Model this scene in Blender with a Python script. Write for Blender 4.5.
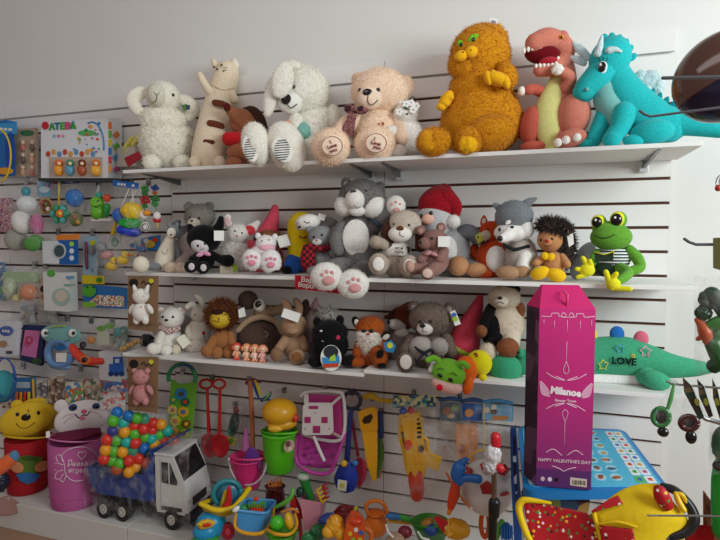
import bpy, math, random
import numpy as np
from mathutils import Vector, Matrix
S = bpy.context.scene
COL = S.collection
for _o in list(bpy.data.objects): bpy.data.objects.remove(_o)

# ---------------------------------------------------------------- camera
F, CX, CY = 530.0, 360.0, 270.0
TH, PT = math.radians(18.5), math.atan(32/530)
CAM = Vector((0, -2.46, 1.6))
FW = Vector((-math.sin(TH)*math.cos(PT), math.cos(TH)*math.cos(PT), -math.sin(PT)))
RT = Vector((math.cos(TH), math.sin(TH), 0))
UP = RT.cross(FW)
cd = bpy.data.cameras.new('camera'); cam = bpy.data.objects.new('camera', cd); COL.objects.link(cam)
cd.sensor_width = 36; cd.lens = 36*F/720; cd.clip_start = 0.05
cam.matrix_world = Matrix((RT, UP, -FW)).transposed().to_4x4(); cam.location = CAM
S.camera = cam
# ---------------------------------------------------------------- light
S.view_settings.view_transform = 'Standard'; S.view_settings.look = 'None'
S.view_settings.gamma = 1; S.view_settings.use_curve_mapping = False
S.view_settings.exposure = 0.17
w = bpy.data.worlds.new('world'); S.world = w; w.use_nodes = True
w.node_tree.nodes['Background'].inputs[0].default_value = (0.98, 0.87, 0.84, 1)
w.node_tree.nodes['Background'].inputs[1].default_value = 0.25
def area(name, loc, target, size, sizey, power, col):
    l = bpy.data.lights.new(name, 'AREA'); l.shape = 'RECTANGLE'; l.size = size; l.size_y = sizey
    l.energy = power; l.color = col
    o = bpy.data.objects.new(name, l); COL.objects.link(o); o.location = loc
    o.rotation_euler = (Vector(target)-Vector(loc)).to_track_quat('-Z', 'Y').to_euler()
area('window_daylight', (2.3, -1.9, 2.35), (-.2, 0, 1.8), 1.5, 1.3, 74, (0.91, 1.0, 0.985))
area('ceiling_lamp', (-0.9, -1.9, 3.0), (-0.9, -0.3, 1.2), 1.8, 0.5, 7, (1, 0.93, 0.91))

# ---------------------------------------------------------------- materials
def lin(c):
    if isinstance(c, str):
        c = [int(c[i:i+2], 16)/255 for i in (0, 2, 4)]
    return tuple((x/12.92 if x <= .04045 else ((x+.055)/1.055)**2.4) for x in c) + (1,)
_M = {}
def mat(c, kind='plush', c2=None, sc=None):
    key = (c, kind, c2, sc)
    if key in _M: return _M[key]
    m = bpy.data.materials.new(kind+'_'+c); _M[key] = m; m.use_nodes = True
    nt = m.node_tree; N = nt.nodes; b = N['Principled BSDF']; K = nt.links.new
    b.inputs['Base Color'].default_value = lin(c)
    def noise(s, det=2):
        t = N.new('ShaderNodeTexCoord'); n = N.new('ShaderNodeTexNoise'); n.inputs['Scale'].default_value = s
        n.inputs['Detail'].default_value = det; K(t.outputs['Object'], n.inputs['Vector']); return n
    def mix(fac, a, bb):
        x = N.new('ShaderNodeMix'); x.data_type = 'RGBA'
        if fac is not None: K(fac, x.inputs[0])
        x.inputs[6].default_value = a; x.inputs[7].default_value = bb; return x
    def bump(h, st, di=.002):
        x = N.new('ShaderNodeBump'); x.inputs['Strength'].default_value = st; x.inputs['Distance'].default_value = di
        K(h, x.inputs['Height']); K(x.outputs[0], b.inputs['Normal'])
    b.inputs['Specular IOR Level'].default_value = .3
    if kind in ('plush', 'fur'):
        b.inputs['Roughness'].default_value = .95; b.inputs['Specular IOR Level'].default_value = .08
        b.inputs['Sheen Weight'].default_value = .12
        n = noise(sc or (165 if kind == 'fur' else 180), 4)
        l = lin(c); d = lin(c2) if c2 else tuple(x*(.89 if sum(l[:3]) > 1.2 else .8 if kind == 'fur' else .86) for x in l[:3])+(1,)
        r = N.new('ShaderNodeMapRange'); r.inputs[1].default_value = .34; r.inputs[2].default_value = .62
        K(n.outputs[0], r.inputs[0])
        x = mix(r.outputs[0], d, tuple(min(1, v*1.08) for v in l[:3])+(1,)); K(x.outputs[2], b.inputs['Base Color'])
        bump(n.outputs[0], .5 if kind == 'fur' else .25, .003)
    elif kind == 'plastic':
        b.inputs['Roughness'].default_value = .32; b.inputs['Specular IOR Level'].default_value = .45
    elif kind == 'gloss':
        b.inputs['Roughness'].default_value = .12; b.inputs['Specular IOR Level'].default_value = .6
    elif kind == 'card':
        b.inputs['Roughness'].default_value = .55
    elif kind == 'wall':
        b.inputs['Roughness'].default_value = .5
        n = noise(3, 4); l = lin(c); x = mix(n.outputs[0], tuple(v*.95 for v in l[:3])+(1,), l); K(x.outputs[2], b.inputs['Base Color'])
        n2 = noise(160, 2); bump(n2.outputs[0], .04, .001)
    elif kind == 'metal':
        b.inputs['Metallic'].default_value = 1; b.inputs['Roughness'].default_value = .25
    elif kind == 'fabric':
        b.inputs['Roughness'].default_value = .8
        n = noise(25, 3); bump(n.outputs[0], .3, .01)
    elif kind in ('print', 'dots'):      # busy printed pattern: cells of several inks
        b.inputs['Roughness'].default_value = .5
        t = N.new('ShaderNodeTexCoord'); v = N.new('ShaderNodeTexVoronoi'); v.inputs['Scale'].default_value = sc or 90
        K(t.outputs['Object'], v.inputs['Vector'])
        sx = N.new('ShaderNodeSeparateColor'); K(v.outputs['Color'], sx.inputs[0])
        rp = N.new('ShaderNodeValToRGB'); rp.color_ramp.interpolation = 'CONSTANT'
        cols = [c] + (c2.split(',') if c2 else ['ffffff'])
        el = rp.color_ramp.elements
        el[0].position = 0; el[0].color = lin(cols[0]); el[1].position = 1/len(cols); el[1].color = lin(cols[1])
        for i in range(2, len(cols)):
            e_ = el.new(i/len(cols)); e_.color = lin(cols[i])
        K(sx.outputs[0], rp.inputs[0])
        if kind == 'dots':
            lt = N.new('ShaderNodeMath'); lt.operation = 'LESS_THAN'; lt.inputs[1].default_value = .38
            K(v.outputs['Distance'], lt.inputs[0])
            x = mix(lt.outputs[0], lin(c), (1, 1, 1, 1)); K(rp.outputs[0], x.inputs[7]); K(x.outputs[2], b.inputs['Base Color'])
        else: K(rp.outputs[0], b.inputs['Base Color'])
    elif kind == 'plaid':
        t = N.new('ShaderNodeTexCoord'); b.inputs['Roughness'].default_value = .9
        ck = N.new('ShaderNodeTexChecker'); ck.inputs['Scale'].default_value = sc or 60
        ck.inputs['Color1'].default_value = lin(c); ck.inputs['Color2'].default_value = lin(c2 or 'ffffff')
        K(t.outputs['Object'], ck.inputs['Vector']); K(ck.outputs[0], b.inputs['Base Color'])
    elif kind == 'stripe':
        t = N.new('ShaderNodeTexCoord'); wv = N.new('ShaderNodeTexWave'); wv.bands_direction = 'Z'
        wv.inputs['Scale'].default_value = sc or 18; K(t.outputs['Object'], wv.inputs['Vector'])
        g = N.new('ShaderNodeMath'); g.operation = 'GREATER_THAN'; g.inputs[1].default_value = .5
        K(wv.outputs['Fac'], g.inputs[0]); x = mix(g.outputs[0], lin(c), lin(c2)); K(x.outputs[2], b.inputs['Base Color'])
        b.inputs['Roughness'].default_value = .9
    elif kind == 'clear':
        b.inputs['Roughness'].default_value = .14; b.inputs['Specular IOR Level'].default_value = .9
        n = noise(22, 4); bump(n.outputs[0], .9, .03)
        r = N.new('ShaderNodeMapRange'); r.inputs[1].default_value = .45; r.inputs[2].default_value = .7
        r.inputs[3].default_value = .035; r.inputs[4].default_value = .23
        K(n.outputs[0], r.inputs[0]); K(r.outputs[0], b.inputs['Alpha'])
    elif kind == 'mesh':
        b.inputs['Alpha'].default_value = .93; b.inputs['Roughness'].default_value = .5
    elif kind == 'tint':
        b.inputs['Roughness'].default_value = .1; b.inputs['Alpha'].default_value = .6
    return m
def pl(c, c2=None): return mat(c, 'plush', c2)
def fu(c, c2=None): return mat(c, 'fur', c2)
def ps(c): return mat(c, 'plastic')
def cd_(c): return mat(c, 'card')
BLK = mat('0b0a0a', 'gloss'); WHT = cd_('f2f2ee'); CLR = mat('e8ecee', 'clear')

# ---------------------------------------------------------------- mesh helpers
rng = np.random.default_rng(5); random.seed(7)
def newobj(name, V, Fs, m, parent=None, smooth=True, mi=None):
    me = bpy.data.meshes.new(name); me.from_pydata([tuple(map(float, v)) for v in V], [], [tuple(map(int, f)) for f in Fs])
    for x in (m if isinstance(m, (list, tuple)) else [m]): me.materials.append(x)
    if smooth: me.polygons.foreach_set('use_smooth', [True]*len(me.polygons))
    if mi is not None: me.polygons.foreach_set('material_index', mi)
    me.update(); o = bpy.data.objects.new(name, me); COL.objects.link(o)
    if parent: o.parent = parent
    return o
_I = {}
def ico(n):
    if n in _I: return _I[n]
    t = (1+5**.5)/2
    v = [(-1,t,0),(1,t,0),(-1,-t,0),(1,-t,0),(0,-1,t),(0,1,t),(0,-1,-t),(0,1,-t),(t,0,-1),(t,0,1),(-t,0,-1),(-t,0,1)]
    v = [Vector(x).normalized() for x in v]
    f = [(0,11,5),(0,5,1),(0,1,7),(0,7,10),(0,10,11),(1,5,9),(5,11,4),(11,10,2),(10,7,6),(7,1,8),(3,9,4),(3,4,2),(3,2,6),(3,6,8),(3,8,9),(4,9,5),(2,4,11),(6,2,10),(8,6,7),(9,8,1)]
    for _ in range(n):
        c = {}; nf = []
        def mid(a, b):
            k = (min(a, b), max(a, b))
            if k not in c: v.append(((v[a]+v[b])/2).normalized()); c[k] = len(v)-1
            return c[k]
        for a, b, d in f:
            x, y, z = mid(a, b), mid(b, d), mid(d, a); nf += [(a, x, z), (b, y, x), (d, z, y), (x, y, z)]
        f = nf
    _I[n] = (np.array([tuple(x) for x in v]), np.array(f)); return _I[n]
def nz(P, s, seed=0):     # cheap lumpy noise in [-1,1]
    r = np.random.default_rng(seed); out = np.zeros(len(P))
    for k in range(7):
        d = r.normal(size=3); d = d/np.linalg.norm(d)*s*(.7+.25*k); out += np.sin(P@d+r.uniform(0, 6.28))/7
    return out*1.6
def tufts(V, Fs, n, ln, seed=1):   # short pile: thin blades standing on the surface
    r = np.random.default_rng(seed); V = np.asarray(V); T = np.array([f[:3] for f in Fs])
    A, B, C_ = V[T[:, 0]], V[T[:, 1]], V[T[:, 2]]
    N = np.cross(B-A, C_-A); ar = np.linalg.norm(N, axis=1)+1e-12
    i = r.choice(len(T), n, p=ar/ar.sum()); u = r.random((n, 1)); v = r.random((n, 1))*(1-u)
    p = A[i]*(1-u-v)+B[i]*u+C_[i]*v; nn = N[i]/ar[i][:, None]
    d = nn+r.normal(size=(n, 3))*.45; d /= np.linalg.norm(d, axis=1)[:, None]
    sd = np.cross(d, r.normal(size=(n, 3))); sd /= np.linalg.norm(sd, axis=1)[:, None]+1e-9
    L = ln*(.5+r.random((n, 1))); wd = ln*.13
    q = np.concatenate([p-sd*wd-nn*ln*.2, p+sd*wd-nn*ln*.2, p+d*L], 0); b = len(V)
    return np.concatenate([V, q], 0), [tuple(f) for f in Fs]+[(b+k, b+n+k, b+2*n+k) for k in range(n)]
def tubemesh(P, R, seg=14, caps=True, flat=1):
    P = [Vector(p) for p in P]; R = [r if isinstance(r, tuple) else (r, r*flat) for r in R]
    if caps:
        a = (P[0]-P[1]).normalized(); b = (P[-1]-P[-2]).normalized(); P0, P1, R0, R1 = P[0], P[-1], R[0], R[-1]
        fr = (.35, .7, .9, .985)
        P = [P0+a*R0[0]*f for f in fr[::-1]]+P+[P1+b*R1[0]*f for f in fr]
        g = [max(.05, (1-f*f)**.5) for f in fr]
        R = [(R0[0]*k, R0[1]*k) for k in g[::-1]]+R+[(R1[0]*k, R1[1]*k) for k in g]
    V = []; Fs = []; n = len(P)
    ref = Vector((0, 1, 0)); pn = None
    for i in range(n):
        t = (P[min(i+1, n-1)]-P[max(i-1, 0)]).normalized()
        u = (pn-t*pn.dot(t)) if pn else (ref-t*ref.dot(t))
        if u.length < .05: u = Vector((1, 0, 0))-t*t.x
        u.normalize(); pn = u; s = t.cross(u)
        for k in range(seg):
            a = 2*math.pi*k/seg; V.append(P[i]+s*math.cos(a)*R[i][0]+u*math.sin(a)*R[i][1])
    for i in range(n-1):
        for k in range(seg):
            a, b = i*seg+k, i*seg+(k+1) % seg; Fs += [(a, b, b+seg, a+seg)]
    Fs += [tuple(range(seg))[::-1], tuple((n-1)*seg+k for k in range(seg))]
    return V, Fs
def smoothpath(P, n=5):    # Catmull-Rom through rows of numbers
    P = [np.array(p, float) for p in P]
    if len(P) < 3: return P
    Q = [2*P[0]-P[1]]+P+[2*P[-1]-P[-2]]; out = []
    for i in range(1, len(Q)-2):
        for k in range(n):
            t = k/n; a, b, c, d = Q[i-1:i+3]
            out.append(.5*((2*b)+(c-a)*t+(2*a-5*b+4*c-d)*t*t+(3*b-a-3*c+d)*t**3))
    return out+[P[-1]]
def boxmesh(x0, x1, y0, y1, z0, z1, b=0.0):
    if b <= 0:
        V = [(x, y, z) for x in (x0, x1) for y in (y0, y1) for z in (z0, z1)]
        return V, [(0,1,3,2), (4,6,7,5), (0,4,5,1), (2,3,7,6), (0,2,6,4), (1,5,7,3)]
    V = []; c = ((x0+x1)/2, (y0+y1)/2, (z0+z1)/2); h = ((x1-x0)/2, (y1-y0)/2, (z1-z0)/2)
    import bmesh
    bm = bmesh.new(); bmesh.ops.create_cube(bm, size=2)
    for v in bm.verts: v.co = Vector((c[i]+v.co[i]*h[i] for i in range(3)))
    bmesh.ops.bevel(bm, geom=bm.edges[:], offset=b, segments=3, affect='EDGES', profile=.5)
    V = [tuple(v.co) for v in bm.verts]; Fs = [tuple(v.index for v in f.verts) for f in bm.faces]; bm.free(); return V, Fs
def joinm(*ms):
    V = []; Fs = []
    for v, f in ms:
        k = len(V); V += [tuple(x) for x in v]; Fs += [tuple(i+k for i in q) for q in f]
    return V, Fs
def wbox(name, m, x0, x1, y0, y1, z0, z1, b=0.0, parent=None):
    V, Fs = boxmesh(x0, x1, y0, y1, z0, z1, b); return newobj(name, V, Fs, m, parent, False)
def struct(o): o['kind'] = 'structure'; return o
def tag(o, label, cat, group=None):
    o['label'] = label; o['category'] = cat
    if group: o['group'] = group
    return o
def ray(px, py): return FW+RT*((px-CX)/F)+UP*((CY-py)/F)
def at(px, py, Y):
    r = ray(px, py); return CAM+r*((Y-CAM.y)/r.y)
def proj(p):
    d = Vector(p)-CAM; w_ = d.dot(FW); return CX+F*d.dot(RT)/w_, CY-F*d.dot(UP)/w_
TOP, MID, LOW, POD = 1.931, 1.432, 1.026, 0.15

class Toy:
    """One thing, measured from its outline: an Empty at its base that faces where the thing faces."""
    def __init__(s, name, label, cat, px, Y, z, group=None, face=True, snap=True, flatten=True):
        py = 270
        for _ in range(6):
            X = at(px, py, Y).x; py = proj((X, Y, z))[1]
        s.px, s.py, s.z, s.snap, s.flatten = px, py, z, snap, flatten
        s.a = math.atan2(-X, 2.46+Y) if face else 0.0
        s.n = Vector((math.sin(s.a), -math.cos(s.a), 0)); s.o = bpy.data.objects.new(name, None)
        COL.objects.link(s.o); s.o.location = (X, Y, z); s.o.rotation_euler = (0, 0, s.a)
        s.o.empty_display_size = .05
        tag(s.o, label, cat, group); s.W = Matrix.Translation((X, Y, z)) @ Matrix.Rotation(s.a, 4, 'Z'); s.WI = s.W.inverted()
        s.w0 = Vector((X, Y, z)); d = (s.w0-CAM).dot(FW); al = math.atan((px-CX)/F)
        s.mz = d/F; s.mx = d/F*math.cos(al) if face else (at(px+1, py, Y)-at(px, py, Y)).x
        s.mr = s.mx if face else d/F*math.cos(al); s.af = 0.0 if face else math.atan2(-X, 2.46+Y)
        s.seed = int(px*7+Y*100) & 1023; s.parts = []; s.k = 0
    def L(s, px, py, d=0):
        r = ray(px, py); q = s.w0+s.n*(d*s.mr); t = (q-CAM).dot(s.n)/r.dot(s.n)
        return s.WI @ (CAM+r*t)
    def add(s, name, V, Fs, m, smooth=True, parent=None, label=None, fuzz=0, nt=0):
        s.k += 1
        if fuzz: V, Fs = tufts(V, Fs, int((nt or 2500)*1.3), fuzz*1.2*s.mz, s.k)
        o = newobj(name, V, Fs, m, parent or s.o, smooth)
        if label: o['label'] = label
        s.parts.append(o); return o
    # ellipsoid: centre px,py, half sizes in px, rot = anticlockwise degrees in the view
    def e(s, name, m, px, py, rx, rz, d=0, ry=None, rot=0, lump=.0, ls=9, fuzz=0, nt=0, n=None, parent=None, yaw=0, taper=0, label=None):
        if ry is None: ry = (rx+rz)/2*.9
        I, Fs = ico(n or (2 if max(rx, rz) < 4 else 3 if max(rx, rz) < 16 else 4))
        V = I.copy()
        if taper: V[:, 0] *= 1+taper*V[:, 2]; V[:, 1] *= 1+taper*V[:, 2]
        if lump: V *= (1+lump*nz(I, ls, s.seed+s.k))[:, None]
        onwall = s.af and ry < .55*rx and rx > 5
        V = V*np.array([rx*(s.mx if onwall else s.mr), ry*s.mr, rz*s.mz])
        if yaw: c_, s_ = math.cos(math.radians(yaw)), math.sin(math.radians(yaw)); V = np.stack([V[:, 0]*c_-V[:, 1]*s_, V[:, 0]*s_+V[:, 1]*c_, V[:, 2]], 1)
        a = math.radians(rot); c_, s_ = math.cos(a), math.sin(a)
        V = np.stack([V[:, 0]*c_-V[:, 2]*s_, V[:, 1], V[:, 0]*s_+V[:, 2]*c_], 1)
        if s.af and not onwall: c_, s_ = math.cos(s.af), math.sin(s.af); V = np.stack([V[:, 0]*c_-V[:, 1]*s_, V[:, 0]*s_+V[:, 1]*c_, V[:, 2]], 1)
        V = V+np.array(s.L(px, py, d))
        o = s.add(name, V, Fs, m, parent=parent, fuzz=fuzz, nt=nt, label=label)
        return dict(o=o, px=px, py=py, rx=rx, rz=rz, ry=ry, d=d, rot=a)
    def depth(s, h, px, py):
        dx, dy = px-h['px'], h['py']-py; c_, s_ = math.cos(h['rot']), math.sin(h['rot'])
        u, v = (dx*c_+dy*s_)/h['rx'], (-dx*s_+dy*c_)/h['rz']
        return h['d']+h['ry']*max(.0, 1-u*u-v*v)**.5
    # small feature lying on ellipsoid h
    def on(s, name, m, h, px, py, rx, rz=None, rot=0, th=.5, out=0, **k):
        rz = rz or rx
        return s.e(name, m, px, py, rx, rz, d=s.depth(h, px, py)+out, ry=max(th*min(rx, rz), .4), rot=rot, parent=h['o'] if k.pop('sub', True) else None, **k)
    def eyes(s, h, pts, r=1.6, m=None):
        for p in pts:
            q = s.on('eye', m or BLK, h, p[0], p[1], r, th=.8)
    def t(s, name, m, pts, seg=14, sm=5, fuzz=0, nt=0, parent=None, flat=1, lump=0, caps=True, label=None):
        Q = smoothpath(pts, sm) if sm else [np.array(p, float) for p in pts]
        P = [s.L(q[0], q[1], q[2]) for q in Q]; V, Fs = tubemesh(P, [max(q[3], .1)*s.mr for q in Q], seg, caps, flat)
        if fuzz: Fs = [x for f in Fs for x in ([(f[0], f[1], f[2]), (f[0], f[2], f[3])] if len(f) == 4 else [f])]
        if lump:
            V = np.array([tuple(v) for v in V]); V = V+nz(V/(s.mx*10), 3, s.seed)[:, None]*lump*s.mx*np.sin(V*300)
        return s.add(name, V, Fs, m, parent=parent, fuzz=fuzz, nt=nt, label=label)
    # flat shape of given outline, thick px deep (behind its face)
    def p(s, name, m, pts, d=0, th=1.0, parent=None, label=None, dz=None):
        A = [s.L(q[0], q[1], q[2] if len(q) > 2 else d) for q in pts]; n = len(A)
        B = [v+Vector((0, th*s.mr, 0)) for v in A]
        Fs = [tuple(range(n)), tuple(range(2*n-1, n-1, -1))]+[(i, i+n, (i+1) % n+n, (i+1) % n) for i in range(n)]
        return s.add(name, A+B, Fs, m, False, parent, label)
    def disc(s, name, m, px, py, rx, ry=None, d=0, th=1.0, n=20, rot=0, parent=None, label=None):
        ry = ry or rx; a = math.radians(rot)
        pts = [(px+rx*math.cos(t)*math.cos(a)+ry*math.sin(t)*math.sin(a), py-rx*math.cos(t)*math.sin(a)+ry*math.sin(t)*math.cos(a)) for t in [2*math.pi*i/n for i in range(n)]]
        return s.p(name, m, pts, d, th, parent, label)
    def r(s, name, m, x0, y0, x1, y1, d=0, th=1.0, parent=None, label=None):
        return s.p(name, m, [(x0, y1), (x1, y1), (x1, y0), (x0, y0)], d, th, parent, label)
    def line(s, name, m, pts, w_=.5, d=0, h=None, parent=None, sm=4):
        Q = [(q[0], q[1], (q[2] if len(q) > 2 else (s.depth(h, q[0], q[1])+.45 if h else d)), w_) for q in pts]
        return s.t(name, m, Q, seg=6, sm=sm if len(Q) > 2 else 0, parent=parent or (h['o'] if h else None), caps=False)
    def ring(s, name, m, px, py, rx, ry, w_, d=0, tilt=0, n=28, parent=None, rot=0, a0=0, a1=360):
        P = []; a = math.radians(rot)
        k = n if a1-a0 < 360 else n
        for i in range(k+1):
            t = math.radians(a0+(a1-a0)*i/k); u, v = rx*math.cos(t), -ry*math.sin(t)
            P.append(s.L(px+u*math.cos(a)+v*math.sin(a), py-u*math.sin(a)+v*math.cos(a), d-tilt*math.sin(t)))
        V, Fs = tubemesh(P, [w_*s.mr]*len(P), 8, False); return s.add(name, V, Fs, m, parent=parent)
    def text(s, txt, px, py, size, m, d=0, rot=0, sx=1, name='lettering', parent=None, bold=0.0):
        c = bpy.data.curves.new('txt', 'FONT'); c.body = txt; c.align_x = 'CENTER'; c.align_y = 'CENTER'; c.size = 1; c.extrude = 0.02; c.resolution_u = 2; c.offset = bold
        o = bpy.data.objects.new('txt', c); me = bpy.data.meshes.new_from_object(o)
        a = math.radians(rot); o_ = s.L(px, py, d); V = []
        for v in me.vertices:
            x, y = v.co.x*size*sx, v.co.y*size
            V.append((o_.x+(x*math.cos(a)-y*math.sin(a))*s.mx, o_.y-v.co.z*size*s.mr, o_.z+(x*math.sin(a)+y*math.cos(a))*s.mz))
        Fs = [tuple(q.vertices) for q in me.polygons]; bpy.data.objects.remove(o); bpy.data.curves.remove(c); bpy.data.meshes.remove(me)
        if not V: return None
        return s.add(name, V, Fs, m, False, parent)
    def box3(s, name, m, x0, y0, x1, y1, d0, d1, b=0, parent=None, label=None):
        a = s.L(x0, y1, d0); c = s.L(x1, y0, d0); dp = (d1-d0)*s.mr
        V, Fs = boxmesh(a.x, c.x, a.y-dp, a.y, a.z, c.z, b*s.mr); return s.add(name, V, Fs, m, False, parent, label)
    # patch of a ball's surface inside the outline pts
    def patch(s, name, m, h, pts, out=.4):
        cx, cy = sum(p[0] for p in pts)/len(pts), sum(p[1] for p in pts)/len(pts); Q = []
        for i in range(len(pts)):
            a, b = pts[i], pts[(i+1) % len(pts)]; Q += [(a[0]+(b[0]-a[0])*k/3, a[1]+(b[1]-a[1])*k/3) for k in range(3)]
        V = [s.L(cx, cy, s.depth(h, cx, cy)+out)]; n = len(Q); Fs = []
        for r_ in (.33, .66, 1):
            for q in Q: x, y = cx+(q[0]-cx)*r_, cy+(q[1]-cy)*r_; V.append(s.L(x, y, s.depth(h, x, y)+out))
        for k in range(n): Fs.append((0, 1+(k+1) % n, 1+k))
        for r_ in range(2):
            for k in range(n): a, b = 1+r_*n+k, 1+r_*n+(k+1) % n; Fs.append((a, b, b+n, a+n))
        return s.add(name, V, Fs, m, parent=h['o'])
    # draped surface through a grid of control points (px, py, d), th px thick
    def sheet(s, name, m, rows, th=1.2, n=6, parent=None, label=None):
        R_ = [smoothpath(r, n) if len(r) > 2 else [np.array(r[0], float)*(1-k/n)+np.array(r[1], float)*k/n for k in range(n+1)] for r in rows]
        w_ = min(len(r) for r in R_); cols = [smoothpath([r[i] for r in R_], n) if len(R_) > 2 else [R_[0][i]*(1-k/n)+R_[1][i]*k/n for k in range(n+1)] for i in range(w_)]
        h_ = len(cols[0]); V = []; Fs = []
        for o_ in (0, -th):
            for i in range(w_):
                for j in range(h_): q = cols[i][j]; V.append(s.L(q[0], q[1], q[2]+o_))
        k = w_*h_; ix = lambda i, j, l=0: l*k+i*h_+j
        for i in range(w_-1):
            for j in range(h_-1): Fs += [(ix(i, j), ix(i, j+1), ix(i+1, j+1), ix(i+1, j)), (ix(i, j, 1), ix(i+1, j, 1), ix(i+1, j+1, 1), ix(i, j+1, 1))]
        for i in range(w_-1): Fs += [(ix(i, 0), ix(i+1, 0), ix(i+1, 0, 1), ix(i, 0, 1)), (ix(i, h_-1), ix(i, h_-1, 1), ix(i+1, h_-1, 1), ix(i+1, h_-1))]
        for j in range(h_-1): Fs += [(ix(0, j), ix(0, j, 1), ix(0, j+1, 1), ix(0, j+1)), (ix(w_-1, j), ix(w_-1, j+1), ix(w_-1, j+1, 1), ix(w_-1, j, 1))]
        return s.add(name, V, Fs, m, parent=parent, label=label)
    # round vessel: outline rows (px half-width, py) about axis px, open at top when inner given
    def lathe(s, name, m, px, rows, d=0, seg=28, sq=1.0, parent=None, tilt=0, label=None):
        V = []; Fs = []; n = len(rows)
        for r, y in rows:
            c = s.L(px+tilt*(rows[0][1]-y), y, d)
            for k in range(seg): a = 2*math.pi*k/seg; V.append((c.x+r*s.mr*math.cos(a), c.y+r*s.mr*math.sin(a)*sq, c.z))
        for i in range(n-1):
            for k in range(seg): a, b = i*seg+k, i*seg+(k+1) % seg; Fs.append((a, b, b+seg, a+seg))
        Fs += [tuple(range(seg))[::-1], tuple((n-1)*seg+k for k in range(seg))]
        return s.add(name, V, Fs, m, parent=parent, label=label)
    def done(s, show=True):
        lo = 9; M = s.W; edge = -.348 if s.z > .9 else -.385; k = max(0, s.z) and 1
        for o in s.parts:
            me = o.data; n = len(me.vertices); c = np.empty(n*3, 'f'); me.vertices.foreach_get('co', c); c = c.reshape(-1, 3)
            if s.flatten:
                wy = c[:, 0]*math.sin(s.a)+c[:, 1]*math.cos(s.a)+s.w0.y
                low = (c[:, 2] < .0008) & (wy > edge); c[low, 2] = .0008+np.minimum(0, c[low, 2])*.0; wz = wy > -.004; 
                if wz.any():       # nothing reaches into the wall: press it flat against the boards
                    dy = (-.004-wy[wz]); c[wz, 0] += dy*math.sin(s.a); c[wz, 1] += dy*math.cos(s.a)
                me.vertices.foreach_set('co', c.ravel()); me.update()
            lo = min(lo, float(c[:, 2].min()))
        if s.snap:
            if abs(lo-.0008) > .001: print('SNAP', s.o.name, s.px, 'px %.1f' % (lo/s.mz)); s.o.location.z -= lo-.0008
        return s
# ================================================================ the setting
WALLM = mat('e9e9e6', 'wall'); SLAT = mat('efeeec', 'wall'); MDF = mat('5a3526', 'card'); PODM = mat('dcdcd6', 'wall')
struct(wbox('wall_back', WALLM, -4.6, 3.2, .022, .1, -.0, 3.3))
def slats(x0, x1, dz):
    ms = []; mi = []
    for k in range(-17, 8):
        z0 = 1.643+.1*k+dz+.0065; z1 = z0+.0875
        if z0 < 0: z0 = 0
        V, Fs = boxmesh(x0+.0017, x1-.0017, 0, .015, z0, z1); ms.append((V, Fs)); mi += [0]*6
    V, Fs = boxmesh(x0+.0001, x1-.0001, .015, .021, 0, 2.336+dz); ms.append((V, Fs)); mi += [1]*6
    V, Fs = joinm(*ms); return struct(newobj('wall_back', V, Fs, [SLAT, MDF], None, False, mi))
slats(-4.36, -3.14, -.012); slats(-3.14, -1.92, -.012); slats(-1.92, -.70, 0); slats(-.70, .51, 0)
struct(wbox('floor', mat('a5826a', 'wall'), -4.6, 3.2, -4.2, .1, -.05, 0))
SHM = mat('f1f1ef', 'wall'); CHR_TONE = mat('dfe3e5', 'gloss'); BRK = mat('77787a', 'metal')  # clip's pale colour stands in for bright chrome reflections
def shelf(x0, x1, z, label, br):
    e_ = bpy.data.objects.new('wall_shelf', None); COL.objects.link(e_); e_.location = ((x0+x1)/2, 0, z); tag(e_, label, 'shelf', 'white shelves on the slatted wall')
    V, Fs = boxmesh(-(x1-x0)/2+.001, (x1-x0)/2-.001, -.35, -.003, -.016, 0, .0015); newobj('board', V, Fs, SHM, e_, False)
    for b in br:
        x = b-(x0+x1)/2
        # bracket: tapered arm under the board, wall clip with chrome gleam painted in
        V = [(x-.006, -.003, -.018), (x-.006, -.003, -.05), (x-.006, -.32, -.018), (x+.006, -.003, -.018), (x+.006, -.003, -.05), (x+.006, -.32, -.018)]
        newobj('bracket', V, [(0, 1, 2), (3, 5, 4), (0, 3, 4, 1), (1, 4, 5, 2), (0, 2, 5, 3)], BRK, e_, False)
        V, Fs = boxmesh(x-.017, x+.017, -.03, -.003, -.062, -.018, .003); newobj('bracket_clip', V, Fs, CHR_TONE, e_, False)
    return e_
shelf(-1.93, -.69, TOP, 'upper white shelf left half, holding the white lamb and long cat', (-1.84, -.76))
shelf(-.69, .53, TOP, 'upper white shelf right half, holding the orange cat and turquoise dragon', (-.62, .405))
shelf(-1.93, -.69, MID, 'middle white shelf left half, above the lion and the white bear', (-1.78,))
shelf(-.69, .53, MID, 'middle white shelf right half, carrying the gnome and the frog', (-.56, .33))
shelf(-1.96, -.69, LOW, 'lowest white shelf left half, carrying the lion and black cat', (-1.80,))
shelf(-.69, .53, LOW+.016, 'lowest white shelf right half, carrying the green dinosaur pillow', (-.5,))
pd = bpy.data.objects.new('display_plinth', None)
for x0, x1, lb in ((-3.6, -1.93, 'low white plinth under the two laundry baskets at floor level'), (-1.925, -.3, 'low white plinth under the toy truck and the sand toys'), (-.295, -.2, 'short end of the low white plinth beside the blue activity table')):
    V, Fs = boxmesh(x0, x1, -.39, -.002, .0, POD, .003); tag(newobj('display_plinth', V, Fs, PODM, None, False), lb, 'plinth')
bpy.data.objects.remove(pd)
# ================================================================ upper shelf
CREAM = fu('efecde'); 
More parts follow.
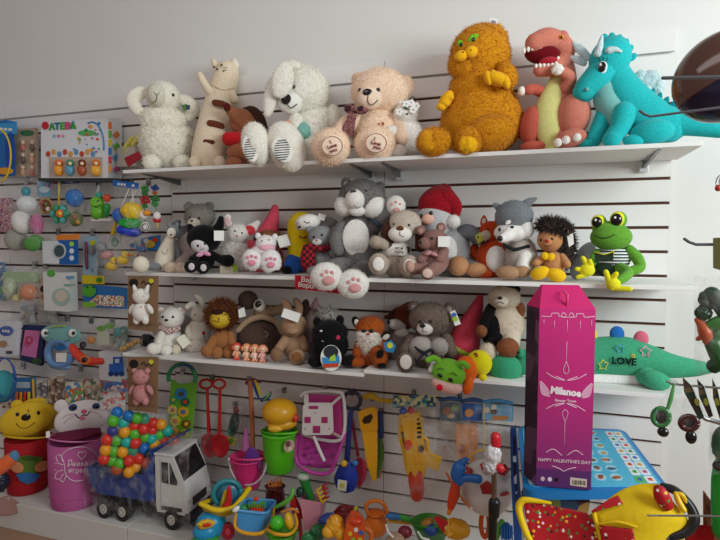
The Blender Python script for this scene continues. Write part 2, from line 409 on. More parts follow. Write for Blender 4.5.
# white lamb
T = Toy('lamb_plush', 'fluffy off-white lamb plush with floppy ears at the left end of the top shelf', 'soft toy', 167, -.17, TOP)
T.e('body', CREAM, 167, 143, 27, 26, lump=.03, fuzz=2.2, nt=3500); T.e('chest_wool', CREAM, 164, 121, 23, 15, d=3, lump=.04, fuzz=2, nt=1500)
T.e('belly_wool', CREAM, 168, 134, 26, 11, d=4, lump=.04, fuzz=2, nt=1500)
h = T.e('head', CREAM, 163, 97, 17, 15, d=8, lump=.02, fuzz=1.2, nt=1500); mz = T.e('muzzle', pl('d9d6c6'), 157, 95, 10, 11, d=17, n=3)
T.eyes(h, [(173, 95), (149, 92)], 1.7)
T.line('stitched_nose', pl('6a6862'), [(153, 91), (157, 95), (161, 90)], .35, h=mz); T.line('stitched_mouth', pl('6a6862'), [(157, 95), (156, 101), (152, 103)], .35, h=mz)
for q in ([(150, 92, 4, 4), (140, 93, 6, 6.5), (133, 100, 6, 7), (138, 110, 4, 6), (145, 112, 4, 3)], [(176, 98, 4, 4), (186, 101, 4, 6.5), (193, 108, 4, 7), (190, 116, 4, 6)]): T.t('ear', CREAM, q, fuzz=1.4, nt=700, flat=.5)
for x in (152, 182): T.e('foot', CREAM, x, 162, 9, 7, d=20, fuzz=1.5, nt=500)
tg = T.p('ear_tag', cd_('4c7a3a'), [(181, 105), (187, 104), (190, 109), (184, 111)], d=14, th=.6)
T.p('brand_patch', cd_('303a5a'), [(186, 105), (190, 105), (190, 109), (187, 110)], d=14.6, th=.4, parent=tg)
T.done()
# long cat
T = Toy('long_cat_plush', 'tall cream long-cat cushion with brown stripe patches, leaning on the wall', 'soft toy', 207, -.15, TOP)
c = pl('ecdcc0'); bp = pl('6e3b2a')
b = T.t('body', c, [(208, 158, 6, 17), (211, 140, 3, 17), (216, 115, -2, 15.5), (221, 95, -5, 14), (225, 80, -6, 13.5), (227, 73, -6, 12.5)], seg=24)
for x, y in ((220, 103.5), (215, 124), (211, 143)): T.t('brown_patch', bp, [(x-5, y-1, 17+(y-104)*.07, 3.2), (x+1, y, 17.6+(y-104)*.07, 3.2), (x+7, y+2, 15+(y-104)*.07, 3)], seg=10, flat=.35)
T.e('ear', pl('efe6d6'), 235, 64, 3.8, 6, d=-4, rot=20); T.e('ear', c, 214, 63, 3, 4.5, d=-4, rot=15)
T.t('arm', c, [(210, 92, 4, 4), (204, 83, 4, 4), (200, 75, 4, 3.2)]); T.t('arm', c, [(231, 92, 2, 4), (235, 100, 4, 4)])
for x in (195, 220): T.e('foot', c, x, 162, 6, 6, d=20)
for x, y in ((214, 67), (221.5, 65)): T.e('eye', BLK, x, y, 1, 1.2, d=5.5)
T.e('nose', pl('3a2520'), 217, 69, 1.3, .8, d=6.5); T.t('mouth', pl('3a2520'), [(223, 71, 6.2, .7), (226, 73, 5.5, 1), (228, 71, 5, .7)], seg=6)
for y in (68, 70.5): T.line('whisker', pl('5a4438'), [(223, y), (227, y-.6)], .25, d=7, sm=0)
T.line('collar_seam', pl('b09a7c'), [(211, 84, 8.3), (222, 90, 9), (235, 88, 5)], .3)
T.done()
# brown dog with red jumper
T = Toy('dog_plush', 'brown dog plush with dark ears and a red jumper, behind the white rabbit feet', 'soft toy', 246, -.13, TOP)
c = pl('a96c4c'); T.e('body', c, 248, 147, 18, 20); T.e('head', c, 243, 122, 14, 13, d=3)
T.t('muzzle', c, [(243, 122, 10, 8), (234, 114, 14, 6), (229, 109, 16, 4.5)]); T.e('nose', pl('5c1c18'), 227, 107, 3.5, 4, d=20)
T.t('ear', fu('4a352a'), [(245, 111, 6, 4), (252, 112, 8, 6), (259, 119, 8, 6), (264, 128, 6, 4)], fuzz=1.5, nt=500, flat=.5)
T.e('ear', fu('4a352a'), 236, 113, 5, 4, d=2); T.t('jumper_sleeve', pl('c8242a'), [(240, 139, 8, 7.5), (229, 139, 16, 7)])
T.e('leg', c, 238, 153, 11, 9, d=14); T.e('foot', c, 234, 163, 8, 5.5, d=24); T.done()
# big white rabbit
T = Toy('rabbit_plush', 'large white rabbit plush with long ears and striped soles hanging over the shelf edge', 'soft toy', 305, -.17, TOP, snap=False)
c = fu('ece9de'); W = pl('efeee8')
T.e('body', c, 314, 130, 25, 27, lump=.02, fuzz=2, nt=3000); h = T.e('head', c, 303, 92, 26, 25, d=6, lump=.015, fuzz=2, nt=3000)
T.e('muzzle', W, 290, 102, 12, 11.5, d=22, ry=9); T.e('nose', pl('2a2424'), 286, 99, 4.5, 5, d=31, rot=-25, ry=2.5)
T.line('smile', pl('2a2424'), [(286, 103, 32), (291, 108, 31.5), (297, 104, 29)], .5); T.eyes(h, [(294, 87)], 2)
T.e('ear', c, 282.5, 80, 10, 17, d=34, ry=4.5, rot=-14, fuzz=1.2, nt=1200); T.e('ear_fold', c, 293, 66, 8, 5, d=22, fuzz=1.2, nt=400)
T.e('ear', c, 271, 96, 6.5, 20, d=24, ry=5, rot=-12, fuzz=1.2, nt=900)
T.e('arm', c, 333, 122, 9, 17, d=8, fuzz=1.6, nt=800); T.e('arm', c, 296, 126, 8, 13, d=18, fuzz=1.6, nt=600)
T.e('pink_ribbon', pl('e8a58e'), 288, 124, 7, 3, d=22); T.e('teal_scarf', pl('7fb3ab'), 303, 131, 7.5, 8, d=23, ry=6, lump=.1)
T.e('leg', c, 310, 150, 15, 15, d=14, fuzz=1.6, nt=1200)
for x, y, rx, rz, r_, sx, sy in ((256, 144, 13, 20, 10, 250, 149), (287, 147, 17, 24, 22, 282, 150)):
    f = T.e('foot', c, x, y, rx, rz, d=38, ry=13, rot=r_, fuzz=1.4, nt=1500)
    s_ = T.e('sole', W, sx, sy, 6.5 if sx < 260 else 8.5, 12, d=T.depth(f, sx, sy)-.5, ry=1.8, rot=r_+5, parent=f['o'])
    for k in range(-4, 5): 
        w_ = (6.5 if sx < 260 else 8.5)*(1-(k/4.8)**2)**.5*.9
        T.line('sole_stripe', pl('4c5056'), [(sx-w_, sy+k*2.4+.6), (sx+w_, sy+k*2.4-.6)], .45, d=T.depth(f, sx, sy)+1.2, parent=s_['o'], sm=0)
T.done()
# cream teddy
T = Toy('teddy_bear', 'cream teddy bear wearing a dark plaid bow, round footpads stitched with words', 'soft toy', 375, -.17, TOP, snap=False)
c = fu('f4d8be'); P = pl('f4dcc6')
T.e('body', c, 376, 130, 25, 27, fuzz=1.8, nt=2500); h = T.e('head', c, 380, 92, 28, 22, d=8, fuzz=1.8, nt=2500)
mz = T.e('muzzle', P, 370, 98, 12, 11, d=26, ry=8, fuzz=.8, nt=300); T.on('nose', mat('181012', 'gloss'), mz, 367.5, 92.5, 4.6, 3.6, sub=False)
T.line('smile', pl('2a1a18'), [(368, 95), (368, 102), (372, 105), (378, 100)], .4, h=mz); T.eyes(h, [(360, 90), (378, 90)], 2)
for x, y, d_ in ((405, 86, 2), (358, 79, -8)): 
    E_ = T.e('ear', c, x, y, 9 if x > 400 else 6, 10 if x > 400 else 6, d=d_, ry=5, fuzz=1.4, nt=500); (T.on('inner_ear', P, E_, x, y+1, 5.5, 6, th=.2) if x > 400 else None)
T.t('arm', c, [(357, 118, 10, 8), (346, 126, 16, 9), (340, 134, 22, 8)], fuzz=1.5, nt=900); T.t('arm', c, [(396, 120, 10, 8), (404, 130, 16, 9), (402, 138, 22, 7)], fuzz=1.5, nt=900)
R = mat('3c2228', 'plaid', '8a5a5e', 40)
bw = T.e('bow', R, 350, 109, 6, 4.5, d=27, rot=-15, ry=3); T.e('bow_loop', R, 362, 110, 6, 4, d=27, rot=10, ry=3, parent=bw['o']); T.e('bow_knot', R, 356, 110, 2.5, 3, d=30, parent=bw['o'])
RS = pl('5a2830', 'a87a78')
for q in ([(354, 111), (346, 134), (340, 132), (350, 111)], [(357, 112), (353, 138), (347, 136), (353, 112)]): T.p('ribbon_tail', RS, q, d=29, th=.8, parent=bw['o'])
T.r('chest_embroidery', pl('a8584c'), 378, 123, 380, 126.5, d=24.5, th=.6)
T.r('chest_embroidery', pl('a8584c'), 382, 122, 384, 126, d=24, th=.6)
for x, y, r_, wd in ((331, 147, 18, 1), (375, 144, 19, 1)):
    f = T.e('foot', c, x, y, r_, 17, d=34, ry=14, fuzz=1.7, nt=1500); s_ = T.on('footpad', P, f, x+1, y-1, 11, 10, th=.25)
    D = T.depth(f, x, y)+3.4
    for k, tx in enumerate(('I', 'Love', 'you')): T.text(tx, x+1+(k-1)*1.4, y-5+k*4.2, 4.6, pl('7a2430'), d=D, rot=18 if x < 350 else -14, bold=.03, name='embroidered_words', parent=s_['o'])
    T.ring('footpad_stitching', pl('a86a5c'), x+1, y-1, 10.5, 9.5, .35, d=T.depth(f, x, y)+1.6, parent=s_['o'])
T.done()
# small white plush with flower headband
T = Toy('white_puppy_plush', 'small fluffy white plush with white flowers on its head beside the cream teddy', 'soft toy', 408, -.12, TOP)
c = fu('eeeae4'); T.e('body', c, 407, 136, 15, 17, d=14, fuzz=1.8, nt=1500); h = T.e('head', c, 406, 114, 12, 11, d=18, fuzz=1.5, nt=900)
T.e('arm', c, 390, 133, 6, 8, d=24, rot=-40, fuzz=1.2, nt=300); T.e('ear', c, 399, 104, 4, 9, d=16, rot=-20, fuzz=1, nt=200); T.e('foot', c, 397, 151, 9, 6, d=30, fuzz=1.2, nt=300)
T.eyes(h, [(401, 113), (407, 114)], 1)
for x, y in ((399, 112), (411, 103), (416, 106), (413, 110), (406, 104)):
    for k in range(5): a = k*1.2566; T.e('flower_petal', pl('f4f4f2'), x+2.4*math.cos(a), y+2.4*math.sin(a), 1.7, 1.4, d=30, ry=.6, n=2)
T.e('leaf', pl('5a7a5a'), 406, 108, 3, 1.3, d=29, rot=-30, n=2); T.line('head_wire', ps('333333'), [(408, 102, 24), (412, 97, 24), (417, 99, 24)], .5)
T.done()
# orange cat
T = Toy('cat_plush', 'big shaggy ochre-orange fat cat plush with green eyes and yellow paws', 'soft toy', 482, -.17, TOP, snap=False)
c = fu('d8951c', 'b87414'); Y = pl('f0b41c')
b = T.e('body', c, 481, 116, 40, 40, lump=.02, taper=-.18, fuzz=2, nt=5000, ry=30); T.e('chest', c, 480, 90, 31, 25, d=0, fuzz=2, nt=2500, ry=26)
h = T.e('head', c, 480, 57, 30, 30, d=4, fuzz=2, nt=3500, ry=25, lump=.02, rot=8); T.e('cheek', c, 466, 65, 18, 15, d=12, fuzz=1.8, nt=1500)
T.e('crown', c, 484, 40, 23, 15, d=2, fuzz=1.8, nt=1500)
for x, y, r_ in ((474, 39, 25), (461.5, 44, 50)):
    e_ = T.e('eye', pl('7ecb2c'), x, y, 6 if x > 470 else 3.5, 4.6, d=26 if x > 470 else 22, ry=2, rot=r_, n=3); T.e('pupil', BLK, x-.5, y+.5, 1.5, 2, d=28.5 if x > 470 else 24.5, ry=.8, parent=e_['o'])
n_ = T.e('nose', Y, 461, 56, 6.5, 5, d=31, rot=15); T.e('nose_lobe', Y, 471, 52, 6.5, 5.5, d=31, rot=15, parent=n_['o']); 
for x, y in ((463, 52), (471, 50)): T.e('freckle', pl('7a4a10'), x, y, .8, .8, d=36.3, parent=n_['o'])
for q in ([(488, 77), (494, 76), (500, 78), (506, 81)],):
    pw = T.e('paw', Y, 497, 79, 12, 6.5, d=30, rot=-20)
    for k, (x, y) in enumerate(q): T.e('toe', Y, x, y+1, 4, 7, d=32, rot=15, parent=pw['o'])
pw = T.e('paw', Y, 446, 100, 6, 10, d=20, rot=-35)
for x, y in ((441, 107), (445, 103), (449, 97)): T.e('toe', Y, x, y, 5, 3.5, d=23, rot=-20, parent=pw['o'])
T.e('arm', c, 507, 75, 9, 13, d=22, rot=25, fuzz=1.8, nt=700)
T.e('leg', c, 490, 133, 24, 17, d=24, rot=12, fuzz=1.8, nt=2000)
for x, y in ((434, 142), (468, 141)):
    f = T.e('foot', c, x, y, 17 if x < 450 else 13, 13.5, d=40, fuzz=1.8, nt=1500, ry=11)
    if x < 450: T.e('sole', pl('d9971c'), x-6, y-1, 9, 11, d=46, rot=15, ry=6, lump=.08)
    else: T.e('sole', Y, x, y+3, 9, 9, d=46, ry=7, lump=.1, ls=6)
T.p('price_tag', WHT, [(489, 27), (497, 29), (498, 19), (490, 18)], d=8, th=.6); T.p('tag_picture', cd_('8a8aa0'), [(491, 26), (495, 27), (496, 21), (492, 20)], d=8.8, th=.4)
T.e('yellow_loop', Y, 500, 28, 1.6, 5, d=6)
T.done()
# pink dinosaur
T = Toy('dinosaur_plush', 'salmon pink dinosaur plush with a wide open toothy mouth and pale yellow belly', 'soft toy', 555, -.14, TOP)
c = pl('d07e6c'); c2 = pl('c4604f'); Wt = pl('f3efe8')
T.t('body', c, [(557, 140, 0, 23), (557, 118, -2, 23), (561, 95, -3, 17), (563, 75, -3, 13), (560, 60, 0, 12)], seg=24)
T.t('belly', pl('d8d68a'), [(551, 145, 17, 10), (548, 125, 19, 13), (549, 105, 16, 12), (554, 88, 10, 9), (557, 78, 8, 6)], seg=20, flat=.6)
up = T.t('head', c, [(565, 50, 4, 11), (557, 42, 8, 11), (546, 40, 14, 12), (535, 43, 20, 10)], seg=22); T.e('brow', c, 562, 38, 7, 7, d=12)
mo = T.e('mouth', pl('6e0d18'), 542, 54, 18, 10, d=14, rot=-12, ry=10); T.e('tongue', pl('b8283a'), 548, 61, 9, 3.5, d=22, rot=5, parent=mo['o'])
T.t('lower_jaw', c, [(564, 60, 6, 9), (552, 68, 14, 8), (540, 70, 18, 7)])
for k in range(9):
    t_ = k/8; x = 524+34*t_; y = 52-7*math.sin(t_*3.1)+(t_*8); T.e('tooth', Wt, x, y-1, 1.7, 2.6, d=27-10*t_, n=2)
for k in range(6): T.e('tooth', Wt, 536+k*4, 66-.5*k, 1.6, 2.2, d=26-k, n=2)
e_ = T.e('eye', pl('e8912c'), 561, 37, 3.4, 2, d=19, rot=-15); T.e('pupil', BLK, 561.5, 37, 1, 1.4, d=21, parent=e_['o'])
T.t('arm', c2, [(542, 92, 8, 6), (534, 89, 14, 5.5), (528, 90, 20, 5)]); T.e('claw', Wt, 521.5, 91, 4, 4.6, d=22)
T.t('arm', c, [(566, 88, 12, 6.5), (570, 78, 18, 6), (563, 72, 22, 5.5)]); T.e('claw', Wt, 557.5, 69.5, 6, 5.5, d=26, lump=.12, ls=5)
T.e('leg', c2, 532, 126, 12.5, 20, d=12, rot=-8); T.e('foot', c2, 533, 146, 13, 5, d=20)
T.e('leg', c, 573, 116, 17, 21, d=14, rot=-10); f = T.e('foot', c, 571, 138, 15, 8.5, d=26, rot=10)
for x, y in ((558, 142.5), (566, 140), (577, 137.5)): T.e('claw', Wt, x, y, 4, 4, d=35)
T.done()
# turquoise dragon
T = Toy('dragon_plush', 'turquoise dragon plush with silvery wings and a row of small spikes down its tail', 'soft toy', 645, -.2, TOP)
c = pl('27b9bd'); c2 = pl('7ab8b4'); SV = pl('d3e4e4', 'a8c4d0')
T.t('body', c, [(613, 75, 0, 19), (622, 90, 2, 21), (634, 106, 0, 24), (652, 120, -2, 24), (668, 124, -4, 20)], seg=26)
T.t('chest', c2, [(605, 84, 10, 12), (607, 100, 12, 14), (618, 115, 12, 15)], seg=20)
T.t('tail', c, [(664, 122, -4, 18), (684, 122, -2, 14), (702, 126, 0, 10), (722, 130, 2, 7), (742, 132, 4, 4)], seg=20)
h = T.e('head', c, 610, 58, 22, 23, d=8, ry=19, rot=-20); T.t('snout', c, [(606, 68, 8, 17.5), (597, 78, 13, 17), (588, 86, 17, 14.5), (584, 91, 19, 12.5)], seg=22); h = dict(h, d=h['d']+2)
w_ = T.on('eye', pl('e8f2f4'), h, 602.5, 66, 5, 6.2, out=1, th=.35); T.on('iris', mat('160e14', 'gloss'), h, 602, 65.5, 4.1, 5, out=3, th=.3); T.on('glint', WHT, h, 600.5, 63, 1.1, 1.3, out=5.2, th=.3)
for q in ([(600, 60), (598, 56)], [(603, 59), (603, 55)], [(606, 60), (608, 56)]): T.line('eyelash', BLK, q, .45, h=h, sm=0)
T.e('nostril', c2, 587, 88, 2.3, 2, d=32); T.line('mouth', pl('127f88'), [(576, 95, 27), (588, 99, 27), (600, 92, 26)], .5)
for q in ([(598, 52, 25, 4.5), (600, 44, 26, 3.6), (602, 35, 26, 1.6)], [(609, 49, 27, 4), (615, 48, 27, 3), (621, 50, 26, 1.5)]): T.t('horn', SV, q)
T.t('ear', SV, [(588, 56, 8, 4), (580, 48, 10, 5), (574, 42, 10, 2.5)], flat=.5); T.t('ear', SV, [(584, 62, 8, 3.5), (577, 58, 9, 4.5), (571, 56, 9, 2)], flat=.5)
for k, (x, y) in enumerate(((605, 37), (612, 36), (619, 38), (625, 42), (629, 48), (632, 56))): T.e('crest_spike', c, x, y, 4, 5, d=2, ry=2, rot=20-k*15)
T.t('leg', c, [(606, 112, 10, 11), (600, 126, 14, 10), (594, 138, 18, 9)]); T.e('foot', c, 588, 142, 11, 5, d=20)
T.t('leg', c, [(624, 112, 20, 13), (620, 126, 25, 11), (613, 136, 30, 10)]); T.e('foot', c, 612, 138, 10, 8, d=34)
T.e('haunch', c, 652, 131, 22, 12, d=22, rot=4); T.e('foot', c, 634, 139, 11, 6, d=28)
for x, y, rx, ry in ((650, 79, 12, 10), (641, 76, 7, 7), (658, 84, 7, 8), (646, 90, 8, 6)): T.e('wing', SV, x, y, rx, ry, d=-10, ry=4, lump=.12, ls=6)
for k, (x, y) in enumerate(((652, 93), (659, 97), (666, 101), (673, 105), (680, 108.5), (688, 112), (695, 115), (703, 118), (711, 121), (719, 123))):
    T.e('back_spike', pl('118a92'), x, y-1.5, 3.6, 4.6, d=1, ry=1.8, rot=-25, n=2, taper=-.4)
T.done()
# ================================================================ middle shelf
G = '9a9896'
T = Toy('slim_cat_plush', 'slim grey cat plush with cream front and long legs, leftmost on the middle shelf', 'soft toy', 160, -.25, MID)
c = pl('83868c'); cr = pl('e8dfcc')
T.t('body', cr, [(163, 266, 6, 9), (165, 258, 5, 9.5), (168, 248, 4, 7.5), (171, 239, 4, 5)]); h = T.e('head', c, 173, 233, 6.5, 7, d=5); T.on('face', pl('ebe4d6'), h, 171.5, 234, 4.5, 5, th=.3)
T.eyes(h, [(169.5, 232), (174, 233)], .8); T.e('nose', pl('4a3a3a'), 171, 236, 1, .8, d=12.6)
for x, y in ((169, 227), (177, 226)): T.e('ear', c, x, y, 2, 3, d=4)
T.t('arm', c, [(172, 240, 5, 3), (177, 250, 6, 3), (179, 260, 6, 3)]); T.t('leg', c, [(164, 268, 8, 4), (155, 268, 14, 4.2), (148, 267, 20, 4)]); T.e('foot', cr, 141, 266, 8, 8, d=26)
T.line('belly_stitching', pl('b8a888'), [(162, 252, 14), (165, 256, 14.6), (168, 250, 12.6)], .3); T.done()
T = Toy('bunny_plush', 'curly dark grey bunny plush squeezed behind the slim grey cat', 'soft toy', 183, -.07, MID)
c = fu('75787d'); T.e('body', c, 184, 254, 10, 19, fuzz=1.5, nt=900); T.e('head', c, 184, 234, 8, 8, d=3, fuzz=1.3, nt=500)
for q in ([(181, 232, 4, 3), (176, 225, 5, 4), (179, 222, 5, 2)], [(186, 231, 4, 3), (191, 226, 5, 4), (192, 231, 5, 3)]): T.t('ear', c, q, fuzz=1, nt=200)
T.done()
T = Toy('bear_plush', 'grey bear plush with pale muzzle at the back, behind the black plush in a hood', 'soft toy', 198, -.1, MID)
c = fu('8d8780'); pk = fu('b5a49c')
T.e('body', pk, 192, 252, 15, 20, d=0, fuzz=1.3, nt=900); h = T.e('head', c, 200, 217, 15, 13, d=4, fuzz=1.5, nt=1200); m_ = T.e('muzzle', fu('c9c0b2'), 194, 223, 6.5, 5, d=14, fuzz=.8, nt=200)
T.eyes(h, [(190, 217), (199, 218)], 1.2); T.on('nose', BLK, m_, 192, 221, 1.6, 1.2)
for x, y in ((209, 207), (189, 207)): T.e('ear', c, x, y, 5, 5, d=2, ry=3, fuzz=1.2, nt=200)
T.t('leg', pk, [(188, 258, 10, 7), (182, 264, 20, 7)]); 
for x in (171, 181): T.e('foot', pl('d8c4ae'), x, 268, 6.5, 5.5, d=32, lump=.05)
T.done()
T = Toy('hooded_plush', 'black plush doll in pointed hood with pale face, price tag by its ear', 'soft toy', 205, -.25, MID)
c = pl('121114'); pk = pl('e0a0bc'); T.e('body', c, 205, 260, 10, 12, d=4); h = T.e('hood', c, 204, 240, 17, 14, d=8); f = T.e('face', pl('dcdadb'), 201, 245, 10, 9.5, d=14, ry=8, n=3)
T.t('hood_point', c, [(213, 236, 8, 7), (219, 228, 8, 5), (221, 220, 8, 3)]); T.t('hood_point', c, [(193, 234, 6, 5), (190, 228, 6, 3)])
T.eyes(f, [(198, 247), (205, 245)], 1.3); T.line('smile', pl('5a3040'), [(200, 250), (202, 251), (204, 249)], .3, h=f); T.on('nose', pk, f, 201, 248, .8)
T.e('collar_bow', pk, 200, 256, 4, 2.2, d=18, rot=20, n=2); T.e('collar_bow', pk, 207, 255, 4, 2.2, d=18, rot=-20, n=2)
T.t('arm', c, [(212, 256, 8, 4), (220, 260, 14, 4.5), (228, 262, 20, 6.5)]); T.t('arm', c, [(198, 257, 8, 4), (193, 261, 16, 4.5)])
for x, y in ((191, 268), (203, 269)): T.e('leg', c, x, y, 6.5, 6, d=26); T.e('sole', pl('cfc9cc'), x+.5, y, 3, 3.5, d=31.5, ry=1)
T.r('price_tag', WHT, 214, 232, 224, 242, d=26, th=.5); T.done()
T = Toy('rabbit_plush', 'fluffy white rabbit plush with red heart lining in its ears', 'soft toy', 238, -.1, MID)
c = fu('eceae4'); T.e('body', c, 236, 256, 18, 17, d=4, fuzz=2.6, nt=2500); h = T.e('head', c, 238, 234, 11, 10, d=8, fuzz=1.6, nt=800)
T.eyes(h, [(235, 231), (242, 233)], 1); T.on('nose', pl('c88a8a'), h, 237, 236, 1.2)
for q, q2, cc in (([(231, 228, 6, 3), (227, 222, 7, 4.5), (228, 217, 7, 3)], (227.5, 222, 2.6, 5, 0), 'e3b8bc'), ([(244, 231, 6, 4), (251, 230, 8, 6.5), (257, 224, 8, 4)], (250, 230, 5.5, 4.4, -25), 'c41f2c')):
    e_ = T.t('ear', c, q, flat=.5, fuzz=1, nt=200); T.e('ear_lining', mat('c41f2c', 'plaid', 'd94a55', 300) if cc[0] == 'c' else pl(cc), q2[0], q2[1], q2[2], q2[3], d=11.5, ry=1, rot=q2[4], n=2, parent=e_)
T.r('cream_label', cd_('e4dcc0'), 220, 266, 238, 278, d=32, th=.5); T.t('green_ribbon', pl('9fc23a'), [(232, 264, 30, 1.5), (236, 268, 33, 2), (234, 271, 33, 1)]); T.done()
T = Toy('pointed_cushion', 'coral pink plush cushion with one tall point, left of the yellow plush', 'cushion', 268, -.08, MID)
c = pl('dc5468'); T.t('body', c, [(266, 262, 0, 18), (266, 248, 0, 16), (269, 232, 0, 10.5), (273, 218, 0, 6.5), (275, 208, 0, 3.6)], seg=20, sm=6); T.t('side_point', c, [(262, 246, 2, 9), (254, 246, 2, 6), (250, 243, 2, 3)]); T.done()
T = Toy('puppy_plush', 'small brown and black curly puppy plush behind the white cat, with a price tag', 'soft toy', 267, -.15, MID)
c = fu('8a5638'); T.e('body', c, 268, 254, 12, 17, d=0, fuzz=1, nt=500); h = T.e('head', c, 268, 238, 9, 8, d=3, fuzz=1.4, nt=700); T.e('ear', fu('17130f'), 259, 238, 5, 5.5, d=6, fuzz=1.2, nt=300); T.e('ear', c, 277, 238, 4, 6, d=4, fuzz=1, nt=200); T.eyes(h, [(264, 237), (270, 238)], .9)
T.p('price_tag', WHT, [(276, 237), (287, 234), (291, 245), (280, 248)], d=20, th=.5); T.done()
T = Toy('white_cat_plush', 'white cat plush lying with pink-padded soles toward the viewer', 'soft toy', 262, -.265, MID)
c = fu('f0ecec'); pk = pl('e38fa4')
T.e('body', c, 263, 262, 14, 13, d=0, fuzz=1.4, nt=900); h = T.e('head', c, 266, 248, 10, 8, d=3, fuzz=1.2, nt=600); T.e('pink_band', pl('eeb4c4'), 267, 253, 8.5, 4.5, d=7); T.eyes(h, [(262, 246), (269, 245)], .8)
for x, y in ((258, 241), (275, 242)): T.e('ear', c, x, y, 3, 3.5, d=2, n=2)
for x, y, rx, rz in ((252, 265, 9, 10), (271, 267, 10, 12)):
    f = T.e('foot', c, x, y, rx, rz, d=22, ry=7, fuzz=1.2, nt=700); T.on('sole_pad', pk, f, x, y+3, 3.8, 3, out=.8)
    for dx in (-4, 0, 4): T.on('toe_pad', pk, f, x+dx, y-2.5-(dx == 0), 1.5, 1.7, out=.8)
T.done()
T = Toy('yellow_plush', 'rounded yellow plush with blue lower half beside the red plaid cat', 'soft toy', 301, -.11, MID)
T.t('body', pl('e3c51a'), [(302, 258, 0, 14), (302, 240, 0, 14.5), (302, 226, 0, 14.5)], seg=22, sm=3)
T.e('trousers', pl('2557a8'), 298, 262, 13, 10, d=5, lump=.03); T.e('trouser_leg', pl('2557a8'), 292, 266, 8, 9, d=14); T.line('mouth', pl('a02a20'), [(299, 236), (303, 238), (307, 236)], .6, d=15); T.e('shoe', pl('17171a'), 287, 270, 5, 4, d=20)
T.done()
T = Toy('sleeping_puppy_plush', 'white and grey floppy puppy plush draped over the yellow plush', 'soft toy', 315, -.1, MID, snap=False)
T.e('body', pl('85807d'), 326, 226, 13, 9, d=12); h = T.e('head', pl('efece6'), 308, 222, 12, 7.5, d=24, rot=8); T.e('ear', pl('b3aca8'), 300, 225, 4, 5, d=27); T.line('closed_eye', BLK, [(304, 221), (307, 223), (310, 222)], .4, h=h)
T.e('nose', BLK, 299.5, 227, 1.6, 1.2, d=33); T.t('front_leg', pl('85807d'), [(322, 231, 14, 4), (322, 244, 8, 4), (323, 262, 2, 4), (323, 272, 0, 4)]); T.p('price_tag', WHT, [(317, 219), (324, 221), (326, 215), (319, 213)], d=26, th=.5)
T.done()
T = Toy('grey_cat_plush', 'grey cat plush wearing a red and black plaid scarf, tucked beside the big grey one', 'soft toy', 322, -.21, MID)
c = pl('8c8f90'); T.e('body', c, 323, 259, 12, 16, d=0); h = T.e('head', c, 322, 237, 13.5, 11, d=4); T.eyes(h, [(314, 237), (322, 235)], 1.3)
m_ = T.e('muzzle', pl('c9c7c4'), 317, 242, 5, 3.4, d=14, ry=3); T.on('nose', pl('b36a6a'), m_, 316.5, 240.5, 1.2)
for x, y in ((335, 231), (310, 229)): T.e('ear', c, x, y, 4, 5, d=2, ry=2.5, rot=-20 if x > 320 else 20)
T.t('arm', c, [(331, 247, 8, 4), (333, 254, 11, 4)]); PLD = mat('a3182a', 'plaid', '2a1216', 70)
s_ = T.t('scarf', PLD, [(310, 246, 14, 3), (320, 249, 15, 3), (333, 246, 11, 3)]); T.e('scarf_tail', PLD, 308, 258, 7.5, 14, d=14, ry=4, lump=.05, parent=s_)
for x in (314, 330): T.e('foot', c, x, 271, 7, 5, d=16)
T.done()
T = Toy('big_raccoon_plush', 'large grey raccoon-like plush with white belly waving one paw, pink-padded feet over the edge', 'soft toy', 358, -.18, MID, snap=False)
c = fu('7d7a78', '625f5e'); W = fu('eae7e2'); pk = pl('d59a9a')
b = T.e('body', c, 357, 243, 22, 33, d=2, ry=16, fuzz=1.6, nt=3000, taper=-.15); T.on('belly', W, b, 356, 238, 13, 18, th=.15, out=-1, fuzz=1, nt=700)
h = T.e('head', c, 362, 199, 23, 19, d=6, ry=17, fuzz=1.6, nt=2500); 
for x, y, r_ in ((345, 206, 10), (373, 206, 12.5)): T.e('cheek', W, x, y, r_, r_*.95, d=12, fuzz=1.3, nt=800)
m_ = T.e('muzzle', W, 355, 200, 9.5, 10, d=20, ry=10, fuzz=.8, nt=300); T.e('chin', W, 357, 211, 8, 5, d=20, fuzz=.8, nt=200); T.on('nose', mat('2c1c1a', 'gloss'), m_, 353.5, 192, 3, 2.3, out=.5)
T.eyes(h, [(346, 193), (366, 191)], 1.5); T.line('mouth', pl('5a4a48'), [(354, 205, 31), (357, 208, 29), (361, 207, 28)], .35)
for x, y, r_ in ((347, 185, 15), (379, 189, -20)): e_ = T.e('ear', c, x, y, 5.5, 7.5, d=2, ry=3, rot=r_, fuzz=1.2, nt=300); T.e('ear_lining', pl('c4bdb8'), x-.5, y+1, 3, 4.5, d=4.5, ry=1, rot=r_, parent=e_['o'])
T.t('raised_arm', c, [(372, 228, 6, 8), (382, 220, 12, 7.5), (390, 212, 16, 7)], fuzz=1.4, nt=700); T.t('wrist_band', pl('3c4658'), [(374, 221, 17, 2.5), (379, 225, 19, 2.5)], sm=0)
p_ = T.e('paw', W, 396, 206, 9, 10, d=20, fuzz=1, nt=400); T.on('paw_pad', pk, p_, 397, 210, 3, 2.3, out=.8)
for x, y in ((392, 204), (396, 202), (400, 204)): T.on('toe_pad', pk, p_, x, y, 1.2, out=.8)
T.t('arm', c, [(342, 228, 8, 7), (336, 240, 14, 6.5), (338, 250, 20, 6)], fuzz=1.3, nt=500)
